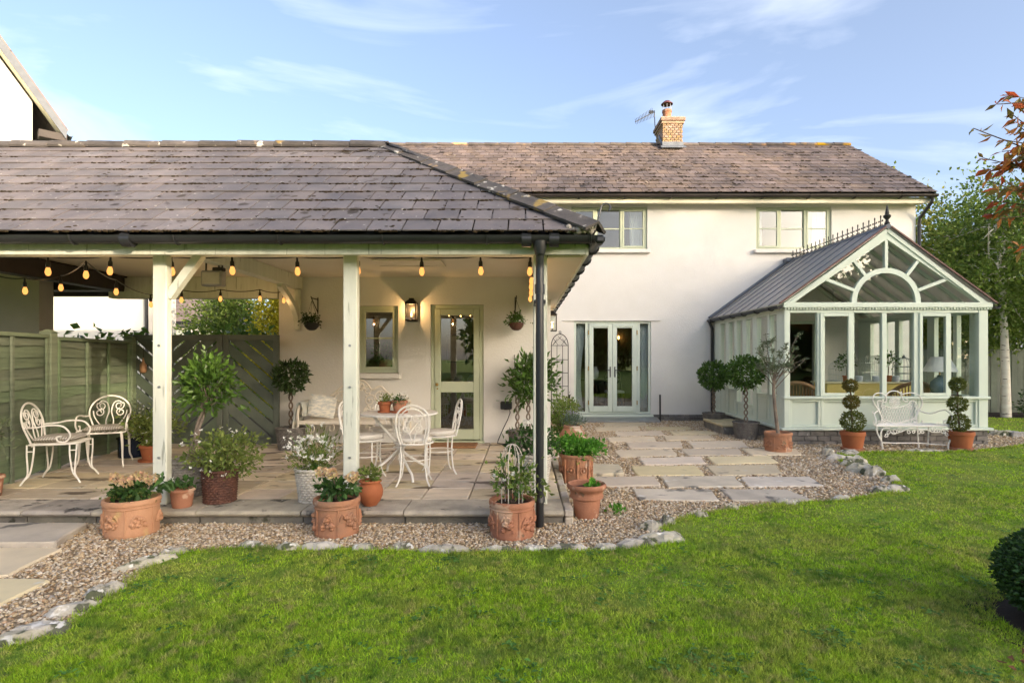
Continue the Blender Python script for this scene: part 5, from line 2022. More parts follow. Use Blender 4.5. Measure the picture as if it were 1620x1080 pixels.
wicker_chair('wicker tub chair in the conservatory seen behind the olive tree', 4.98, 10.35, R(150))
wicker_chair('wicker tub chair in the conservatory beside the blue lamp', 7.05, 10.45, R(180))
pl = thing('pendant_lamp', 'square glass pendant hanging in the conservatory', 'lamp', P(1318, 500, 11.6))
c = ORG[pl.name]
mb = MB()
frame_rect(mb, c.x - .12, c.x + .12, c.z - .04, c.z + .05, c.y - .1, c.y - .09, .012)
frame_rect(mb, c.x - .12, c.x + .12, c.z - .04, c.z + .05, c.y + .09, c.y + .10, .012)
mb.box(c.x - .12, c.x + .12, c.y - .1, c.y + .1, c.z + .051, c.z + .06)
mb.tube([(c.x, c.y, c.z + .06), (c.x, c.y, c.z + .55)], .008, 5)
mb.build('frame', M['steel'], pl)

# ------------------------------------------------------------------ dining room behind the french doors
dt = thing('dining_table', 'dark pedestal dining table inside the french doors', 'table', (1.85, 14.6, .16))
MB().lathe([(.55, .70), (.58, .72), (.58, .745)], 28, (1.85, 14.6, .16)).build('top', M['dark_furniture'], dt)
MB().lathe([(.22, 0), (.2, .05), (.07, .12), (.06, .3), (.10, .4), (.06, .6), (.2, .70)], 16, (1.85, 14.6, .16)).build('pedestal', M['dark_furniture'], dt, smooth=True)
o = MB().lathe([(.07, 0), (.11, .06), (.12, .18), (.09, .26), (.075, .30), (.09, .32)], 18, (1.78, 14.45, .906), fn=lambda r, z, g, i: r * (1 + .05 * math.cos(10 * g))).build('fluted_vase', M['porcelain'], smooth=True)
tag(o, 'white fluted vase on the dark dining table', 'vase')
dc = thing('dining_chair', 'dark wooden dining chair with oval back inside the french doors', 'chair', (2.22, 14.0, .16))
mb = MB()
for s in (-1, 1):
    MB().tube([(s * .2, -.2, 0), (s * .21, -.2, .2), (s * .19, -.2, .42)], .022, 6).build('leg', M['dark_furniture'], dc, local=True)
    MB().tube([(s * .2, .24, 0), (s * .18, .2, .42), (s * .20, .24, .70)], .022, 6).build('leg', M['dark_furniture'], dc, local=True)
MB().box(-.22, .22, -.22, .22, .42, .48, .02).build('seat', M['pad'], dc, local=True)
mb.tube([(.20 * math.cos(2 * PI * k / 22), .24 + .02 * math.sin(2 * PI * k / 22), .80 + .16 * math.sin(2 * PI * k / 22)) for k in range(22)], .022, 6, closed=True)
mb.tube([(-.17, .24, .78), (0, .24, .83), (.17, .24, .78)], .018, 6)
mb.build('backrest', M['dark_furniture'], dc, local=True, smooth=True)
lt = thing('ceiling_lamp', 'small glowing brass ceiling lamp inside the french doors', 'lamp', (1.62, 14.4, 2.1))
MB().tube([(1.62, 14.4, 2.2), (1.62, 14.4, 2.6)], .008, 5).build('rod', M['brass'], lt)
MB().lathe([(.02, 2.2), (.10, 2.16), (.12, 2.1), (.115, 2.1), (.09, 2.15)], 14, (1.62, 14.4, 0)).build('shade', M['brass'], lt, smooth=True)
for k in range(3):
    g = 2 * PI * k / 3
    MB().ball((1.62 + .06 * math.cos(g), 14.4 + .06 * math.sin(g), 2.09), .022, 8, 6).build('bulb', M['filament'], lt)
sc_ = thing('wall_light', 'single glowing wall light on the back wall of the dining room', 'lamp', (2.75, 16.59, 2.0))
MB().box(2.72, 2.78, 16.57, 16.598, 1.86, 2.0, .01).build('plate', M['brass'], sc_)
MB().ball((2.75, 16.54, 2.03), (.025, .025, .05), 8, 6).build('bulb', M['filament'], sc_)
# ramp and low rails at the french doors
rp = thing('threshold_ramp', 'low metal ramp with two short black posts under the french doors', 'ramp', (2.0, 12.8, 0))
MB().prism([(1.02, 12.62, .03), (3.02, 12.62, .03), (3.02, 12.92, .085), (1.02, 12.92, .085)], (0, 0, .018)).build('ramp_plate', M['steel'], rp)
for x in (1.0, 3.03):
    MB().box(x, x + .035, 12.72, 12.76, 0, .62, .006).build('post', M['black_metal'], rp)
MB().box(1.04, 3.02, 12.60, 12.62, .0, .045, .004).build('front_edge', M['steel'], rp)
# ================================================================== fences and gates
fd = Vector((-.184, 1, 0)).normalized()
frz = math.atan2(fd.y, fd.x)


def lap_panel(label, loc, length, h, seed, group):
    rnd = random.Random(seed)
    t = thing('garden_fence', label, 'fence', loc, frz, group)
    z = .02
    k = 0
    while z < h - .06:
        e = .118
        mb = MB()
        n = 14
        ph, am = rnd.random() * 6, rnd.uniform(.004, .016)
        lo_, hi_ = [], []
        for i in range(n + 1):
            x = length * i / n
            lo_.append((x, z + am * math.sin(ph + i * .55) + am * .5 * math.sin(ph * 2 + i * 1.4)))
            hi_.append((x, min(h - .02, z + e + .03)))
        v = [(p[0], -.036 + .006 * math.sin(ph + i), p[1]) for i, p in enumerate(lo_)] + [(p[0], -.009, p[1]) for p in hi_]
        v += [(p[0], -.024 + .006 * math.sin(ph + i), p[1]) for i, p in enumerate(lo_)] + [(p[0], .0, p[1]) for p in hi_]
        q = n + 1
        f = [(i, i + 1, q + i + 1, q + i) for i in range(n)] + [(2 * q + i + 1, 2 * q + i, 3 * q + i, 3 * q + i + 1) for i in range(n)] + [(2 * q + i, 2 * q + i + 1, i + 1, i) for i in range(n)]
        mb.add(v, f)
        mb.build('plank', M['fence'], t, local=True)
        z += e
        k += 1
    for x in (.03, length * .36, length * .66, length - .03):
        MB().box(x - .022, x + .022, -.062, -.0375, .0, h - .045, .004).build('batten', M['fence'], t, local=True)
    MB().box(0, length, -.065, .02, h - .044, h, .006).build('cap_rail', M['fence'], t, local=True)
    return t


def fpt(Y):
    return Vector((-5.38 - .184 * (Y - 5.84), Y, PZ))


lap_panel('green lapped fence panel behind the side-on white armchair', fpt(4.80), 1.75, 1.58, 1, 'lapped fence panels beside the patio')
lap_panel('green lapped fence panel behind the gingham armchair facing the garden', fpt(6.68), 1.70, 1.56, 2, 'lapped fence panels beside the patio')
for k, (Y, lab) in enumerate(((4.7, 'green square fence post out at the patio front'), (6.60, 'green square fence post between the two lapped panels'), (8.45, 'green square fence post at the corner beside the slatted gates'))):
    p = fpt(Y)
    o = thing('fence_post', lab, 'post', p, frz)
    MB().box(-.062, .062, -.065, .055, 0, 1.60, .006).build('post', M['fence'], o, local=True)
    MB().add([(-.075, -.078, 1.601), (.075, -.078, 1.601), (.075, .068, 1.601), (-.075, .068, 1.601), (-.02, -.02, 1.64), (.02, -.02, 1.64), (.02, .015, 1.64), (-.02, .015, 1.64)],
             [(0, 1, 5, 4), (1, 2, 6, 5), (2, 3, 7, 6), (3, 0, 4, 7), (4, 5, 6, 7), (3, 2, 1, 0)]).build('cap', M['fence'], o, local=True)


def slat_gate(label, x0, x1, sgn, name='gate', group='slatted gates'):
    y = 8.52
    z0, z1 = PZ + .03, 1.785
    t = thing(name, label, 'gate', ((x0 + x1) / 2, y, PZ), 0, group)
    fw = .085
    mb = MB()
    frame_rect(mb, x0, x1, z0, z1, y - .02, y + .03, fw, .006)
    mb.build('gate_frame', M['gate'], t)
    a, b, c, d = x0 + fw, x1 - fw, z0 + fw, z1 - fw
    cs, sn = math.cos(R(41)), math.sin(R(41))
    w = .165
    gap = .030
    # boards run along (cs, sgn*sn); offset coordinate n = -sgn*sn*x + cs*z
    nmin = min(-sgn * sn * x + cs * z for x in (a, b) for z in (c, d))
    nmax = max(-sgn * sn * x + cs * z for x in (a, b) for z in (c, d))
    n = nmin - .05
    while n < nmax:
        poly = [(a, c), (b, c), (b, d), (a, d)]
        poly = clip_half(poly, -sgn * sn, cs, n + w - gap)
        poly = clip_half(poly, sgn * sn, -cs, -n)
        if len(poly) >= 3:
            MB().prism([(p[0], y - .006, p[1]) for p in poly], (0, .018, 0)).build('slat', M['gate'], t)
        n += w
    return t


slat_gate('dark green gate with slats falling to the corner post, beside the fence', -5.893, -5.350, -1)
slat_gate('dark green gate with slats rising towards the middle of the gateway', -5.340, -4.510, 1)
slat_gate('dark green gate with slats falling towards the cream wall', -4.500, -3.668, -1)
o = thing('gate_ornament', 'small rusty lantern hung on the slatted gate next to the fence', 'ornament', (-5.62, 8.47, 1.35))
MB().lathe([(.03, 0), (.045, .02), (.045, .12), (.02, .15), (.008, .22)], 10, (-5.66, 8.455, 1.22)).build('body', M['rattan'], o, smooth=True)
MB().tube([(-5.66, 8.455, 1.43), (-5.66, 8.47, 1.60)], .005, 4).build('hook', M['black_metal'], o)

# fence on the far right
for k in range(4):
    x = 8.75 + k * 1.86
    t = thing('garden_fence', ('far green fence panel next to the house corner', 'far green fence panel behind the white birch trunk', 'far green fence panel right of the birch trunk', 'far green fence panel beyond the garden trees')[k], 'fence', (x + .9, 14.75, 0), 0, 'green panels at the far end of the garden')
    for i in range(11):
        MB().box(x + i * .165 + .003, x + i * .165 + .162, 14.75 - (.008 if i % 2 else 0), 14.772, .03, 1.62, .003).build('plank', M['gate'], t)
    MB().box(x, x + 1.82, 14.735, 14.78, 1.625, 1.67, .004).build('cap_rail', M['gate'], t)

# ================================================================== neighbouring buildings
nb = thing('neighbour_house', 'sunlit white gable end of the neighbouring house rising above the wing roof', 'house', (-12.05, 15.0, 0), R(44))
ex, ezz = -12.05, 7.36
ax = -15.9
az = ezz + 1.5 * (ex - ax)
MB().prism([(-12.72, 15.4, 0), (-12.72, 15.4, ezz + 1.5 * .5), (ax, 15.4, az - .35), (2 * ax + 12.72, 15.4, ezz + .75), (2 * ax + 12.72, 15.4, 0)], (0, 6.5, 0)).build('wall', M['render_w'], nb)
for s in (1, -1):
    def q(x):
        return ax + s * (x - ax)
    mb = MB()
    mb.prism([(q(ex), 15.02, ezz), (q(ax), 15.02, az), (q(ax), 15.02, az + .16), (q(ex + .03), 15.02, ezz + .10)], (0, 7.0, 0))
    mb.build('roof', M['slate_hi'], nb)
    MB().prism([(q(ex - .02), 14.985, ezz - .16), (q(ax), 14.985, az - .26), (q(ax), 14.985, az + .08), (q(ex + .01), 14.985, ezz + .06)], (0, .03, 0)).build('barge_board', pmat('shade_tinted_board', (0.10, 0.115, 0.14), rough=.6), nb)  # dark bluish colour puts shade into the pale board, which the sun hits
    MB().prism([(q(ex - .03), 15.016, ezz - .14), (q(ax), 15.016, az - .24), (q(ax), 15.016, az - .205), (q(ex - .03), 15.016, ezz - .105)], (0, .40, 0)).build('verge_soffit', M['cream_paint'], nb)
mb = MB()
mb.box(-12.62, -12.04, 15.03, 15.39, ezz - .22, ezz - .02, .01)
mb.build('eaves_box', M['dark_wood'], nb)
mb = MB()
gutter(mb, (-11.98, 14.97, ezz - .02), (-11.98, 21.9, ezz - .02), .06)
mb.build('gutter', M['lead'], nb)

ob = thing('white_outbuilding', 'plain white rendered building beyond the lapped fence under the dark beam', 'building', (-11.2, 14.0, 0))
MB().box(-13.4, -9.30, 14.0, 15.2, 0, 3.06).build('wall', M['render_w'], ob)
MB().box(-13.7, -9.15, 13.62, 15.3, 3.075, 3.22, .01).build('roof', M['dark_wood'], ob)
MB().tube([(-9.24, 13.92, 3.06), (-9.24, 13.95, 0)], .04, 8).build('downpipe', M['black'], ob)

sh_ = thing('slate_bungalow', 'low cream bungalow with hipped slate roof seen over the gates', 'house', (-14.5, 20.4, 0))
MB().box(-17.7, -11.4, 20.3, 25, 0, 2.72).build('wall', M['render'], sh_)
mb = MB()
A, B_, Cc, D_ = (-18, 19.9, 2.72), (-11.02, 19.9, 2.72), (-11.02, 25.3, 2.72), (-18, 25.3, 2.72)
mb.add([A, B_, Cc, D_, (-15.6, 22.6, 4.55), (-13.4, 22.6, 4.55)], [(0, 1, 5, 4), (1, 2, 5), (2, 3, 4, 5), (3, 0, 4), (3, 2, 1, 0)])
mb.build('roof', M['slate_hi'], sh_)
MB().box(-18, -11.0, 19.86, 19.895, 2.60, 2.715).build('gutter', M['black'], sh_)
wn_ = MB()
frame_rect(wn_, -12.55, -11.9, 1.6, 2.5, 20.27, 20.298, .06)
wo = wn_.build('window', M['cream_paint'], sh_)
MB().box(-12.49, -11.96, 20.285, 20.295, 1.66, 2.44).build('pane', M['glass'], wo)
fh = thing('distant_house', 'small distant white house with a dark window beyond the bungalow roof', 'house', (-18, 30.2, 0))
MB().box(-20.5, -16.75, 30.2, 34, 0, 4.35).build('wall', M['render_w'], fh)
mb = MB()
mb.add([(-20.8, 29.8, 4.3), (-16.4, 29.8, 4.3), (-16.4, 34.3, 4.3), (-20.8, 34.3, 4.3), (-20.8, 32, 5.9), (-16.4, 32, 5.9)], [(0, 1, 5, 4), (2, 3, 4, 5), (1, 2, 5), (3, 0, 4), (3, 2, 1, 0)])
mb.build('roof', M['slate_hi'], fh)
wo = MB()
frame_rect(wo, -17.75, -16.95, 3.2, 4.05, 30.17, 30.199, .07)
wo.box(-17.38, -17.32, 30.17, 30.198, 3.27, 3.98)
wo = wo.build('window', M['cream_paint'], fh)
MB().box(-17.69, -17.01, 30.186, 30.196, 3.26, 3.99).build('pane', M['glass'], wo)

# ================================================================== wrought iron furniture
def scroll(c, r0, r1, a0, a1, U, V, n=16):
    c, U, V = Vector(c), Vector(U), Vector(V)
    return [c + (U * math.cos(a0 + (a1 - a0) * k / n) + V * math.sin(a0 + (a1 - a0) * k / n)) * (r0 + (r1 - r0) * k / n) for k in range(n + 1)]


def smooth_pts(p, n=5):
    p = [Vector(q) for q in p]
    out = []
    for i in range(len(p) - 1):
        p0, p1, p2, p3 = p[max(0, i - 1)], p[i], p[i + 1], p[min(len(p) - 1, i + 2)]
        for k in range(n):
            t = k / n
            out.append(0.5 * ((2 * p1) + (p2 - p0) * t + (2 * p0 - 5 * p1 + 4 * p2 - p3) * t * t + (3 * p1 - p0 - 3 * p2 + p3) * t ** 3))
    out.append(p[-1])
    return out


def armchair(label, loc, rz):
    t = thing('iron_armchair', label, 'chair', loc, rz, 'white wrought iron armchairs by the fence')
    t.scale = (.88, .88, .98)
    m = M['iron_white']
    sz = .42
    w, d = .235, .22
    ring = [(-w, d, sz), (-w - .02, 0, sz), (-w, -d, sz), (0, -d - .03, sz), (w, -d, sz), (w + .02, 0, sz), (w, d, sz), (0, d + .01, sz)]
    mb = MB().tube(smooth_pts(ring + [ring[0]], 4)[:-1], .011, 6, closed=True)
    for k in range(7):
        x = -w + 2 * w * (k + .5) / 7
        mb.tube([(x, d, sz), (x, -d - .01, sz)], .006, 5)
    mb.build('seat', m, t, local=True, smooth=True)
    U, V = Vector((1, 0, 0)), Vector((0, .24, .97)).normalized()
    bc = Vector((0, d + .055, sz + .19))
    hoop = [Vector((-.16, d, sz - .03))] + [bc + U * (.245 * math.cos(a)) + V * (.03 + .215 * math.sin(a)) for a in [R(205) - R(230) * k / 22 for k in range(23)]] + [Vector((.16, d, sz - .03))]
    mb = MB().tube(smooth_pts(hoop, 2), .011, 6)
    mb.build('back_hoop', m, t, local=True, smooth=True)
    mb = MB()
    for s in (-1, 1):
        def q(x, z):
            return bc + U * (s * x) + V * z
        mb.tube(smooth_pts([q(.03, -.20), q(.045, -.08), q(.015, .04), q(.04, .15), q(.10, .175), q(.145, .14)], 4), .008, 5)
        mb.tube(smooth_pts([q(.06, -.20), q(.13, -.11), q(.185, -.02), q(.20, .05)], 4), .008, 5)
        mb.tube(scroll(q(.105, .115), .062, .016, R(40), R(-420), U * s, V, 26), .007, 5)
        mb.tube(scroll(q(.125, .03), .055, .016, R(100), R(560), U * s, V, 26), .007, 5)
    mb.build('back_scrolls', m, t, local=True, smooth=True)
    for s in (-1, 1):
        mb = MB()
        arm = [bc + U * (s * .235) + V * -.01, (s * .27, d - .08, sz + .185), (s * .285, .02, sz + .205), (s * .29, -.13, sz + .19), (s * .285, -.20, sz + .10), (s * .27, -.15, sz + .025), (s * .27, -.08, sz + .03), (s * .27, -.06, sz + .075), (s * .27, -.11, sz + .085)]
        mb.tube(smooth_pts(arm, 5), .010, 6)
        mb.build('arm', m, t, local=True, smooth=True)
        for e in (-1, 1):
            lx, ly = s * (w - .005), e * (d - .01)
            mb = MB()
            for o_ in (-.035, .035):
                mb.tube(smooth_pts([(lx + (0 if abs(o_) > 1 else 0), ly + o_, sz), (lx + s * .01, ly + o_ * .9, sz - .12), (lx + s * .015, ly + o_ * .3 + e * .01, .12), (lx + s * .03, ly + e * .055, .05), (lx + s * .04, ly + e * .085, 0.0)], 4), .0095, 6)
            mb.tube([(lx + s * .006, ly - .033, sz - .07), (lx + s * .006, ly + .033, sz - .07)], .006, 5)
            mb.build('leg', m, t, local=True, smooth=True)
    return t


def box_cushion(name, label, loc, rz, w, d, h, mat, cat='cushion'):
    t = MB()
    n = 12
    vs_, fs = [], []
    for side in (1, -1):
        for i in range(n + 1):
            for j in range(n + 1):
                u, v = i / n * 2 - 1, j / n * 2 - 1
                pu = (1 - abs(u) ** 5) * (1 - abs(v) ** 5)
                vs_.append((u * w * (1 - .04 * v * v), v * d * (1 - .04 * u * u), h * .5 + side * (h * .5) * pu ** .5))
    k = (n + 1) ** 2
    for s_ in (0, 1):
        for i in range(n):
            for j in range(n):
                a_ = s_ * k + i * (n + 1) + j
                q_ = (a_, a_ + n + 1, a_ + n + 2, a_ + 1)
                fs.append(q_ if s_ == 0 else q_[::-1])
    t.add(vs_, fs)
    o = t.build(name, mat, local=True, smooth=True)
    o.location = loc
    o.rotation_euler = (0, 0, rz)
    ORG[o.name] = Vector(loc)
    return tag(o, label, cat)


c1, r1 = Vector((-4.98, 6.12, PZ)), R(108)
armchair('white scrolled iron armchair seen side-on by the lapped fence', c1, r1)
box_cushion('seat_cushion', 'gingham cushion on the side-on white armchair', c1 + Vector((0, 0, .424)), r1, .20, .19, .065, M['cushion'])
c2, r2 = Vector((-5.14, 6.98, PZ)), R(24)
armchair('white scrolled iron armchair facing the garden near the slatted gates', c2, r2)
box_cushion('seat_cushion', 'gingham cushion on the armchair facing the garden', c2 + Vector((0, 0, .424)), r2, .20, .19, .065, M['cushion'])


def bistro_chair(label, loc, rz):
    t = thing('bistro_chair', label, 'chair', loc, rz, 'white bistro chairs around the table')
    m = M['iron_white']
    sz = .43
    mb = MB().tube([(.195 * math.cos(2 * PI * k / 24), .195 * math.sin(2 * PI * k / 24), sz) for k in range(24)], .010, 6, closed=True)
    for k in range(-3, 4):
        x = k * .055
        y = math.sqrt(.19 ** 2 - x * x)
        mb.tube([(x, -y, sz), (x, y, sz)], .005, 4)
    mb.tube([(.165 * math.cos(2 * PI * k / 24), .165 * math.sin(2 * PI * k / 24), .26) for k in range(24)], .006, 5, closed=True)
    mb.build('seat', m, t, local=True, smooth=True)
    U, V = Vector((1, 0, 0)), Vector((0, .19, .98)).normalized()
    b0 = Vector((0, .17, sz))
    for wd_, tp, r_ in ((.165, .41, .010), (.135, .375, .007)):
        pts = [b0 + U * -wd_ * .75, b0 + U * -wd_ * .95 + V * tp * .30, b0 + U * -wd_ + V * tp * .55] + [b0 + U * (-wd_ * math.cos(PI * k / 10)) + V * (tp * .62 + (tp * .38) * math.sin(PI * k / 10)) for k in range(1, 10)] + [b0 + U * wd_ + V * tp * .55, b0 + U * wd_ * .95 + V * tp * .30, b0 + U * wd_ * .75]
        mbx = MB().tube(smooth_pts(pts, 2), r_, 6)
        mbx.build('back_hoop', m, t, local=True, smooth=True)
    mb = MB()
    for s in (-1, 1):
        def q(x, z):
            return b0 + U * (s * x) + V * z
        mb.tube(smooth_pts([q(.015, .0), q(.025, .10), q(.07, .18), q(.075, .25)], 4), .006, 5)
        mb.tube(scroll(q(.045, .27), .055, .012, R(-10), R(430), U * s, V, 24), .006, 5)
        mb.tube(scroll(q(.055, .165), .045, .012, R(80), R(-360), U * s, V, 22), .006, 5)
    mb.build('back_scrolls', m, t, local=True, smooth=True)
    for s in (-1, 1):
        for e in (-1, 1):
            g = math.atan2(e, s)
            cx_, sx_ = math.cos(g), math.sin(g)
            MB().tube(smooth_pts([(cx_ * .18, sx_ * .18, sz), (cx_ * .172, sx_ * .172, .26), (cx_ * .19, sx_ * .19, .09), (cx_ * .225, sx_ * .225, .02), (cx_ * .24, sx_ * .24, 0)], 4), .009, 6).build('leg', m, t, local=True, smooth=True)
    return t


def round_pad(label, loc, r=.185, h=.055):
    mb = MB().lathe([(r * .6, 0), (r * .95, .006), (r, h * .5), (r * .93, h * .85), (r * .6, h), (r * .1, h * .96)], 24)
    o = mb.build('seat_pad', M['pad'], local=True, smooth=True)
    o.location = loc
    ORG[o.name] = Vector(loc)
    return tag(o, label, 'cushion', 'off-white pads on the bistro chairs')


TX, TY = -1.375, 6.28
for lab, lab2, x, y, rz in (('white bistro chair with its back to the garden', 'round off-white pad on the chair backing onto the garden', -1.15, 5.96, R(186)),
                            ('white bistro chair side-on nearest the half glazed door', 'round off-white pad on the chair nearest the door', -.97, 6.50, R(-72)),
                            ('white bistro chair half hidden by the middle verandah post', 'round off-white pad on the chair behind the middle post', -1.72, 6.16, R(84)),
                            ('white bistro chair on the far side of the round table', 'round off-white pad on the chair beyond the table', -1.62, 6.78, R(12))):
    bistro_chair(lab, (x, y, PZ), rz)
    round_pad(lab2, (x, y, PZ + .441))

tbl = thing('round_table', 'round white metal table on splayed tube legs under the verandah', 'table', (TX, TY, PZ))
MB().lathe([(.06, .690), (.405, .690), (.418, .694), (.42, .704), (.415, .712), (.06, .712)], 40, (TX, TY, PZ)).build('top', M['iron_white'], tbl, smooth=True)
for k in range(4):
    g = R(35) + k * PI / 2
    cx_, sx_ = math.cos(g), math.sin(g)
    MB().tube(smooth_pts([(TX - cx_ * .30, TY - sx_ * .30, PZ + .688), (TX - cx_ * .14, TY - sx_ * .14, PZ + .50), (TX + cx_ * .04, TY + sx_ * .04, PZ + .28), (TX + cx_ * .24, TY + sx_ * .24, PZ + .13), (TX + cx_ * .33, TY + sx_ * .33, PZ + .08), (TX + cx_ * .36, TY + sx_ * .36, PZ)], 5), .014, 8).build('leg', M['iron_white'], tbl, smooth=True)
MB().tube([(TX + .06 * math.cos(2 * PI * k / 16), TY + .06 * math.sin(2 * PI * k / 16), PZ + .33) for k in range(16)], .009, 6, closed=True).build('leg_ring', M['iron_white'], tbl, smooth=True)

# ------------------------------------------------------------------ cream bench against the wall
bx0, bx1 = -3.22, -1.72
bn = thing('cream_bench', 'cream cast iron bench with floral scrolled back against the verandah wall', 'bench', ((bx0 + bx1) / 2, 8.35, PZ))
m = M['iron_cream']
bsz = PZ + .41
by0, by1 = 8.12, 8.58
mb = MB()
for k in range(9):
    y = by0 + (by1 - by0) * (k + .5) / 9
    mb.box(bx0 + .03, bx1 - .03, y - .021, y + .021, bsz - .012, bsz + .002, .004)
mb.box(bx0, bx1, by0 - .015, by0 + .002, bsz - .05, bsz + .004, .006)
mb.build('seat', m, bn)
bc = (bx0 + bx1) / 2
hw2 = (bx1 - bx0) / 2
mb = MB()


def bb(u, v):
    return Vector((bc + u * hw2, by1 + .02 + .10 * v, bsz + v))


top = [bb(-1, 0), bb(-.98, .22), bb(-.86, .33), bb(-.66, .30), bb(-.52, .38), bb(-.38, .47), bb(-.22, .42), bb(-.12, .50), bb(0, .56), bb(.12, .50), bb(.22, .42), bb(.38, .47), bb(.52, .38), bb(.66, .30), bb(.86, .33), bb(.98, .22), bb(1, 0)]
mb.tube(smooth_pts(top, 5), .015, 6)
mb.tube([bb(-1, .05), bb(1, .05)], .011, 6)
U, V = Vector((1, 0, 0)), Vector((0, .1, 1)).normalized()
for s in (-1, 1):
    for u, v, r, a0, a1 in ((.86, .20, .11, 200, -260), (.62, .16, .10, 20, 480), (.42, .30, .12, 200, -260), (.40, .13, .07, 30, 460), (.18, .25, .10, 10, 470), (.12, .40, .08, 180, -250), (.14, .11, .06, 200, -240)):
        mb.tube(scroll(bb(s * u, v), r, .018, R(a0), R(a1), U * s, V, 24), .0095, 5)
    for k in range(6):
        mb.tube([bb(s * (.08 + .16 * k), .05), bb(s * (.10 + .155 * k), .16 + .03 * (k % 2))], .007, 5)
rnd = random.Random(9)
for k in range(46):
    u = rnd.uniform(-.9, .9)
    v = rnd.uniform(.12, .46) * (1 - .4 * abs(u))
    p = bb(u, v)
    mb.ball(p, (rnd.uniform(.012, .03), .010, rnd.uniform(.012, .024)), 7, 5)
for k in range(7):
    g = 2 * PI * k / 7
    mb.ball(bb(0, .47) + U * .035 * math.cos(g) + V * .035 * math.sin(g), (.02, .012, .02), 7, 5)
mb.build('backrest', m, bn, smooth=True)
for s, x in ((-1, bx0), (1, bx1)):
    mb = MB()
    mb.tube(smooth_pts([(x, by1 + .03, bsz + .24), (x, by1 - .12, bsz + .255), (x, by0 + .06, bsz + .22), (x, by0 - .02, bsz + .13), (x, by0 - .015, bsz + .0)], 5), .016, 6)
    mb.tube(scroll((x, by0 + .10, bsz + .13), .08, .02, R(170), R(-230), (0, -1, 0), (0, 0, 1), 22), .009, 5)
    mb.build('arm', m, bn, smooth=True)
    for y, e in ((by0, -1), (by1, 1)):
        MB().tube(smooth_pts([(x, y, bsz), (x, y + e * .03, bsz - .15), (x, y - e * .01, PZ + .12), (x, y + e * .04, PZ)], 5), .015, 6).build('leg', m, bn, smooth=True)
mb = MB()
for k in range(5):
    cx_ = bx0 + .18 + k * (bx1 - bx0 - .36) / 4
    mb.tube(scroll((cx_, by0 - .005, bsz - .10), .075, .015, R(180), R(-260 if k % 2 else 620), (1, 0, 0), (0, 0, 1), 24), .008, 5)
mb.build('apron', m, bn, smooth=True)
pc = P(508, 652, 8.38)
pil = box_cushion('pillow', 'striped linen pillow leaning in the corner of the cream bench', (pc.x, 8.42, bsz + .17), 0, .19, .17, .11, M['pillow'], 'pillow')
pil.rotation_euler = (R(68), R(10), R(20))
# throw over the bench arm
mb = MB()
prof = [(-.09, -.42), (-.085, -.2), (-.075, .0), (-.06, .16), (-.035, .245), (0, .275), (.04, .25), (.055, .18), (.06, .06)]
n = 10
vs_ = []
for i in range(n + 1):
    y = by0 - .02 + .40 * i / n
    for (dx_, dz_) in prof:
        vs_.append((bx0 + dx_ + .012 * math.sin(i * 1.9 + dz_ * 9), y + .02 * math.sin(dz_ * 7), bsz + dz_ - (.03 * (i % 3 == 0) if dz_ < -.3 else 0)))
K = len(prof)
mb.add(vs_, [(i * K + j, i * K + j + 1, (i + 1) * K + j + 1, (i + 1) * K + j) for i in range(n) for j in range(K - 1)])
o = mb.build('throw_blanket', M['throw'], smooth=True)
o.modifiers.new('thick', 'SOLIDIFY').thickness = .012
tag(o, 'blue grey woollen throw draped over the arm of the cream bench', 'blanket')

# ------------------------------------------------------------------ ornate white love seat by the conservatory
YB, YFr = 9.20, 8.88


def L(cx_, cy_, Y=YB):
    return P(1360 + cx_ / 8.306, 600 + cy_ / 8.306, Y)


ls = thing('white_love_seat', 'ornate white wrought iron bench with lattice back before the conservatory', 'bench', (5.9, 9.05, 0))
m = M['iron_white']
tr = lambda mb, pts, r=.010, Y=YB: mb.tube(smooth_pts([L(*p) if len(p) == 3 else L(p[0], p[1], Y) for p in pts], 5), r, 6)
mb = MB()
tr(mb, [(285, 595), (285, 500), (240, 400), (185, 310), (170, 250), (200, 195), (260, 178), (320, 200), (350, 250), (345, 290), (320, 300), (300, 280), (315, 262)])
tr(mb, [(350, 290), (345, 220), (380, 170), (440, 150), (510, 165), (550, 210), (562, 250), (590, 290), (625, 290), (630, 265), (610, 258)])
tr(mb, [(545, 160), (560, 195), (600, 185), (680, 175), (760, 200), (815, 260), (820, 330), (780, 410), (745, 500), (760, 590), (800, 580), (830, 560), (815, 540)])
mb.build('back_frame', m, ls, smooth=True)
poly = [(232, 330), (235, 290), (265, 275), (290, 300), (300, 335), (380, 365), (460, 376), (540, 362), (640, 322), (665, 290), (700, 280), (735, 310), (765, 380), (740, 480), (690, 515), (600, 542), (480, 575), (370, 545), (295, 500), (250, 400)]
mb = MB()
tr(mb, poly + [poly[0]], .008)
pa = np.array(poly, float)
for sg in (1, -1):
    for off in range(-400, 1500, 34):
        seg = []
        for t_2 in np.linspace(0, 1, 90):
            y_ = 260 + 330 * t_2
            x_ = off + sg * (y_ - 260) * .42
            if inside(pa, np.array([x_]), np.array([y_]))[0]:
                seg.append((x_, y_))
        if len(seg) > 4:
            mb.tube([L(*seg[0]), L(*seg[-1])], .0055, 4)
mb.build('back_lattice', m, ls, smooth=True)
mb = MB()
cc = L(460, 297, YB - .012)
ux, uz = Vector((1, 0, 0)), Vector((0, 0, 1))
for r_ in (.085, .062, .04, .018):
    mb.tube([cc + (ux * math.cos(2 * PI * k / 24) + uz * math.sin(2 * PI * k / 24)) * r_ for k in range(24)], .006, 5, closed=True)
for k in range(12):
    g = 2 * PI * k / 12
    mb.tube([cc, cc + (ux * math.cos(g) + uz * math.sin(g)) * .085], .004, 4)
mb.build('medallion', m, ls, smooth=True)
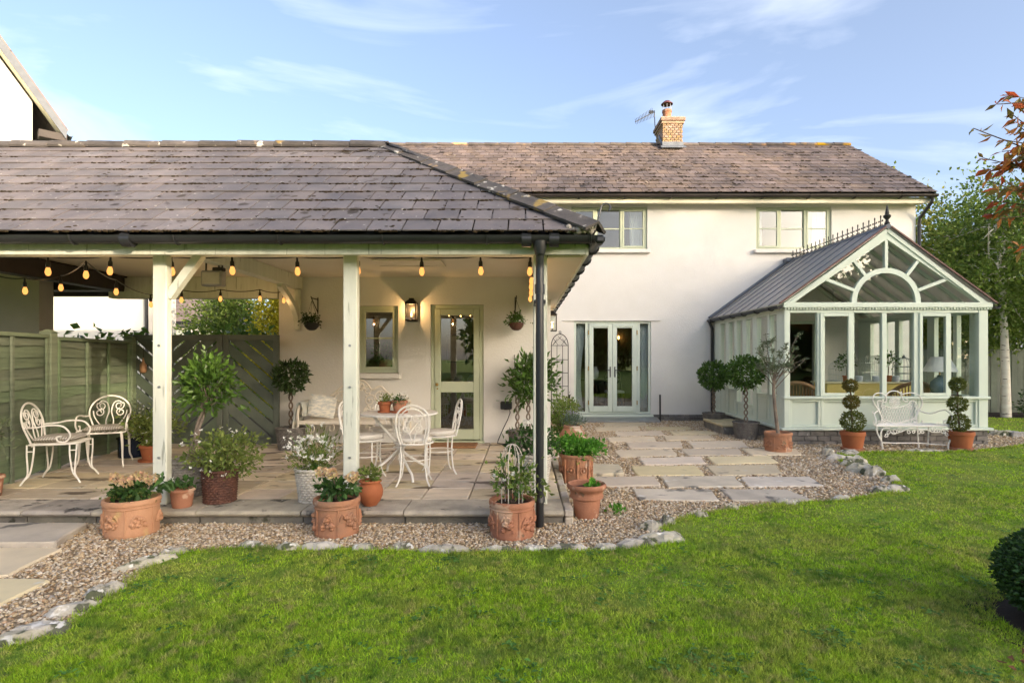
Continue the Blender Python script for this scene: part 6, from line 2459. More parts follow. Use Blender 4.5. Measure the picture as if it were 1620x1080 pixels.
mb = MB()
for x_, y_, r_, a0, a1, sx in ((322, 562, .045, 180, 640, 1), (258, 555, .035, 0, -420, 1), (365, 575, .03, 180, 560, 1), (655, 560, .035, 0, 420, -1), (700, 548, .04, 180, 620, -1), (730, 575, .03, 0, 420, -1), (310, 365, .04, 0, 420, 1), (660, 370, .04, 0, 420, -1)):
    mb.tube(scroll(L(x_, y_), r_, .008, R(a0), R(a1), ux * sx, uz, 22), .007, 5)
tr(mb, [(285, 520), (380, 590), (480, 575), (600, 555), (690, 520), (745, 530)], .008)
mb.build('back_scrolls', m, ls, smooth=True)
sz_ = L(700, 612, YFr).z
xb0, xb1, xf0, xf1 = L(262, 590).x, L(775, 590).x, L(212, 612, YFr).x, L(1222, 612, YFr).x
xb1 = max(xb1, xf1 - .12)
mb = MB()
mb.tube(smooth_pts([(xb0, YB, sz_), (xf0, YFr, sz_)], 2), .012, 6)
mb.tube(smooth_pts([(xb1, YB, sz_), (xf1, YFr, sz_)], 2), .012, 6)
mb.tube([(xb0, YB, sz_), (xb1, YB, sz_)], .012, 6)
mb.tube([(xf0, YFr, sz_), (xf1, YFr, sz_)], .014, 6)
for k in range(1, 26):
    t_2 = k / 26
    mb.tube([(xb0 + (xb1 - xb0) * t_2, YB, sz_), (xf0 + (xf1 - xf0) * t_2, YFr, sz_)], .008, 4)
for k in range(1, 5):
    t_2 = k / 5
    mb.tube([(xb0 + (xf0 - xb0) * t_2, YB + (YFr - YB) * t_2, sz_), (xb1 + (xf1 - xb1) * t_2, YB + (YFr - YB) * t_2, sz_)], .007, 4)
mb.build('seat', m, ls, smooth=True)
mb = MB()
tr(mb, [(795, 415, 9.2), (870, 440, 9.14), (950, 448, 9.08), (1050, 412, 9.0), (1125, 402, 8.95), (1190, 450, 8.92), (1215, 510, 8.9), (1190, 580, 8.9), (1150, 592, 8.9), (1112, 575, 8.9), (1100, 540, 8.9), (1128, 528, 8.9), (1132, 550, 8.9)])
tr(mb, [(1015, 600, 8.9), (1020, 565, 8.9), (1060, 580, 8.9), (1100, 590, 8.9)], .007)
mb.build('arm', m, ls, smooth=True)
mb = MB()
tr(mb, [(240, 415, 9.2), (200, 440, 9.1), (195, 470, 9.0), (212, 520, 8.93), (212, 570, 8.9), (195, 600, 8.9), (182, 575, 8.9), (185, 545, 8.9)])
tr(mb, [(190, 455, 9.05), (170, 440, 9.05), (172, 425, 9.05), (182, 420, 9.05)], .008)
mb.build('arm', m, ls, smooth=True)
mb = MB()
tr(mb, [(225, 615), (222, 670), (250, 745), (285, 810), (298, 880), (298, 935), (272, 948), (262, 930)], .012, YFr)
tr(mb, [(400, 640), (320, 640), (285, 680), (272, 760), (285, 810)], .010, YFr)
mb.build('leg', m, ls, smooth=True)
mb = MB()
tr(mb, [(1160, 625), (1212, 680), (1208, 750), (1168, 850), (1165, 910), (1185, 945), (1225, 950), (1232, 930), (1212, 925)], .012, YFr)
tr(mb, [(1080, 640), (1130, 660), (1190, 700), (1208, 750)], .009, YFr)
mb.build('leg', m, ls, smooth=True)
for x_ in (xb0 + .03, xb1 - .03):
    MB().tube(smooth_pts([(x_, YB, sz_), (x_, YB + .0, .2), (x_, YB + .02, .0)], 4), .012, 6).build('leg', m, ls, smooth=True)
MB().tube([L(757, 615, 9.02), L(775, 895, 9.02)], .011, 6).build('leg', m, ls, smooth=True)
mb = MB()
mb.tube(smooth_pts([L(305, 830, 8.95), L(540, 835, 9.0), L(770, 835, 9.02), L(960, 850, 8.97), L(1160, 862, 8.92)], 4), .009, 6)
mb.build('stretcher', m, ls, smooth=True)
mb = MB()
for x_, y_, r_, a0, a1, sx in ((350, 730, .035, 200, 640, 1), (375, 690, .04, 90, 520, -1), (455, 680, .055, 180, 640, 1), (520, 665, .04, 0, 420, 1), (650, 690, .035, 90, 500, 1), (705, 685, .03, 90, -330, 1), (775, 690, .035, 90, 500, -1), (830, 690, .03, 90, -330, -1), (960, 655, .05, 180, 640, 1), (1030, 672, .045, 0, 420, -1), (1095, 680, .04, 180, 640, -1), (1145, 715, .035, 200, 640, -1)):
    mb.tube(scroll(L(x_, y_, YFr), r_, .008, R(a0), R(a1), ux * sx, uz, 22), .007, 5)
tr(mb, [(400, 690), (470, 705), (560, 680), (640, 645), (720, 640), (800, 655), (880, 660), (960, 690), (1060, 690)], .008, YFr)
mb.build('apron', m, ls, smooth=True)

# arched trellis on the house wall
tx0, tx1 = .62, 1.0
tt = thing('arched_trellis', 'slim black iron trellis with arched top against the cottage wall', 'trellis', ((tx0 + tx1) / 2, 12.9, 0))
mb = MB()
ty_ = 12.88
mb.tube([(tx0, ty_, 0), (tx0, ty_, 1.72)] + [((tx0 + tx1) / 2 - .19 * math.cos(PI * k / 12), ty_, 1.72 + .26 * math.sin(PI * k / 12)) for k in range(1, 12)] + [(tx1, ty_, 1.72), (tx1, ty_, 0)], .011, 6)
mb.build('frame', M['black_metal'], tt)
mb = MB()
for x in (tx0 + .127, tx0 + .253):
    mb.tube([(x, ty_, 0), (x, ty_, 1.72)], .007, 5)
for z in (.2, .5, .8, 1.1, 1.4, 1.72):
    mb.tube([(tx0, ty_, z), (tx1, ty_, z)], .007, 5)
for s in (-1, 1):
    for o_ in (-.1, 0, .1):
        mb.tube([((tx0 + tx1) / 2 + s * (.16 - abs(o_)) + o_, ty_, 1.73), ((tx0 + tx1) / 2 - s * .04 + o_, ty_, 1.93 - abs(o_) * .6)], .005, 4)
mb.tube(scroll(((tx0 + tx1) / 2, ty_, 2.02), .035, .01, R(-90), R(330), (1, 0, 0), (0, 0, 1), 16), .006, 5)
mb.build('bars', M['black_metal'], tt)
# ================================================================== plants
RP = np.random.default_rng(19)


def unit(a):
    return a / np.maximum(1e-9, np.linalg.norm(a, axis=-1, keepdims=True))


def leaves(name, mat, parent, Pts, D, Ln, Wd, fold=.18, jit=.35, local=False):
    """one folded diamond per leaf"""
    n = len(Pts)
    Pts = np.asarray(Pts, float)
    D = unit(np.asarray(D, float) + RP.normal(0, .25, (n, 3)))
    S = unit(np.cross(D, RP.normal(0, 1, (n, 3))))
    N = np.cross(S, D)
    k = 1 + jit * (RP.random((n, 1)) - .5) * 2
    Ls, Ws = Ln * k, Wd * k
    V = np.zeros((n, 4, 3))
    V[:, 0] = Pts
    V[:, 1] = Pts + D * Ls * .45 + S * Ws * .5 + N * Ws * fold
    V[:, 2] = Pts + D * Ls - N * Ls * .10
    V[:, 3] = Pts + D * Ls * .45 - S * Ws * .5 + N * Ws * fold
    b = np.arange(n)[:, None] * 4
    F = np.concatenate([b + np.array([0, 1, 2]), b + np.array([0, 2, 3])], 0)
    return np_mesh(name, V, F, mat, parent, local=local)


def ball_pts(c, r, n, shell=.55, mess=.75):
    d = unit(RP.normal(0, 1, (n, 3)))
    q = shell + (1 - shell) * RP.random((n, 1)) ** .6
    r = np.array(r if isinstance(r, (tuple, list)) else (r, r, r))
    return np.array(c) + d * q * r, d * .55 + unit(RP.normal(0, 1, (n, 3))) * mess


def cloud_pts(c, r, n, K=30, spread=.22, hollow=.45, up=.2):
    """leaf points gathered in clumps through an ellipsoid: an uneven outline with gaps"""
    c, r = np.array(c), np.array(r if isinstance(r, (tuple, list)) else (r, r, r))
    kc = unit(RP.normal(0, 1, (K, 3))) * (hollow + (1 - hollow) * RP.random((K, 1)) ** .7)
    ks = spread * (.6 + .8 * RP.random(K))
    i = RP.integers(0, K, n)
    off = RP.normal(0, 1, (n, 3)) * ks[i][:, None]
    p = kc[i] + off
    D = unit(off) * .6 + kc[i] * .35 + np.array([0, 0, up]) + unit(RP.normal(0, 1, (n, 3))) * .6
    return c + p * r, D


def flower_heads(name, mat, parent, centres, size, petals=5, flat=.3):
    P_, D_ = [], []
    for c in centres:
        a0 = RP.random() * 6
        ax = unit(RP.normal(0, 1, 3) * .5 + np.array([0, -.5, .7]))
        u = unit(np.cross(ax, [1, .1, 0]))
        v = np.cross(ax, u)
        for k in range(petals):
            g = a0 + 2 * PI * k / petals
            P_.append(c)
            D_.append(u * math.cos(g) + v * math.sin(g) + ax * flat)
    o = leaves(name, mat, parent, P_, np.array(D_), size, size * .62, .1, .2)
    o['kind'] = 'stuff'
    return o


def pot(parent, c, rt, rb, h, mat, rim=.05, belly=0.0, soil=True, n=28, name='pot', neck=None, lip=.014):
    c = Vector(c)
    prof = [(rb * .96, 0), (rb, .008)]
    for k in range(1, 7):
        t = k / 7
        r = rb + (rt - lip - rb) * t + belly * math.sin(PI * t)
        prof.append((r, (h - rim) * t))
    prof += [(rt - lip + (0 if not neck else -neck), h - rim), (rt - .002, h - rim + .004), (rt, h - rim * .5), (rt - .004, h - .004), (rt - .012, h), (rt - .026, h - .006), (rt - .034, h - .06)]
    p = MB().lathe(prof, n, c).build(name, mat, parent, smooth=True, angle=50)
    if soil:
        mb = MB()
        rs = rt - .030
        vs_ = [(c.x, c.y, c.z + h - .035)]
        for q in (.5, 1):
            for k in range(14):
                g = 2 * PI * k / 14
                vs_.append((c.x + rs * q * math.cos(g), c.y + rs * q * math.sin(g), c.z + h - .045 + random.uniform(-.006, .010)))
        fs = [(0, 1 + k, 1 + (k + 1) % 14) for k in range(14)] + [(1 + k, 15 + k, 15 + (k + 1) % 14, 1 + (k + 1) % 14) for k in range(14)]
        mb.add(vs_, fs)
        mb.build('soil', M['soil'], parent, smooth=True)
    return p


def wicker(parent, c, rt, rb, h, mat, rows=13, stakes=22, name='basket'):
    c = Vector(c)
    n = stakes * 4
    prof = []
    for i in range(rows * 2 + 1):
        t = i / (rows * 2)
        prof.append((rb + (rt - rb) * t, h * t))

    def fn(r, z, g, i):
        if i % 2 == 0:
            return r - .006
        return r + .011 * math.cos(stakes * g + PI * (i // 2)) + .003
    mb = MB().lathe(prof, n, c, fn)
    mb.f = [f for f in mb.f if len(f) == 4]
    p = mb.build(name, mat, parent, smooth=True, angle=70)
    mb = MB()
    for ph in (0, PI):
        mb.tube([(c.x + (rt + .004 * math.cos(10 * g + ph)) * math.cos(g), c.y + (rt + .004 * math.cos(10 * g + ph)) * math.sin(g), c.z + h + .006 * math.sin(10 * g + ph)) for g in [2 * PI * k / 60 for k in range(60)]], .009, 6, closed=True)
    mb.build('rim', mat, p, smooth=True)
    MB().lathe([(rt - .02, h - .05), (.01, h - .035)], 16, c).build('soil', M['soil'], parent)
    MB().lathe([(rb * .98, .004), (rb * .97, .012)], 20, c).build('bottom', mat, p)
    return p


def twisted(parent, c, z0, z1, rad, r, turns, mat, n=2, name='stem'):
    mb = MB()
    for s in range(n):
        ph = 2 * PI * s / n
        N = int(turns * 14)
        mb.tube([(c[0] + rad * math.cos(ph + 2 * PI * turns * k / N), c[1] + rad * math.sin(ph + 2 * PI * turns * k / N), z0 + (z1 - z0) * k / N) for k in range(N + 1)], r, 7)
    return mb.build(name, mat, parent, smooth=True)


def relief(parent, c, r, h, mat, seed):
    """moulded fruit and leaf swags on a drum shaped pot"""
    rnd = random.Random(seed)
    mb = MB()
    for k in range(6):
        g0 = 2 * PI * k / 6 + .35
        for q in range(15):
            g = g0 + rnd.uniform(-.30, .30)
            z = h * (.50 - .55 * abs(g - g0) + rnd.uniform(-.14, .12))
            x, y = c[0] + r * math.cos(g), c[1] + r * math.sin(g)
            s = rnd.uniform(.008, .020)
            mb.ball((x, y, c[2] + z), (s * 1.3, s * 1.3, s), 7, 5)
        for q in range(5):
            g1 = g0 + rnd.uniform(-.2, .2)
            z1 = h * rnd.uniform(.3, .55)
            pts = []
            for s in range(6):
                g = g1 + rnd.choice((-1, 1)) * .0 + s * .05 * (1 if q % 2 else -1)
                pts.append((c[0] + (r + .004) * math.cos(g), c[1] + (r + .004) * math.sin(g), c[2] + z1 + .03 * math.sin(s * .8)))
            mb.tube(pts, [.004, .008, .011, .010, .007, .003], 6)
        g = g0 + PI / 6
        mb.tube([(c[0] + r * math.cos(g), c[1] + r * math.sin(g), c[2] + .03), (c[0] + r * math.cos(g), c[1] + r * math.sin(g), c[2] + h * .78)], .006, 5)
    mb.tube([(c[0] + (r + .001) * math.cos(2 * PI * k / 40), c[1] + (r + .001) * math.sin(2 * PI * k / 40), c[2] + h * .78) for k in range(40)], .006, 5, closed=True)
    return mb.build('relief', mat, parent, smooth=True)


def stems(parent, c, tips, r, mat, name='stems'):
    mb = MB()
    for t in tips:
        t = Vector(t)
        m_ = Vector(c).lerp(t, .5) + Vector((random.uniform(-.02, .02), random.uniform(-.02, .02), .02))
        mb.tube([c, m_, t], r, 5, r1=r * .5)
    return mb.build(name, mat, parent, smooth=True)


# ---- three relief drums on the gravel
for px, Y, lab, kind, mt in ((209, 4.68, 'pale terracotta relief pot with cream pink hydrangea at the left verandah post', 'h', 'terracotta_p'),
                             (533, 4.68, 'weathered terracotta relief pot with yellow hydrangea before the middle verandah post', 'h', 'terracotta_o'),
                             (810, 4.62, 'terracotta relief pot with white cane dome and rose beside the downpipe', 'r', 'terracotta')):
    c = Vector(((px - CX) * Y / FPX, Y, 0))
    rr = .208 if px == 209 else .188
    t = thing('relief_pot', lab, 'potted plant', c)
    p = pot(t, c, rr, rr * .93, .30, M[mt], rim=.045, n=36)
    relief(p, c, rr * .945, .30, M[mt], px)
    if kind == 'h':
        tips = []
        heads = [(-.10, -.02, .42), (.06, .02, .43), (.02, -.06, .40), (.16, .03, .40)] if px == 209 else [(-.02, -.03, .46), (.13, .02, .42), (-.12, .03, .46)]
        for h_ in heads:
            tips.append(c + Vector(h_) + Vector((0, -.03, .045)))
        stems(t, c + Vector((0, 0, .25)), tips, .006, M['bark'])
        Pn, Dn = cloud_pts(c + Vector((.02, 0, .36)), (.15, .12, .055), 170, 18, .25, .35, -.1)
        leaves('foliage', M['leaf_hyd'], t, Pn, Dn, .065, .045)
        if px == 209:
            Pn, Dn = cloud_pts(c + Vector((.24, .02, .42)), (.05, .05, .035), 16, 5, .25, .3, -.2)
            leaves('foliage', M['leaf_hyd'], t, Pn, Dn, .08, .05)
            Pn, Dn = cloud_pts(c + Vector((-.02, 0, .34)), (.16, .12, .07), 120, 16, .3, .3, .1)
            leaves('foliage', M['leaf_soft'], t, Pn, Dn, .03, .02)
        for tp in tips:
            Pn, Dn = ball_pts(tp, (.044, .042, .032), 90, .6)
            leaves('flower_head', M['petal_y'], t, Pn, Dn, .024, .024, .05)
    else:
        mb = MB()
        for k in range(6):
            g = 2 * PI * k / 6 + .2
            x, y = .085 * math.cos(g), .085 * math.sin(g)
            mb.tube(smooth_pts([c + Vector((x, y, .25)), c + Vector((x, y, .58)), c + Vector((x * .9, y * .9, .66)), c + Vector((x * .5, y * .5, .725)), c + Vector((0, 0, .74))], 4), .0042, 5)
        mb.build('cane_dome', M['wicker_w'], t, smooth=True)
        Pn, Dn = cloud_pts(c + Vector((-.02, .0, .47)), (.16, .12, .16), 230, 26, .22, .2, 0)
        leaves('foliage', M['leaf_rose'], t, Pn, Dn, .048, .032)
        Pn, Dn = cloud_pts(c + Vector((.12, -.02, .46)), (.17, .10, .15), 110, 16, .22, .2, 0)
        leaves('foliage', M['leaf_soft'], t, Pn, Dn, .045, .028)
        stems(t, c + Vector((0, 0, .25)), [c + Vector((random.uniform(-.15, .22), random.uniform(-.08, .08), random.uniform(.42, .6))) for _ in range(9)], .004, M['bark'])
        flower_heads('flower', M['petal_w'], t, [np.array(c + Vector(q)) for q in ((-.13, -.08, .50), (-.06, -.09, .46), (.02, -.10, .52))], .028, 8, .6)

# ---- small pots on the patio edge
c = P(288, 803, 5.02)
c.z = PZ
t = thing('small_pot', 'small terracotta pot with white geranium at the foot of the left post', 'potted plant', c)
pot(t, c, .108, .078, .165, M['terracotta'], rim=.03)
Pn, Dn = cloud_pts(c + Vector((-.01, 0, .19)), (.09, .08, .04), 90, 14, .3, .3, .3)
leaves('foliage', M['leaf_hyd'], t, Pn, Dn, .045, .038)
flower_heads('flower', M['petal_w'], t, [np.array(c + Vector((-.06 + .02 * math.cos(k), -.05, .245 + .015 * math.sin(k * 2)))) for k in range(7)], .02, 5)
c = P(586, 800, 5.08)
c.z = PZ
t = thing('bellied_pot', 'smooth bellied terracotta pot beside the middle verandah post', 'potted plant', c)
pot(t, c, .100, .062, .225, M['terracotta_d'], rim=.022, belly=.036, neck=.01)
Pn, Dn = cloud_pts(c + Vector((0, 0, .27)), (.085, .08, .06), 150, 16, .3, .3, .4)
leaves('foliage', M['leaf_soft'], t, Pn, Dn, .045, .026)

# ---- baskets
c = P(298, 790, 5.5)
c = Vector((P(298, 790, 5.46).x, 5.46, PZ))
t = thing('potted_bay_tree', 'tall bright bay tree with twisted trunk in grey wicker basket behind the left post', 'potted tree', c)
wicker(t, c, .185, .155, .33, M['wicker_g'], 14, 24)
top_ = Vector((c.x + .10, 5.62, 1.0))
mb = MB()
for s in range(3):
    ph = 2 * PI * s / 3
    mb.tube([(c.x + (top_.x - c.x) * q + .018 * math.cos(ph + 7 * q), c.y + (top_.y - c.y) * q + .018 * math.sin(ph + 7 * q), PZ + .27 + (.72) * q) for q in [k / 16 for k in range(17)]], .013, 6)
for k in range(14):
    d = unit(RP.normal(0, 1, 3))
    mb.tube([(top_.x, top_.y, .95), (top_.x + d[0] * .12, top_.y + d[1] * .1, 1.08 + d[2] * .1), (top_.x + d[0] * .24, top_.y + d[1] * .2, 1.15 + d[2] * .2)], .006, 5, r1=.003)
mb.build('trunk', M['bark_g'], t, smooth=True)
Pn, Dn = cloud_pts((top_.x + .01, top_.y, 1.17), (.225, .20, .235), 1050, 46, .2, .35, .15)
leaves('crown', M['leaf_bay_b'], t, Pn, Dn, .066, .034)

c = Vector((P(348, 797, 5.20).x, 5.20, PZ))
t = thing('brown_wicker_planter', 'dark brown wicker basket overflowing with pale green white flowered plant', 'potted plant', c)
wicker(t, c, .150, .130, .29, M['wicker_b'], 13, 22)
Pn, Dn = cloud_pts(c + Vector((.02, 0, .44)), (.32, .24, .20), 1500, 70, .17, .35, .15)
leaves('foliage', M['leaf_soft'], t, Pn, Dn, .042, .026)
stems(t, c + Vector((0, 0, .24)), [c + Vector((random.uniform(-.3, .36), random.uniform(-.2, .2), random.uniform(.3, .6))) for _ in range(26)], .004, M['bark'])
Pn, _ = ball_pts(c + Vector((.02, -.02, .45)), (.36, .28, .24), 34, .9)
flower_heads('flower', M['petal_w'], t, Pn, .018, 5)

c = Vector((P(497, 800, 5.22).x, 5.22, PZ))
t = thing('white_wicker_planter', 'whitewashed wicker basket of starry white flowers left of the middle post', 'potted plant', c)
wicker(t, c, .165, .125, .30, M['wicker_w'], 13, 22)
Pn, Dn = cloud_pts(c + Vector((.02, 0, .42)), (.21, .17, .17), 620, 44, .2, .3, .5)
leaves('foliage', M['leaf_soft'], t, Pn, Dn, .05, .014)
stems(t, c + Vector((0, 0, .26)), [c + Vector((random.uniform(-.22, .24), random.uniform(-.15, .15), random.uniform(.4, .66))) for _ in range(30)], .0028, M['leaf_herb'])
Pn, _ = cloud_pts(c + Vector((.03, -.03, .50)), (.24, .18, .15), 105, 30, .25, .5)
flower_heads('flower', M['petal_w'], t, Pn, .026, 5, .3)

c = Vector((P(460, 716, 8.15).x, 8.15, PZ))
t = thing('bay_standard', 'dark ball headed bay on twisted stem in grey basket beside the gates', 'potted tree', c)
wicker(t, c, .20, .16, .31, M['wicker_s'], 13, 24)
twisted(t, c, PZ + .26, 1.0, .022, .012, 2.6, M['bark'])
Pn, Dn = ball_pts((c.x + .01, c.y, 1.18), (.23, .22, .22), 620, .45)
leaves('crown', M['leaf_bay_d'], t, Pn, Dn, .085, .036)

c = Vector((P(824, 705, 8.4).x, 8.38, PZ))
t = thing('bay_bush', 'bushy green bay on twisted stems in weathered basket at the verandah wall corner', 'potted tree', c)
wicker(t, c, .19, .145, .24, M['wicker_s'], 11, 22)
twisted(t, c + Vector((-.05, 0, 0)), PZ + .2, .86, .024, .013, 2.2, M['bark_g'])
twisted(t, c + Vector((.11, .02, 0)), PZ + .2, .86, .024, .013, 2.2, M['bark_g'])
Pn, Dn = cloud_pts((c.x + .14, c.y, 1.10), (.34, .28, .34), 900, 46, .2, .45, .3)
leaves('crown', M['leaf_bay'], t, Pn, Dn, .10, .042)

c = Vector((.10, 5.62, PZ))
t = thing('tapered_wicker_planter', 'pale wicker basket with white flowered plant behind the corner downpipe', 'potted plant', c)
wicker(t, c, .17, .12, .36, M['wicker_w'], 15, 22)
Pn, Dn = cloud_pts(c + Vector((-.05, 0, .48)), (.24, .17, .15), 420, 32, .2, .3, .2)
leaves('foliage', M['leaf_hyd'], t, Pn, Dn, .055, .035)
flower_heads('flower', M['petal_w'], t, [np.array(c + Vector(q)) for q in ((-.07, -.05, .66), (-.10, -.03, .63), (-.05, -.06, .68), (-.08, 0, .69))], .035, 7, .5)

# ---- plants by the fence and gates
c = Vector((-4.72, 7.22, PZ))
t = thing('terracotta_planter', 'orange terracotta pot on saucer with leafy white flowered plant near the gates', 'potted plant', c)
pot(t, c + Vector((0, 0, .025)), .145, .105, .19, M['terracotta_d'], rim=.04)
MB().lathe([(.12, 0), (.15, .006), (.155, .03), (.145, .03)], 22, c).build('saucer', M['terracotta_d'], t, smooth=True)
Pn, Dn = cloud_pts(c + Vector((.03, 0, .44)), (.27, .22, .25), 900, 50, .2, .3, .2)
leaves('foliage', M['leaf_soft'], t, Pn, Dn, .055, .03)
Pn, _ = ball_pts(c + Vector((.03, -.04, .46)), (.27, .22, .25), 40, .85)
flower_heads('flower', M['petal_w'], t, Pn, .016, 5)
c = Vector((-5.22, 7.55, PZ))
t = thing('blue_planter', 'dark blue glazed pot with olive bush behind the armchairs', 'potted plant', c)
pot(t, c, .16, .14, .27, M['blue_pot'], rim=.03)
Pn, Dn = cloud_pts(c + Vector((0, 0, .55)), (.22, .2, .28), 420, 34, .22, .3, .5)
leaves('foliage', M['leaf_olive'], t, Pn, Dn, .05, .014)
stems(t, c + Vector((0, 0, .22)), [c + Vector((random.uniform(-.15, .15), random.uniform(-.12, .12), random.uniform(.5, .8))) for _ in range(10)], .006, M['bark_g'])
c = Vector((-4.98, 7.62, PZ))
t = thing('driftwood_planter', 'brown bark covered planter between the blue pot and the terracotta pot', 'potted plant', c)
pot(t, c, .13, .12, .30, M['bark'], rim=.03)
Pn, Dn = cloud_pts(c + Vector((.02, 0, .42)), (.15, .15, .12), 160, 16, .3, .3, .3)
leaves('foliage', M['leaf_hyd'], t, Pn, Dn, .05, .03)
c = Vector((-5.06, 5.38, PZ))
t = thing('edge_planter', 'terracotta pot with grey green shrub by the fence at the patio edge', 'potted plant', c)
pot(t, c, .12, .09, .2, M['terracotta'], rim=.035)
Pn, Dn = cloud_pts(c + Vector((0, 0, .62)), (.13, .13, .22), 260, 20, .25, .3, .4)
leaves('foliage', M['leaf_olive'], t, Pn, Dn, .06, .02)
stems(t, c + Vector((0, 0, .16)), [c + Vector((random.uniform(-.08, .08), random.uniform(-.08, .08), random.uniform(.5, .7))) for _ in range(8)], .005, M['bark_g'])

# ---- pots on the table
zt = PZ + .713
for px, Y, lab, fl in ((609, 6.22, 'small terracotta pot with green plant on the round white table', False), (632, 6.20, 'terracotta pot with white flowers on the round white table', True)):
    c = Vector((P(px, 650, Y).x, Y, zt))
    t = thing('table_pot', lab, 'potted plant', c)
    s = .078 if not fl else .090
    pot(t, c + Vector((0, 0, .012)), s, s * .68, .11 if not fl else .125, M['terracotta_d'] if not fl else M['terracotta'], rim=.035)
    MB().lathe([(s * .8, 0), (s, .004), (s * 1.02, .018), (s * .95, .018)], 18, c).build('saucer', M['terracotta_d'], t, smooth=True)
    Pn, Dn = cloud_pts(c + Vector((0, 0, .145)), (.065, .065, .035), 160, 14, .3, .3, .6)
    leaves('foliage', M['leaf_soft'] if not fl else M['leaf_hyd'], t, Pn, Dn, .03, .012)
    if fl:
        Pn, _ = cloud_pts(c + Vector((0, 0, .185)), (.08, .07, .04), 26, 14, .3, .4)
        flower_heads('flower', M['petal_w'], t, Pn, .018, 5)

# ---- pots on the gravel to the right of the patio
c = Vector((.60, 6.58, 0))
t = thing('parsley_pot', 'tall weathered terracotta pot full of bright parsley right of the patio', 'potted plant', c)
p = pot(t, c, .195, .175, .34, M['terracotta_o'], rim=.035, n=32)
mb = MB()
for k in range(8):
    g = 2 * PI * k / 8
    mb.tube([(c.x + .186 * math.cos(g), c.y + .186 * math.sin(g), .03), (c.x + .190 * math.cos(g), c.y + .190 * math.sin(g), .29)], .012, 6)
    cc_ = Vector((c.x + .188 * math.cos(g + .39), c.y + .188 * math.sin(g + .39), .17))
    mb.tube([cc_ + Vector((-math.sin(g + .39) * .04 * math.cos(q), math.cos(g + .39) * .04 * math.cos(q), .04 * math.sin(q))) for q in [2 * PI * k2 / 12 for k2 in range(12)]], .006, 5, closed=True)
    mb.ball(cc_, .018, 7, 5)
mb.build('relief', M['terracotta_o'], p, smooth=True)
Pn, Dn = cloud_pts(c + Vector((.02, 0, .42)), (.27, .24, .10), 1300, 60, .22, .3, .2)
leaves('foliage', M['leaf_herb'], t, Pn, Dn, .042, .034)
c = Vector((.565, 5.14, 0))
t = thing('flared_urn', 'flared terracotta urn with a small succulent on the gravel', 'potted plant', c)
mb = MB().lathe([(.10, 0), (.105, .01), (.118, .10), (.125, .175), (.148, .185), (.15, .20), (.14, .22), (.15, .255), (.165, .262), (.178, .28), (.178, .30), (.165, .312), (.148, .305), (.14, .26)], 32, c, fn=lambda r, z, g, i: r + (.005 * math.cos(18 * g) if i in (4, 5, 6) else 0))
mb.build('urn', M['terracotta'], t, smooth=True, angle=50)
MB().lathe([(.145, .262), (.02, .27)], 20, c).build('soil', M['soil'], t)
Pn, Dn = ball_pts(c + Vector((.06, .0, .29)), (.05, .05, .04), 60, .3)
leaves('foliage', M['leaf_herb'], t, Pn, Dn + np.array([0, 0, .6]), .045, .028)
c = Vector((.78, 9.15, 0))
t = thing('bulbous_pot', 'bulbous terracotta jar with lavender below the trellis', 'potted plant', c)
pot(t, c, .15, .12, .36, M['terracotta_o'], rim=.04, belly=.085)
Pn, Dn = cloud_pts(c + Vector((0, 0, .43)), (.16, .15, .10), 420, 26, .25, .3, .6)
leaves('foliage', M['leaf_lav'], t, Pn, Dn, .06, .012)
Pn, Dn = cloud_pts(c + Vector((0, 0, .55)), (.14, .13, .05), 60, 26, .3, .3, 1.2)
leaves('flower', M['petal_b'], t, Pn, Dn, .03, .012)
for k, (x, y, h, lab) in enumerate(((.66, 9.6, .75, 'leafy green shrub growing at the corner of the verandah wall'), (.80, 11.3, .62, 'loose green shrub under the trellis by the french doors'))):
    t = thing('shrub', lab, 'shrub', (x, y, 0))
    Pn, Dn = cloud_pts((x, y, h * .52), (.26, .30, h * .5), 1300, 60, .18, .3, .3)
    leaves('foliage', M['leaf_tree'] if k == 0 else M['leaf_soft'], t, Pn, Dn, .05, .026)
    stems(t, Vector((x, y, 0)), [Vector((x + random.uniform(-.2, .2), y + random.uniform(-.2, .2), h * random.uniform(.5, .95))) for _ in range(12)], .006, M['bark'])
t = thing('seedling', 'small green weed growing in gravel beside the urn', 'plant', (.86, 5.20, 0))
Pn, Dn = cloud_pts((.86, 5.20, .05), (.06, .06, .05), 60, 8, .3, .2, .8)
leaves('foliage', M['leaf_herb'], t, Pn, Dn, .04, .025)

# ---- hanging baskets
def hanging(label, c, mat, leafm, arm_from):
    t = thing('hanging_basket', label, 'hanging basket', c)
    r = .115
    mb = MB().lathe([(.03, -.11), (.07, -.095), (.10, -.05), (r, 0), (r - .012, .004)], 26, c, fn=lambda r_, z, g, i: r_ + .004 * math.cos(26 * g + PI * (i % 2)))
    mb.build('bowl', mat, t, smooth=True)
    Pn, Dn = cloud_pts(c + Vector((0, 0, .05)), (.12, .12, .08), 420, 30, .28, .3, .3)
    leaves('foliage', leafm, t, Pn, Dn, .035, .024)
    a = Vector(arm_from)
    mb = MB()
    for g in (0, 2.1, 4.2):
        mb.tube([c + Vector((r * math.cos(g), r * math.sin(g), 0)), Vector((c.x, c.y, a.z - .04))], .0025, 4)
    mb.tube([(a.x, VW - .006, a.z - .22), (a.x, VW - .006, a.z + .03)], .008, 5)
    mb.tube([(a.x, VW - .006, a.z), (c.x, c.y, a.z), (c.x, c.y - .03, a.z + .02)], .008, 5)
    mb.tube([(a.x, VW - .006, a.z - .2), (c.x, c.y, a.z - .01)], .007, 5)
    mb.build('bracket', M['black_metal'], t)
    return t


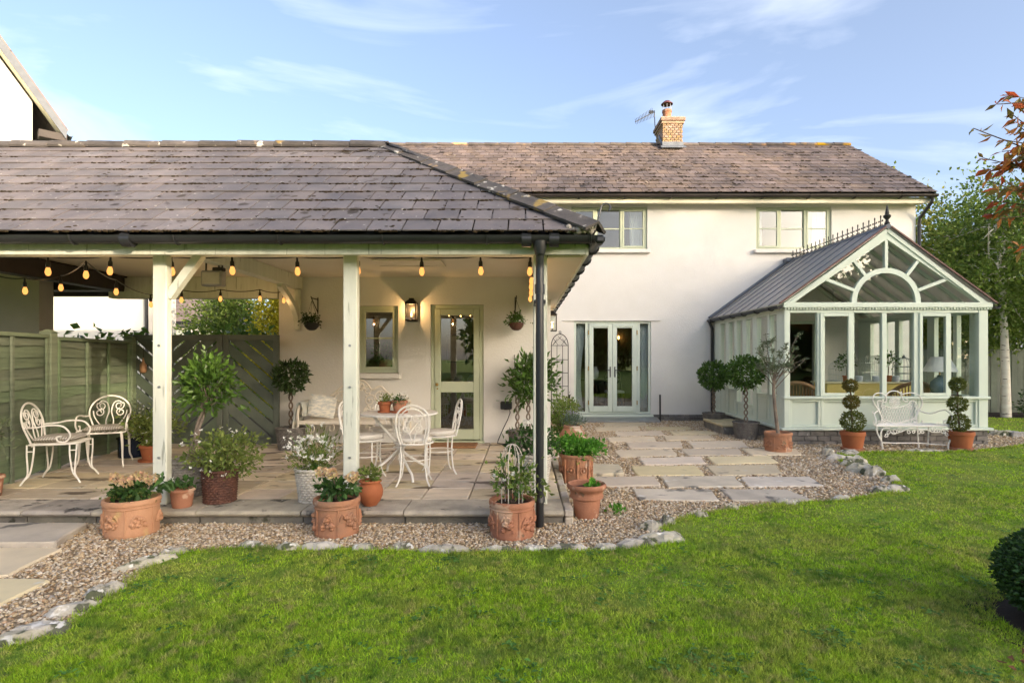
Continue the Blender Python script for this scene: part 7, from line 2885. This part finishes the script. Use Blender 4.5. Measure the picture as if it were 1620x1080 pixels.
c = P(493, 511, VW - .24)
hanging('dark hanging basket on iron bracket beside the curved timber brace', c, M['black_metal'], M['leaf_bay_d'], (P(503, 0, VW).x, 0, P(0, 474, VW).z))
c = P(817, 511, VW - .26)
hanging('brown wicker hanging basket between the half glazed door and the downpipe', c, M['wicker_b'], M['leaf_bay'], (P(815, 0, VW).x, 0, P(0, 473, VW).z))
Pn, Dn = cloud_pts((-2.22, VW + .34, 1.52), (.22, .12, .14), 260, 22, .25, .3, .3)
leaves('foliage', M['leaf_bay'], window_plant, Pn, Dn, .07, .04)

# ---- in front of the conservatory
for px, Y, rb_, rc, zc, lab, mt in ((1129, 11.75, .2, .33, 1.08, 'smaller looking bay standard on twisted stem against the cottage wall', 'leaf_bay'), (1180, 10.12, .205, .335, 1.19, 'bay standard on twisted stem in stone grey basket beside the side step', 'leaf_bay')):
    c = Vector((P(px, 600, Y).x, Y, 0))
    t = thing('bay_standard', lab, 'potted tree', c)
    wicker(t, c, rb_ + .02, rb_ - .03, .30, M['wicker_s'], 12, 24)
    twisted(t, c, .25, zc - .2, .026, .014, 3.2, M['bark_g'])
    Pn, Dn = ball_pts((c.x, c.y, zc), (rc * .93, rc * .93, rc * .9), 1500, .5)
    leaves('crown', M[mt], t, Pn, Dn, .075, .034)
c = Vector((P(1231, 600, 8.72).x, 8.72, 0))
t = thing('potted_olive_tree', 'slender silvery olive tree in mossy terracotta pot at the conservatory corner', 'potted tree', c)
p = pot(t, c, .205, .19, .31, M['terracotta_o'], rim=.05, n=32)
relief(p, c, .19, .31, M['terracotta_o'], 77)
mb = MB()
trunk_p = smooth_pts([c + Vector((0, 0, .26)), c + Vector((-.04, 0, .6)), c + Vector((-.07, 0, .95)), c + Vector((-.05, .0, 1.2))], 4)
mb.tube(trunk_p, .030, 7, r1=.02)
tips = []
ro_ = random.Random(12)
for k in range(17):
    a0 = c + Vector((-.06 + ro_.uniform(-.02, .02), 0, ro_.uniform(.95, 1.22)))
    g = ro_.uniform(0, 2 * PI)
    ln = ro_.uniform(.3, .62)
    tip = a0 + Vector((math.cos(g) * ln * .62, math.sin(g) * ln * .4, ln * ro_.uniform(.5, 1.25)))
    if k < 4:
        tip = a0 + Vector((ln * .8, -ln * .1, ln * (.3 + .25 * k)))
    md = a0.lerp(tip, .5) + Vector((ro_.uniform(-.04, .04), 0, .03))
    mb.tube([a0, md, tip], .008, 5, r1=.003)
    tips.append((a0, md, tip, k))
    for q in range(3):
        s_ = md.lerp(tip, ro_.random())
        e_ = s_ + Vector((ro_.uniform(-.14, .14), ro_.uniform(-.08, .08), ro_.uniform(-.02, .16)))
        mb.tube([s_, e_], .004, 4, r1=.0018)
        tips.append((s_, s_.lerp(e_, .5), e_, k))
mb.build('trunk', M['bark_g'], t, smooth=True)
Pn, Dn = [], []
for a0, md, tip, k in tips:
    for q in range(5 if k < 4 else 22):
        u = ro_.random()
        Pn.append(md.lerp(tip, u))
        Dn.append((ro_.gauss(0, 1), ro_.gauss(0, 1), ro_.gauss(.5, .8)))
leaves('crown', M['leaf_olive'], t, [tuple(q) for q in Pn], unit(np.array(Dn)), .055, .013)
for px, Y, lab, balls in ((1349, 8.84, 'three ball topiary bronzed at the top, nearer the olive tree', ((0, .185, .455), (-.02, .118, .755), (-.035, .105, 1.01))), (1520, 8.86, 'three ball green topiary at the far end of the white love seat', ((-.03, .155, .43), (-.05, .14, .72), (-.05, .115, 1.03)))):
    c = Vector((P(px, 600, Y).x, Y, 0))
    t = thing('ball_topiary', lab, 'potted tree', c)
    MB().lathe([(.15, 0), (.165, .01), (.17, .05), (.155, .05)], 26, c).build('saucer', M['terracotta'], t, smooth=True)
    pot(t, c + Vector((0, 0, .04)), .182, .135, .265, M['terracotta_d'], rim=.065)
    MB().tube([c + Vector((0, 0, .25)), c + Vector((balls[1][0], 0, .6)), c + Vector((balls[2][0], 0, 1.0))], .012, 6).build('stem', M['bark'], t, smooth=True)
    for k, (ox, r_, z_) in enumerate(balls):
        Pn, Dn = ball_pts(c + Vector((ox, 0, z_)), (r_ * .93, r_ * .93, r_ * .9), int(1500 * r_ / .2), .6)
        leaves('ball', M['leaf_top_y'] if (px < 1400 and k > 0) else M['leaf_top'], t, Pn, Dn, .032, .018)

# ---- indoor plants of the conservatory
for px, lab in ((1339, 'small tree in terracotta pot on the yellow table'), (1405, 'green houseplant beside the domed cage on the yellow table')):
    c = Vector((P(px, 600, 10.86).x, 10.86, tz))
    t = thing('houseplant', lab, 'houseplant', c)
    pot(t, c, .075, .055, .12, M['terracotta_d'], rim=.025)
    MB().tube([c + Vector((0, 0, .09)), c + Vector((.01, 0, .3))], .008, 5).build('stem', M['bark'], t)
    Pn, Dn = cloud_pts(c + Vector((0, 0, .38)), (.17, .14, .14), 190, 18, .25, .3, .2)
    leaves('foliage', M['leaf_bay'], t, Pn, Dn, .06, .025)

# ---- clipped box ball at the lawn's right edge
c = Vector((3.03, 2.98, 0))
t = thing('box_ball', 'clipped dark green box ball on the lawn at the picture edge', 'shrub', c)
Pn, Dn = ball_pts(c + Vector((0, 0, .265)), (.47, .42, .285), 15000, .72)
keepb = Pn[:, 2] > .02
leaves('foliage', M['leaf_box'], t, Pn[keepb], Dn[keepb], .026, .016)
MB().ball(c + Vector((0, 0, .265)), (.36, .32, .21), 16, 12).build('inner_growth', M['bark'], t, smooth=True)
MB().tube([c, c + Vector((0, 0, .12))], .04, 8).build('stem', M['bark'], t)
sheet('bare_soil', [(3.0 + (.58 + .03 * math.sin(k * 3.3)) * math.cos(2 * PI * k / 26), 2.98 + (.50 + .03 * math.sin(k * 2.1)) * math.sin(2 * PI * k / 26)) for k in range(26)], .0165, M['soil'])
Pn = np.stack([3.0 + RP.normal(-.34, .18, 46), 2.98 + RP.normal(-.36, .10, 46), np.full(46, .026)], 1)
Dn = np.stack([RP.normal(0, 1, 46), RP.normal(0, 1, 46), RP.normal(.1, .12, 46)], 1)
tag(leaves('fallen_leaves', M['dead_leaf'], None, Pn, Dn, .06, .034), 'brown fallen leaves under the box ball', 'leaves', kind='stuff')

# ================================================================== trees
def tree(name, label, base, top, crown_c, crown_r, nleaf, Ln, Wd, mat, bark, trunk_r, seed, K=60, group=None, limbs=16, lean=(0, 0), spread=.16, mat2=None, hollow=.35):
    rnd = random.Random(seed)
    base = Vector(base)
    t = thing(name, label, 'tree', base, 0, group)
    cc_ = Vector(crown_c)
    mb = MB()
    spine = smooth_pts([base + Vector((0, 0, -.05)), base + Vector((lean[0] * .3, lean[1] * .3, top * .3)), base + Vector((lean[0], lean[1], top * .65)), Vector((cc_.x, cc_.y, top * .92))], 5)
    mb.tube(spine, trunk_r, 9, r1=trunk_r * .2)
    for k in range(limbs):
        a = spine[rnd.randrange(int(len(spine) * .35), len(spine) - 1)]
        d = Vector((rnd.gauss(0, 1), rnd.gauss(0, 1), rnd.gauss(.4, .6))).normalized()
        e = cc_ + Vector((d.x * crown_r[0], d.y * crown_r[1], d.z * crown_r[2])) * rnd.uniform(.55, .95)
        md = a.lerp(e, .45) + Vector((rnd.uniform(-.15, .15), rnd.uniform(-.15, .15), -.05))
        mb.tube(smooth_pts([a, md, e], 3), trunk_r * .32, 6, r1=trunk_r * .06)
        for q in range(3):
            s = md.lerp(e, rnd.random())
            f = s + Vector((rnd.uniform(-.5, .5), rnd.uniform(-.5, .5), rnd.uniform(-.2, .5))) * (crown_r[0] * .35)
            mb.tube([s, s.lerp(f, .5) + Vector((0, 0, .03)), f], trunk_r * .12, 4, r1=trunk_r * .03)
    mb.build('trunk', bark, t, smooth=True)
    n1 = nleaf if mat2 is None else int(nleaf * .6)
    Pn, Dn = cloud_pts(tuple(cc_), tuple(crown_r), n1, K, spread, hollow, 0.0)
    k_ = Pn[:, 2] > .15
    leaves('crown', mat, t, Pn[k_], Dn[k_], Ln, Wd)
    if mat2 is not None:
        Pn, Dn = cloud_pts(tuple(cc_ + Vector((0, 0, .1))), tuple(crown_r), nleaf - n1, K, spread, hollow, 0.0)
        k_ = Pn[:, 2] > .15
        leaves('crown', mat2, t, Pn[k_], Dn[k_], Ln, Wd)
    return t


gR = 'trees along the far garden boundary'
tree('birch_tree', 'white barked birch standing right of the conservatory', (11.65, 13.75, 0), 5.6, (11.9, 14.0, 3.7), (1.75, 1.5, 1.9), 15000, .092, .066, M['leaf_tree'], M['birch'], .115, 41, 90, gR, 22, (-.1, 0), .15)
tree('leafy_tree', 'dense green and yellow tree behind the corner of the conservatory', (11.0, 17.2, 0), 5.9, (11.2, 17.0, 3.5), (1.65, 1.6, 2.75), 24000, .105, .075, M['leaf_tree_y'], M['bark'], .10, 42, 110, gR, 18, spread=.16, mat2=M['leaf_tree'])
tree('leafy_tree', 'tall green tree behind the birch crown', (13.6, 17.0, 0), 6.4, (13.6, 16.8, 3.7), (1.9, 1.6, 2.9), 22000, .105, .075, M['leaf_tree'], M['bark'], .11, 43, 100, gR, 16)
tree('leafy_tree', 'broad green tree farthest right on the garden boundary', (16.4, 16.2, 0), 6.6, (16.4, 16.2, 3.8), (2.2, 1.8, 3.0), 11000, .13, .09, M['leaf_tree'], M['bark'], .12, 44, 90, gR, 14)
tree('silvery_tree', 'small silvery leaved tree low beside the birch trunk', (12.7, 13.2, 0), 3.0, (12.75, 13.1, 2.15), (.75, .7, .75), 1600, .07, .03, M['leaf_olive'], M['bark_g'], .05, 45, 30, gR, 10)
at_ = thing('autumn_tree', 'small tree with red and orange autumn leaves reaching in at the picture edge', 'tree', (5.9, 5.1, 0))
ra = random.Random(46)
core = [Vector((5.9, 5.1, 0)), Vector((5.85, 5.1, 1.0)), Vector((5.75, 5.05, 1.9)), Vector((5.65, 5.0, 2.7)), Vector((5.6, 5.0, 3.5))]
core = smooth_pts(core, 5)
mb = MB().tube(core, .06, 8, r1=.015)
tips = [P(*q) for q in ((1540, 203, 4.9), (1577, 165, 4.8), (1556, 250, 5.1), (1562, 285, 5.0), (1572, 318, 5.2), (1585, 345, 5.0), (1603, 392, 4.9), (1592, 222, 4.7), (1600, 180, 5.1), (1598, 300, 4.8), (1606, 262, 5.2), (1604, 330, 5.1), (1612, 200, 4.9), (1610, 170, 4.9), (1590, 268, 5.0), (1585, 240, 5.1), (1600, 245, 4.9), (1580, 300, 4.9))]
for k in range(34):
    g = ra.uniform(-1.9, 1.9)
    tips.append(Vector((5.75 + 1.1 * math.cos(g), 5.0 + 1.2 * math.sin(g), ra.uniform(2.0, 4.0))))
LP, LD = [], []
for k, tp in enumerate(tips):
    a = core[ra.randrange(11, len(core))]
    md = a.lerp(tp, .5) + Vector((ra.uniform(-.08, .08), ra.uniform(-.08, .08), ra.uniform(0, .16)))
    br = smooth_pts([a, md, tp], 8)
    mb.tube(br, .013, 5, r1=.0035)
    segs = [br]
    for q in range(3):
        s_ = br[ra.randrange(6, 14)]
        e_ = s_ + (tp - a).normalized() * ra.uniform(.1, .28) + Vector((0, ra.uniform(-.16, .16), ra.uniform(-.14, .14)))
        sb = [s_.lerp(e_, w_ / 6) for w_ in range(7)]
        mb.tube([s_, e_], .004, 4, r1=.002)
        segs.append(sb)
    for sg in segs:
        for w_ in range(len(sg) // 2 if sg is br else 1, len(sg)):
            for q in range(2):
                if ra.random() < .85:
                    LP.append(tuple(sg[w_]))
                    dd = (sg[-1] - sg[0]).normalized()
                    LD.append((dd.x * .7 + ra.gauss(0, .45), dd.y * .5 + ra.gauss(0, .5), dd.z * .3 - .45 + ra.gauss(0, .35)))
mb.build('trunk', M['bark'], at_, smooth=True)
LP, LD = np.array(LP), np.array(LD)
pick = RP.random(len(LP)) < .55
leaves('crown', M['leaf_red'], at_, LP[pick], LD[pick], .105, .042)
leaves('crown', M['leaf_redg'], at_, LP[~pick], LD[~pick], .105, .042)
# low planting under the birch
for k, (x, y, w, h, lab) in enumerate(((12.6, 13.8, .5, .6, 'low dark shrub at the foot of the birch'), (10.3, 14.3, .4, .5, 'low shrub by the far fence next to the conservatory'))):
    t = thing('shrub', lab, 'shrub', (x, y, 0))
    Pn, Dn = cloud_pts((x, y, h * .5), (w, w, h * .5), 700, 40, .2, .3, .2)
    leaves('foliage', M['leaf_box'], t, Pn, Dn, .07, .045)
# beyond the gates
tree('green_shrub', 'bushy green shrub seen above the gates', (-7.35, 14.6, 0), 3.4, (-7.5, 14.6, 1.7), (1.15, .9, 1.85), 15000, .085, .05, M['leaf_tree'], M['bark'], .06, 47, 90, None, 10)
tree('golden_conifer', 'golden yellow conifer seen above the gates beside the cream wall', (-5.35, 12.9, 0), 3.0, (-5.45, 12.9, 1.5), (.80, .7, 1.85), 15000, .07, .045, M['leaf_conifer'], M['bark'], .06, 48, 110, None, 8, spread=.13)
mbx = thing('climber', 'leafy climber creeping along the top of the lapped fence', 'climber', (-6.4, 9.6, 0))
Pn = np.stack([-8.2 + 4.6 * RP.random(170), 9.6 + RP.normal(0, .1, 170), 1.80 + RP.normal(0, .06, 170)], 1)
leaves('foliage', M['leaf_bay_b'], mbx, Pn, RP.normal(0, 1, (170, 3)), .14, .10)
stems(mbx, Vector((-6.4, 9.6, 0)), [Vector((-8.0 + .5 * k, 9.6, 1.82)) for k in range(9)], .012, M['bark'])

# trees on the garden side behind the viewer: their shadow lies over the lawn and the lower walls
gB = 'trees behind the viewpoint'
back = [(39.0, -39.0, 14.0, 4.6), (46.5, -40.0, 17.4, 4.6), (51.0, -38.5, 19.2, 5.0), (55.0, -40.0, 20.6, 5.8), (61.5, -39.0, 22.5, 6.0), (68.5, -40.0, 22.5, 6.2), (31.0, -40.0, 10.0, 5.0), (24.0, -39.0, 9.0, 5.0), (16.5, -40.0, 9.0, 5.2), (8.5, -39.0, 8.5, 5.2), (0.5, -40.0, 8.5, 5.4)]
side_lab = ['tree of middling height far behind the lawn, left of the taller ones', 'tall tree far behind the lawn, lowest of the tall row', 'tall tree far behind the lawn, second of the tall row', 'tall tree far behind the lawn, third of the tall row', 'very tall tree far behind the lawn, fourth of the tall row',
            'outermost very tall tree far behind the lawn', 'low tree far behind the lawn next to the middling tree', 'low tree far behind the lawn, second from the middling tree', 'low tree far behind the lawn, third from the middling tree', 'low tree far behind the lawn, fourth from the middling tree', 'low tree far behind the lawn straight behind the viewpoint']
for k, (x, y, h, r) in enumerate(back):
    tree('garden_tree', side_lab[k], (x, y, 0), h * .9, (x, y, h * .50), (r, r * .8, h * .48), 13000, .56, .42, M['leaf_tree'], M['bark'], .25, 60 + k, 220, gB, 10, spread=.17, hollow=.1)
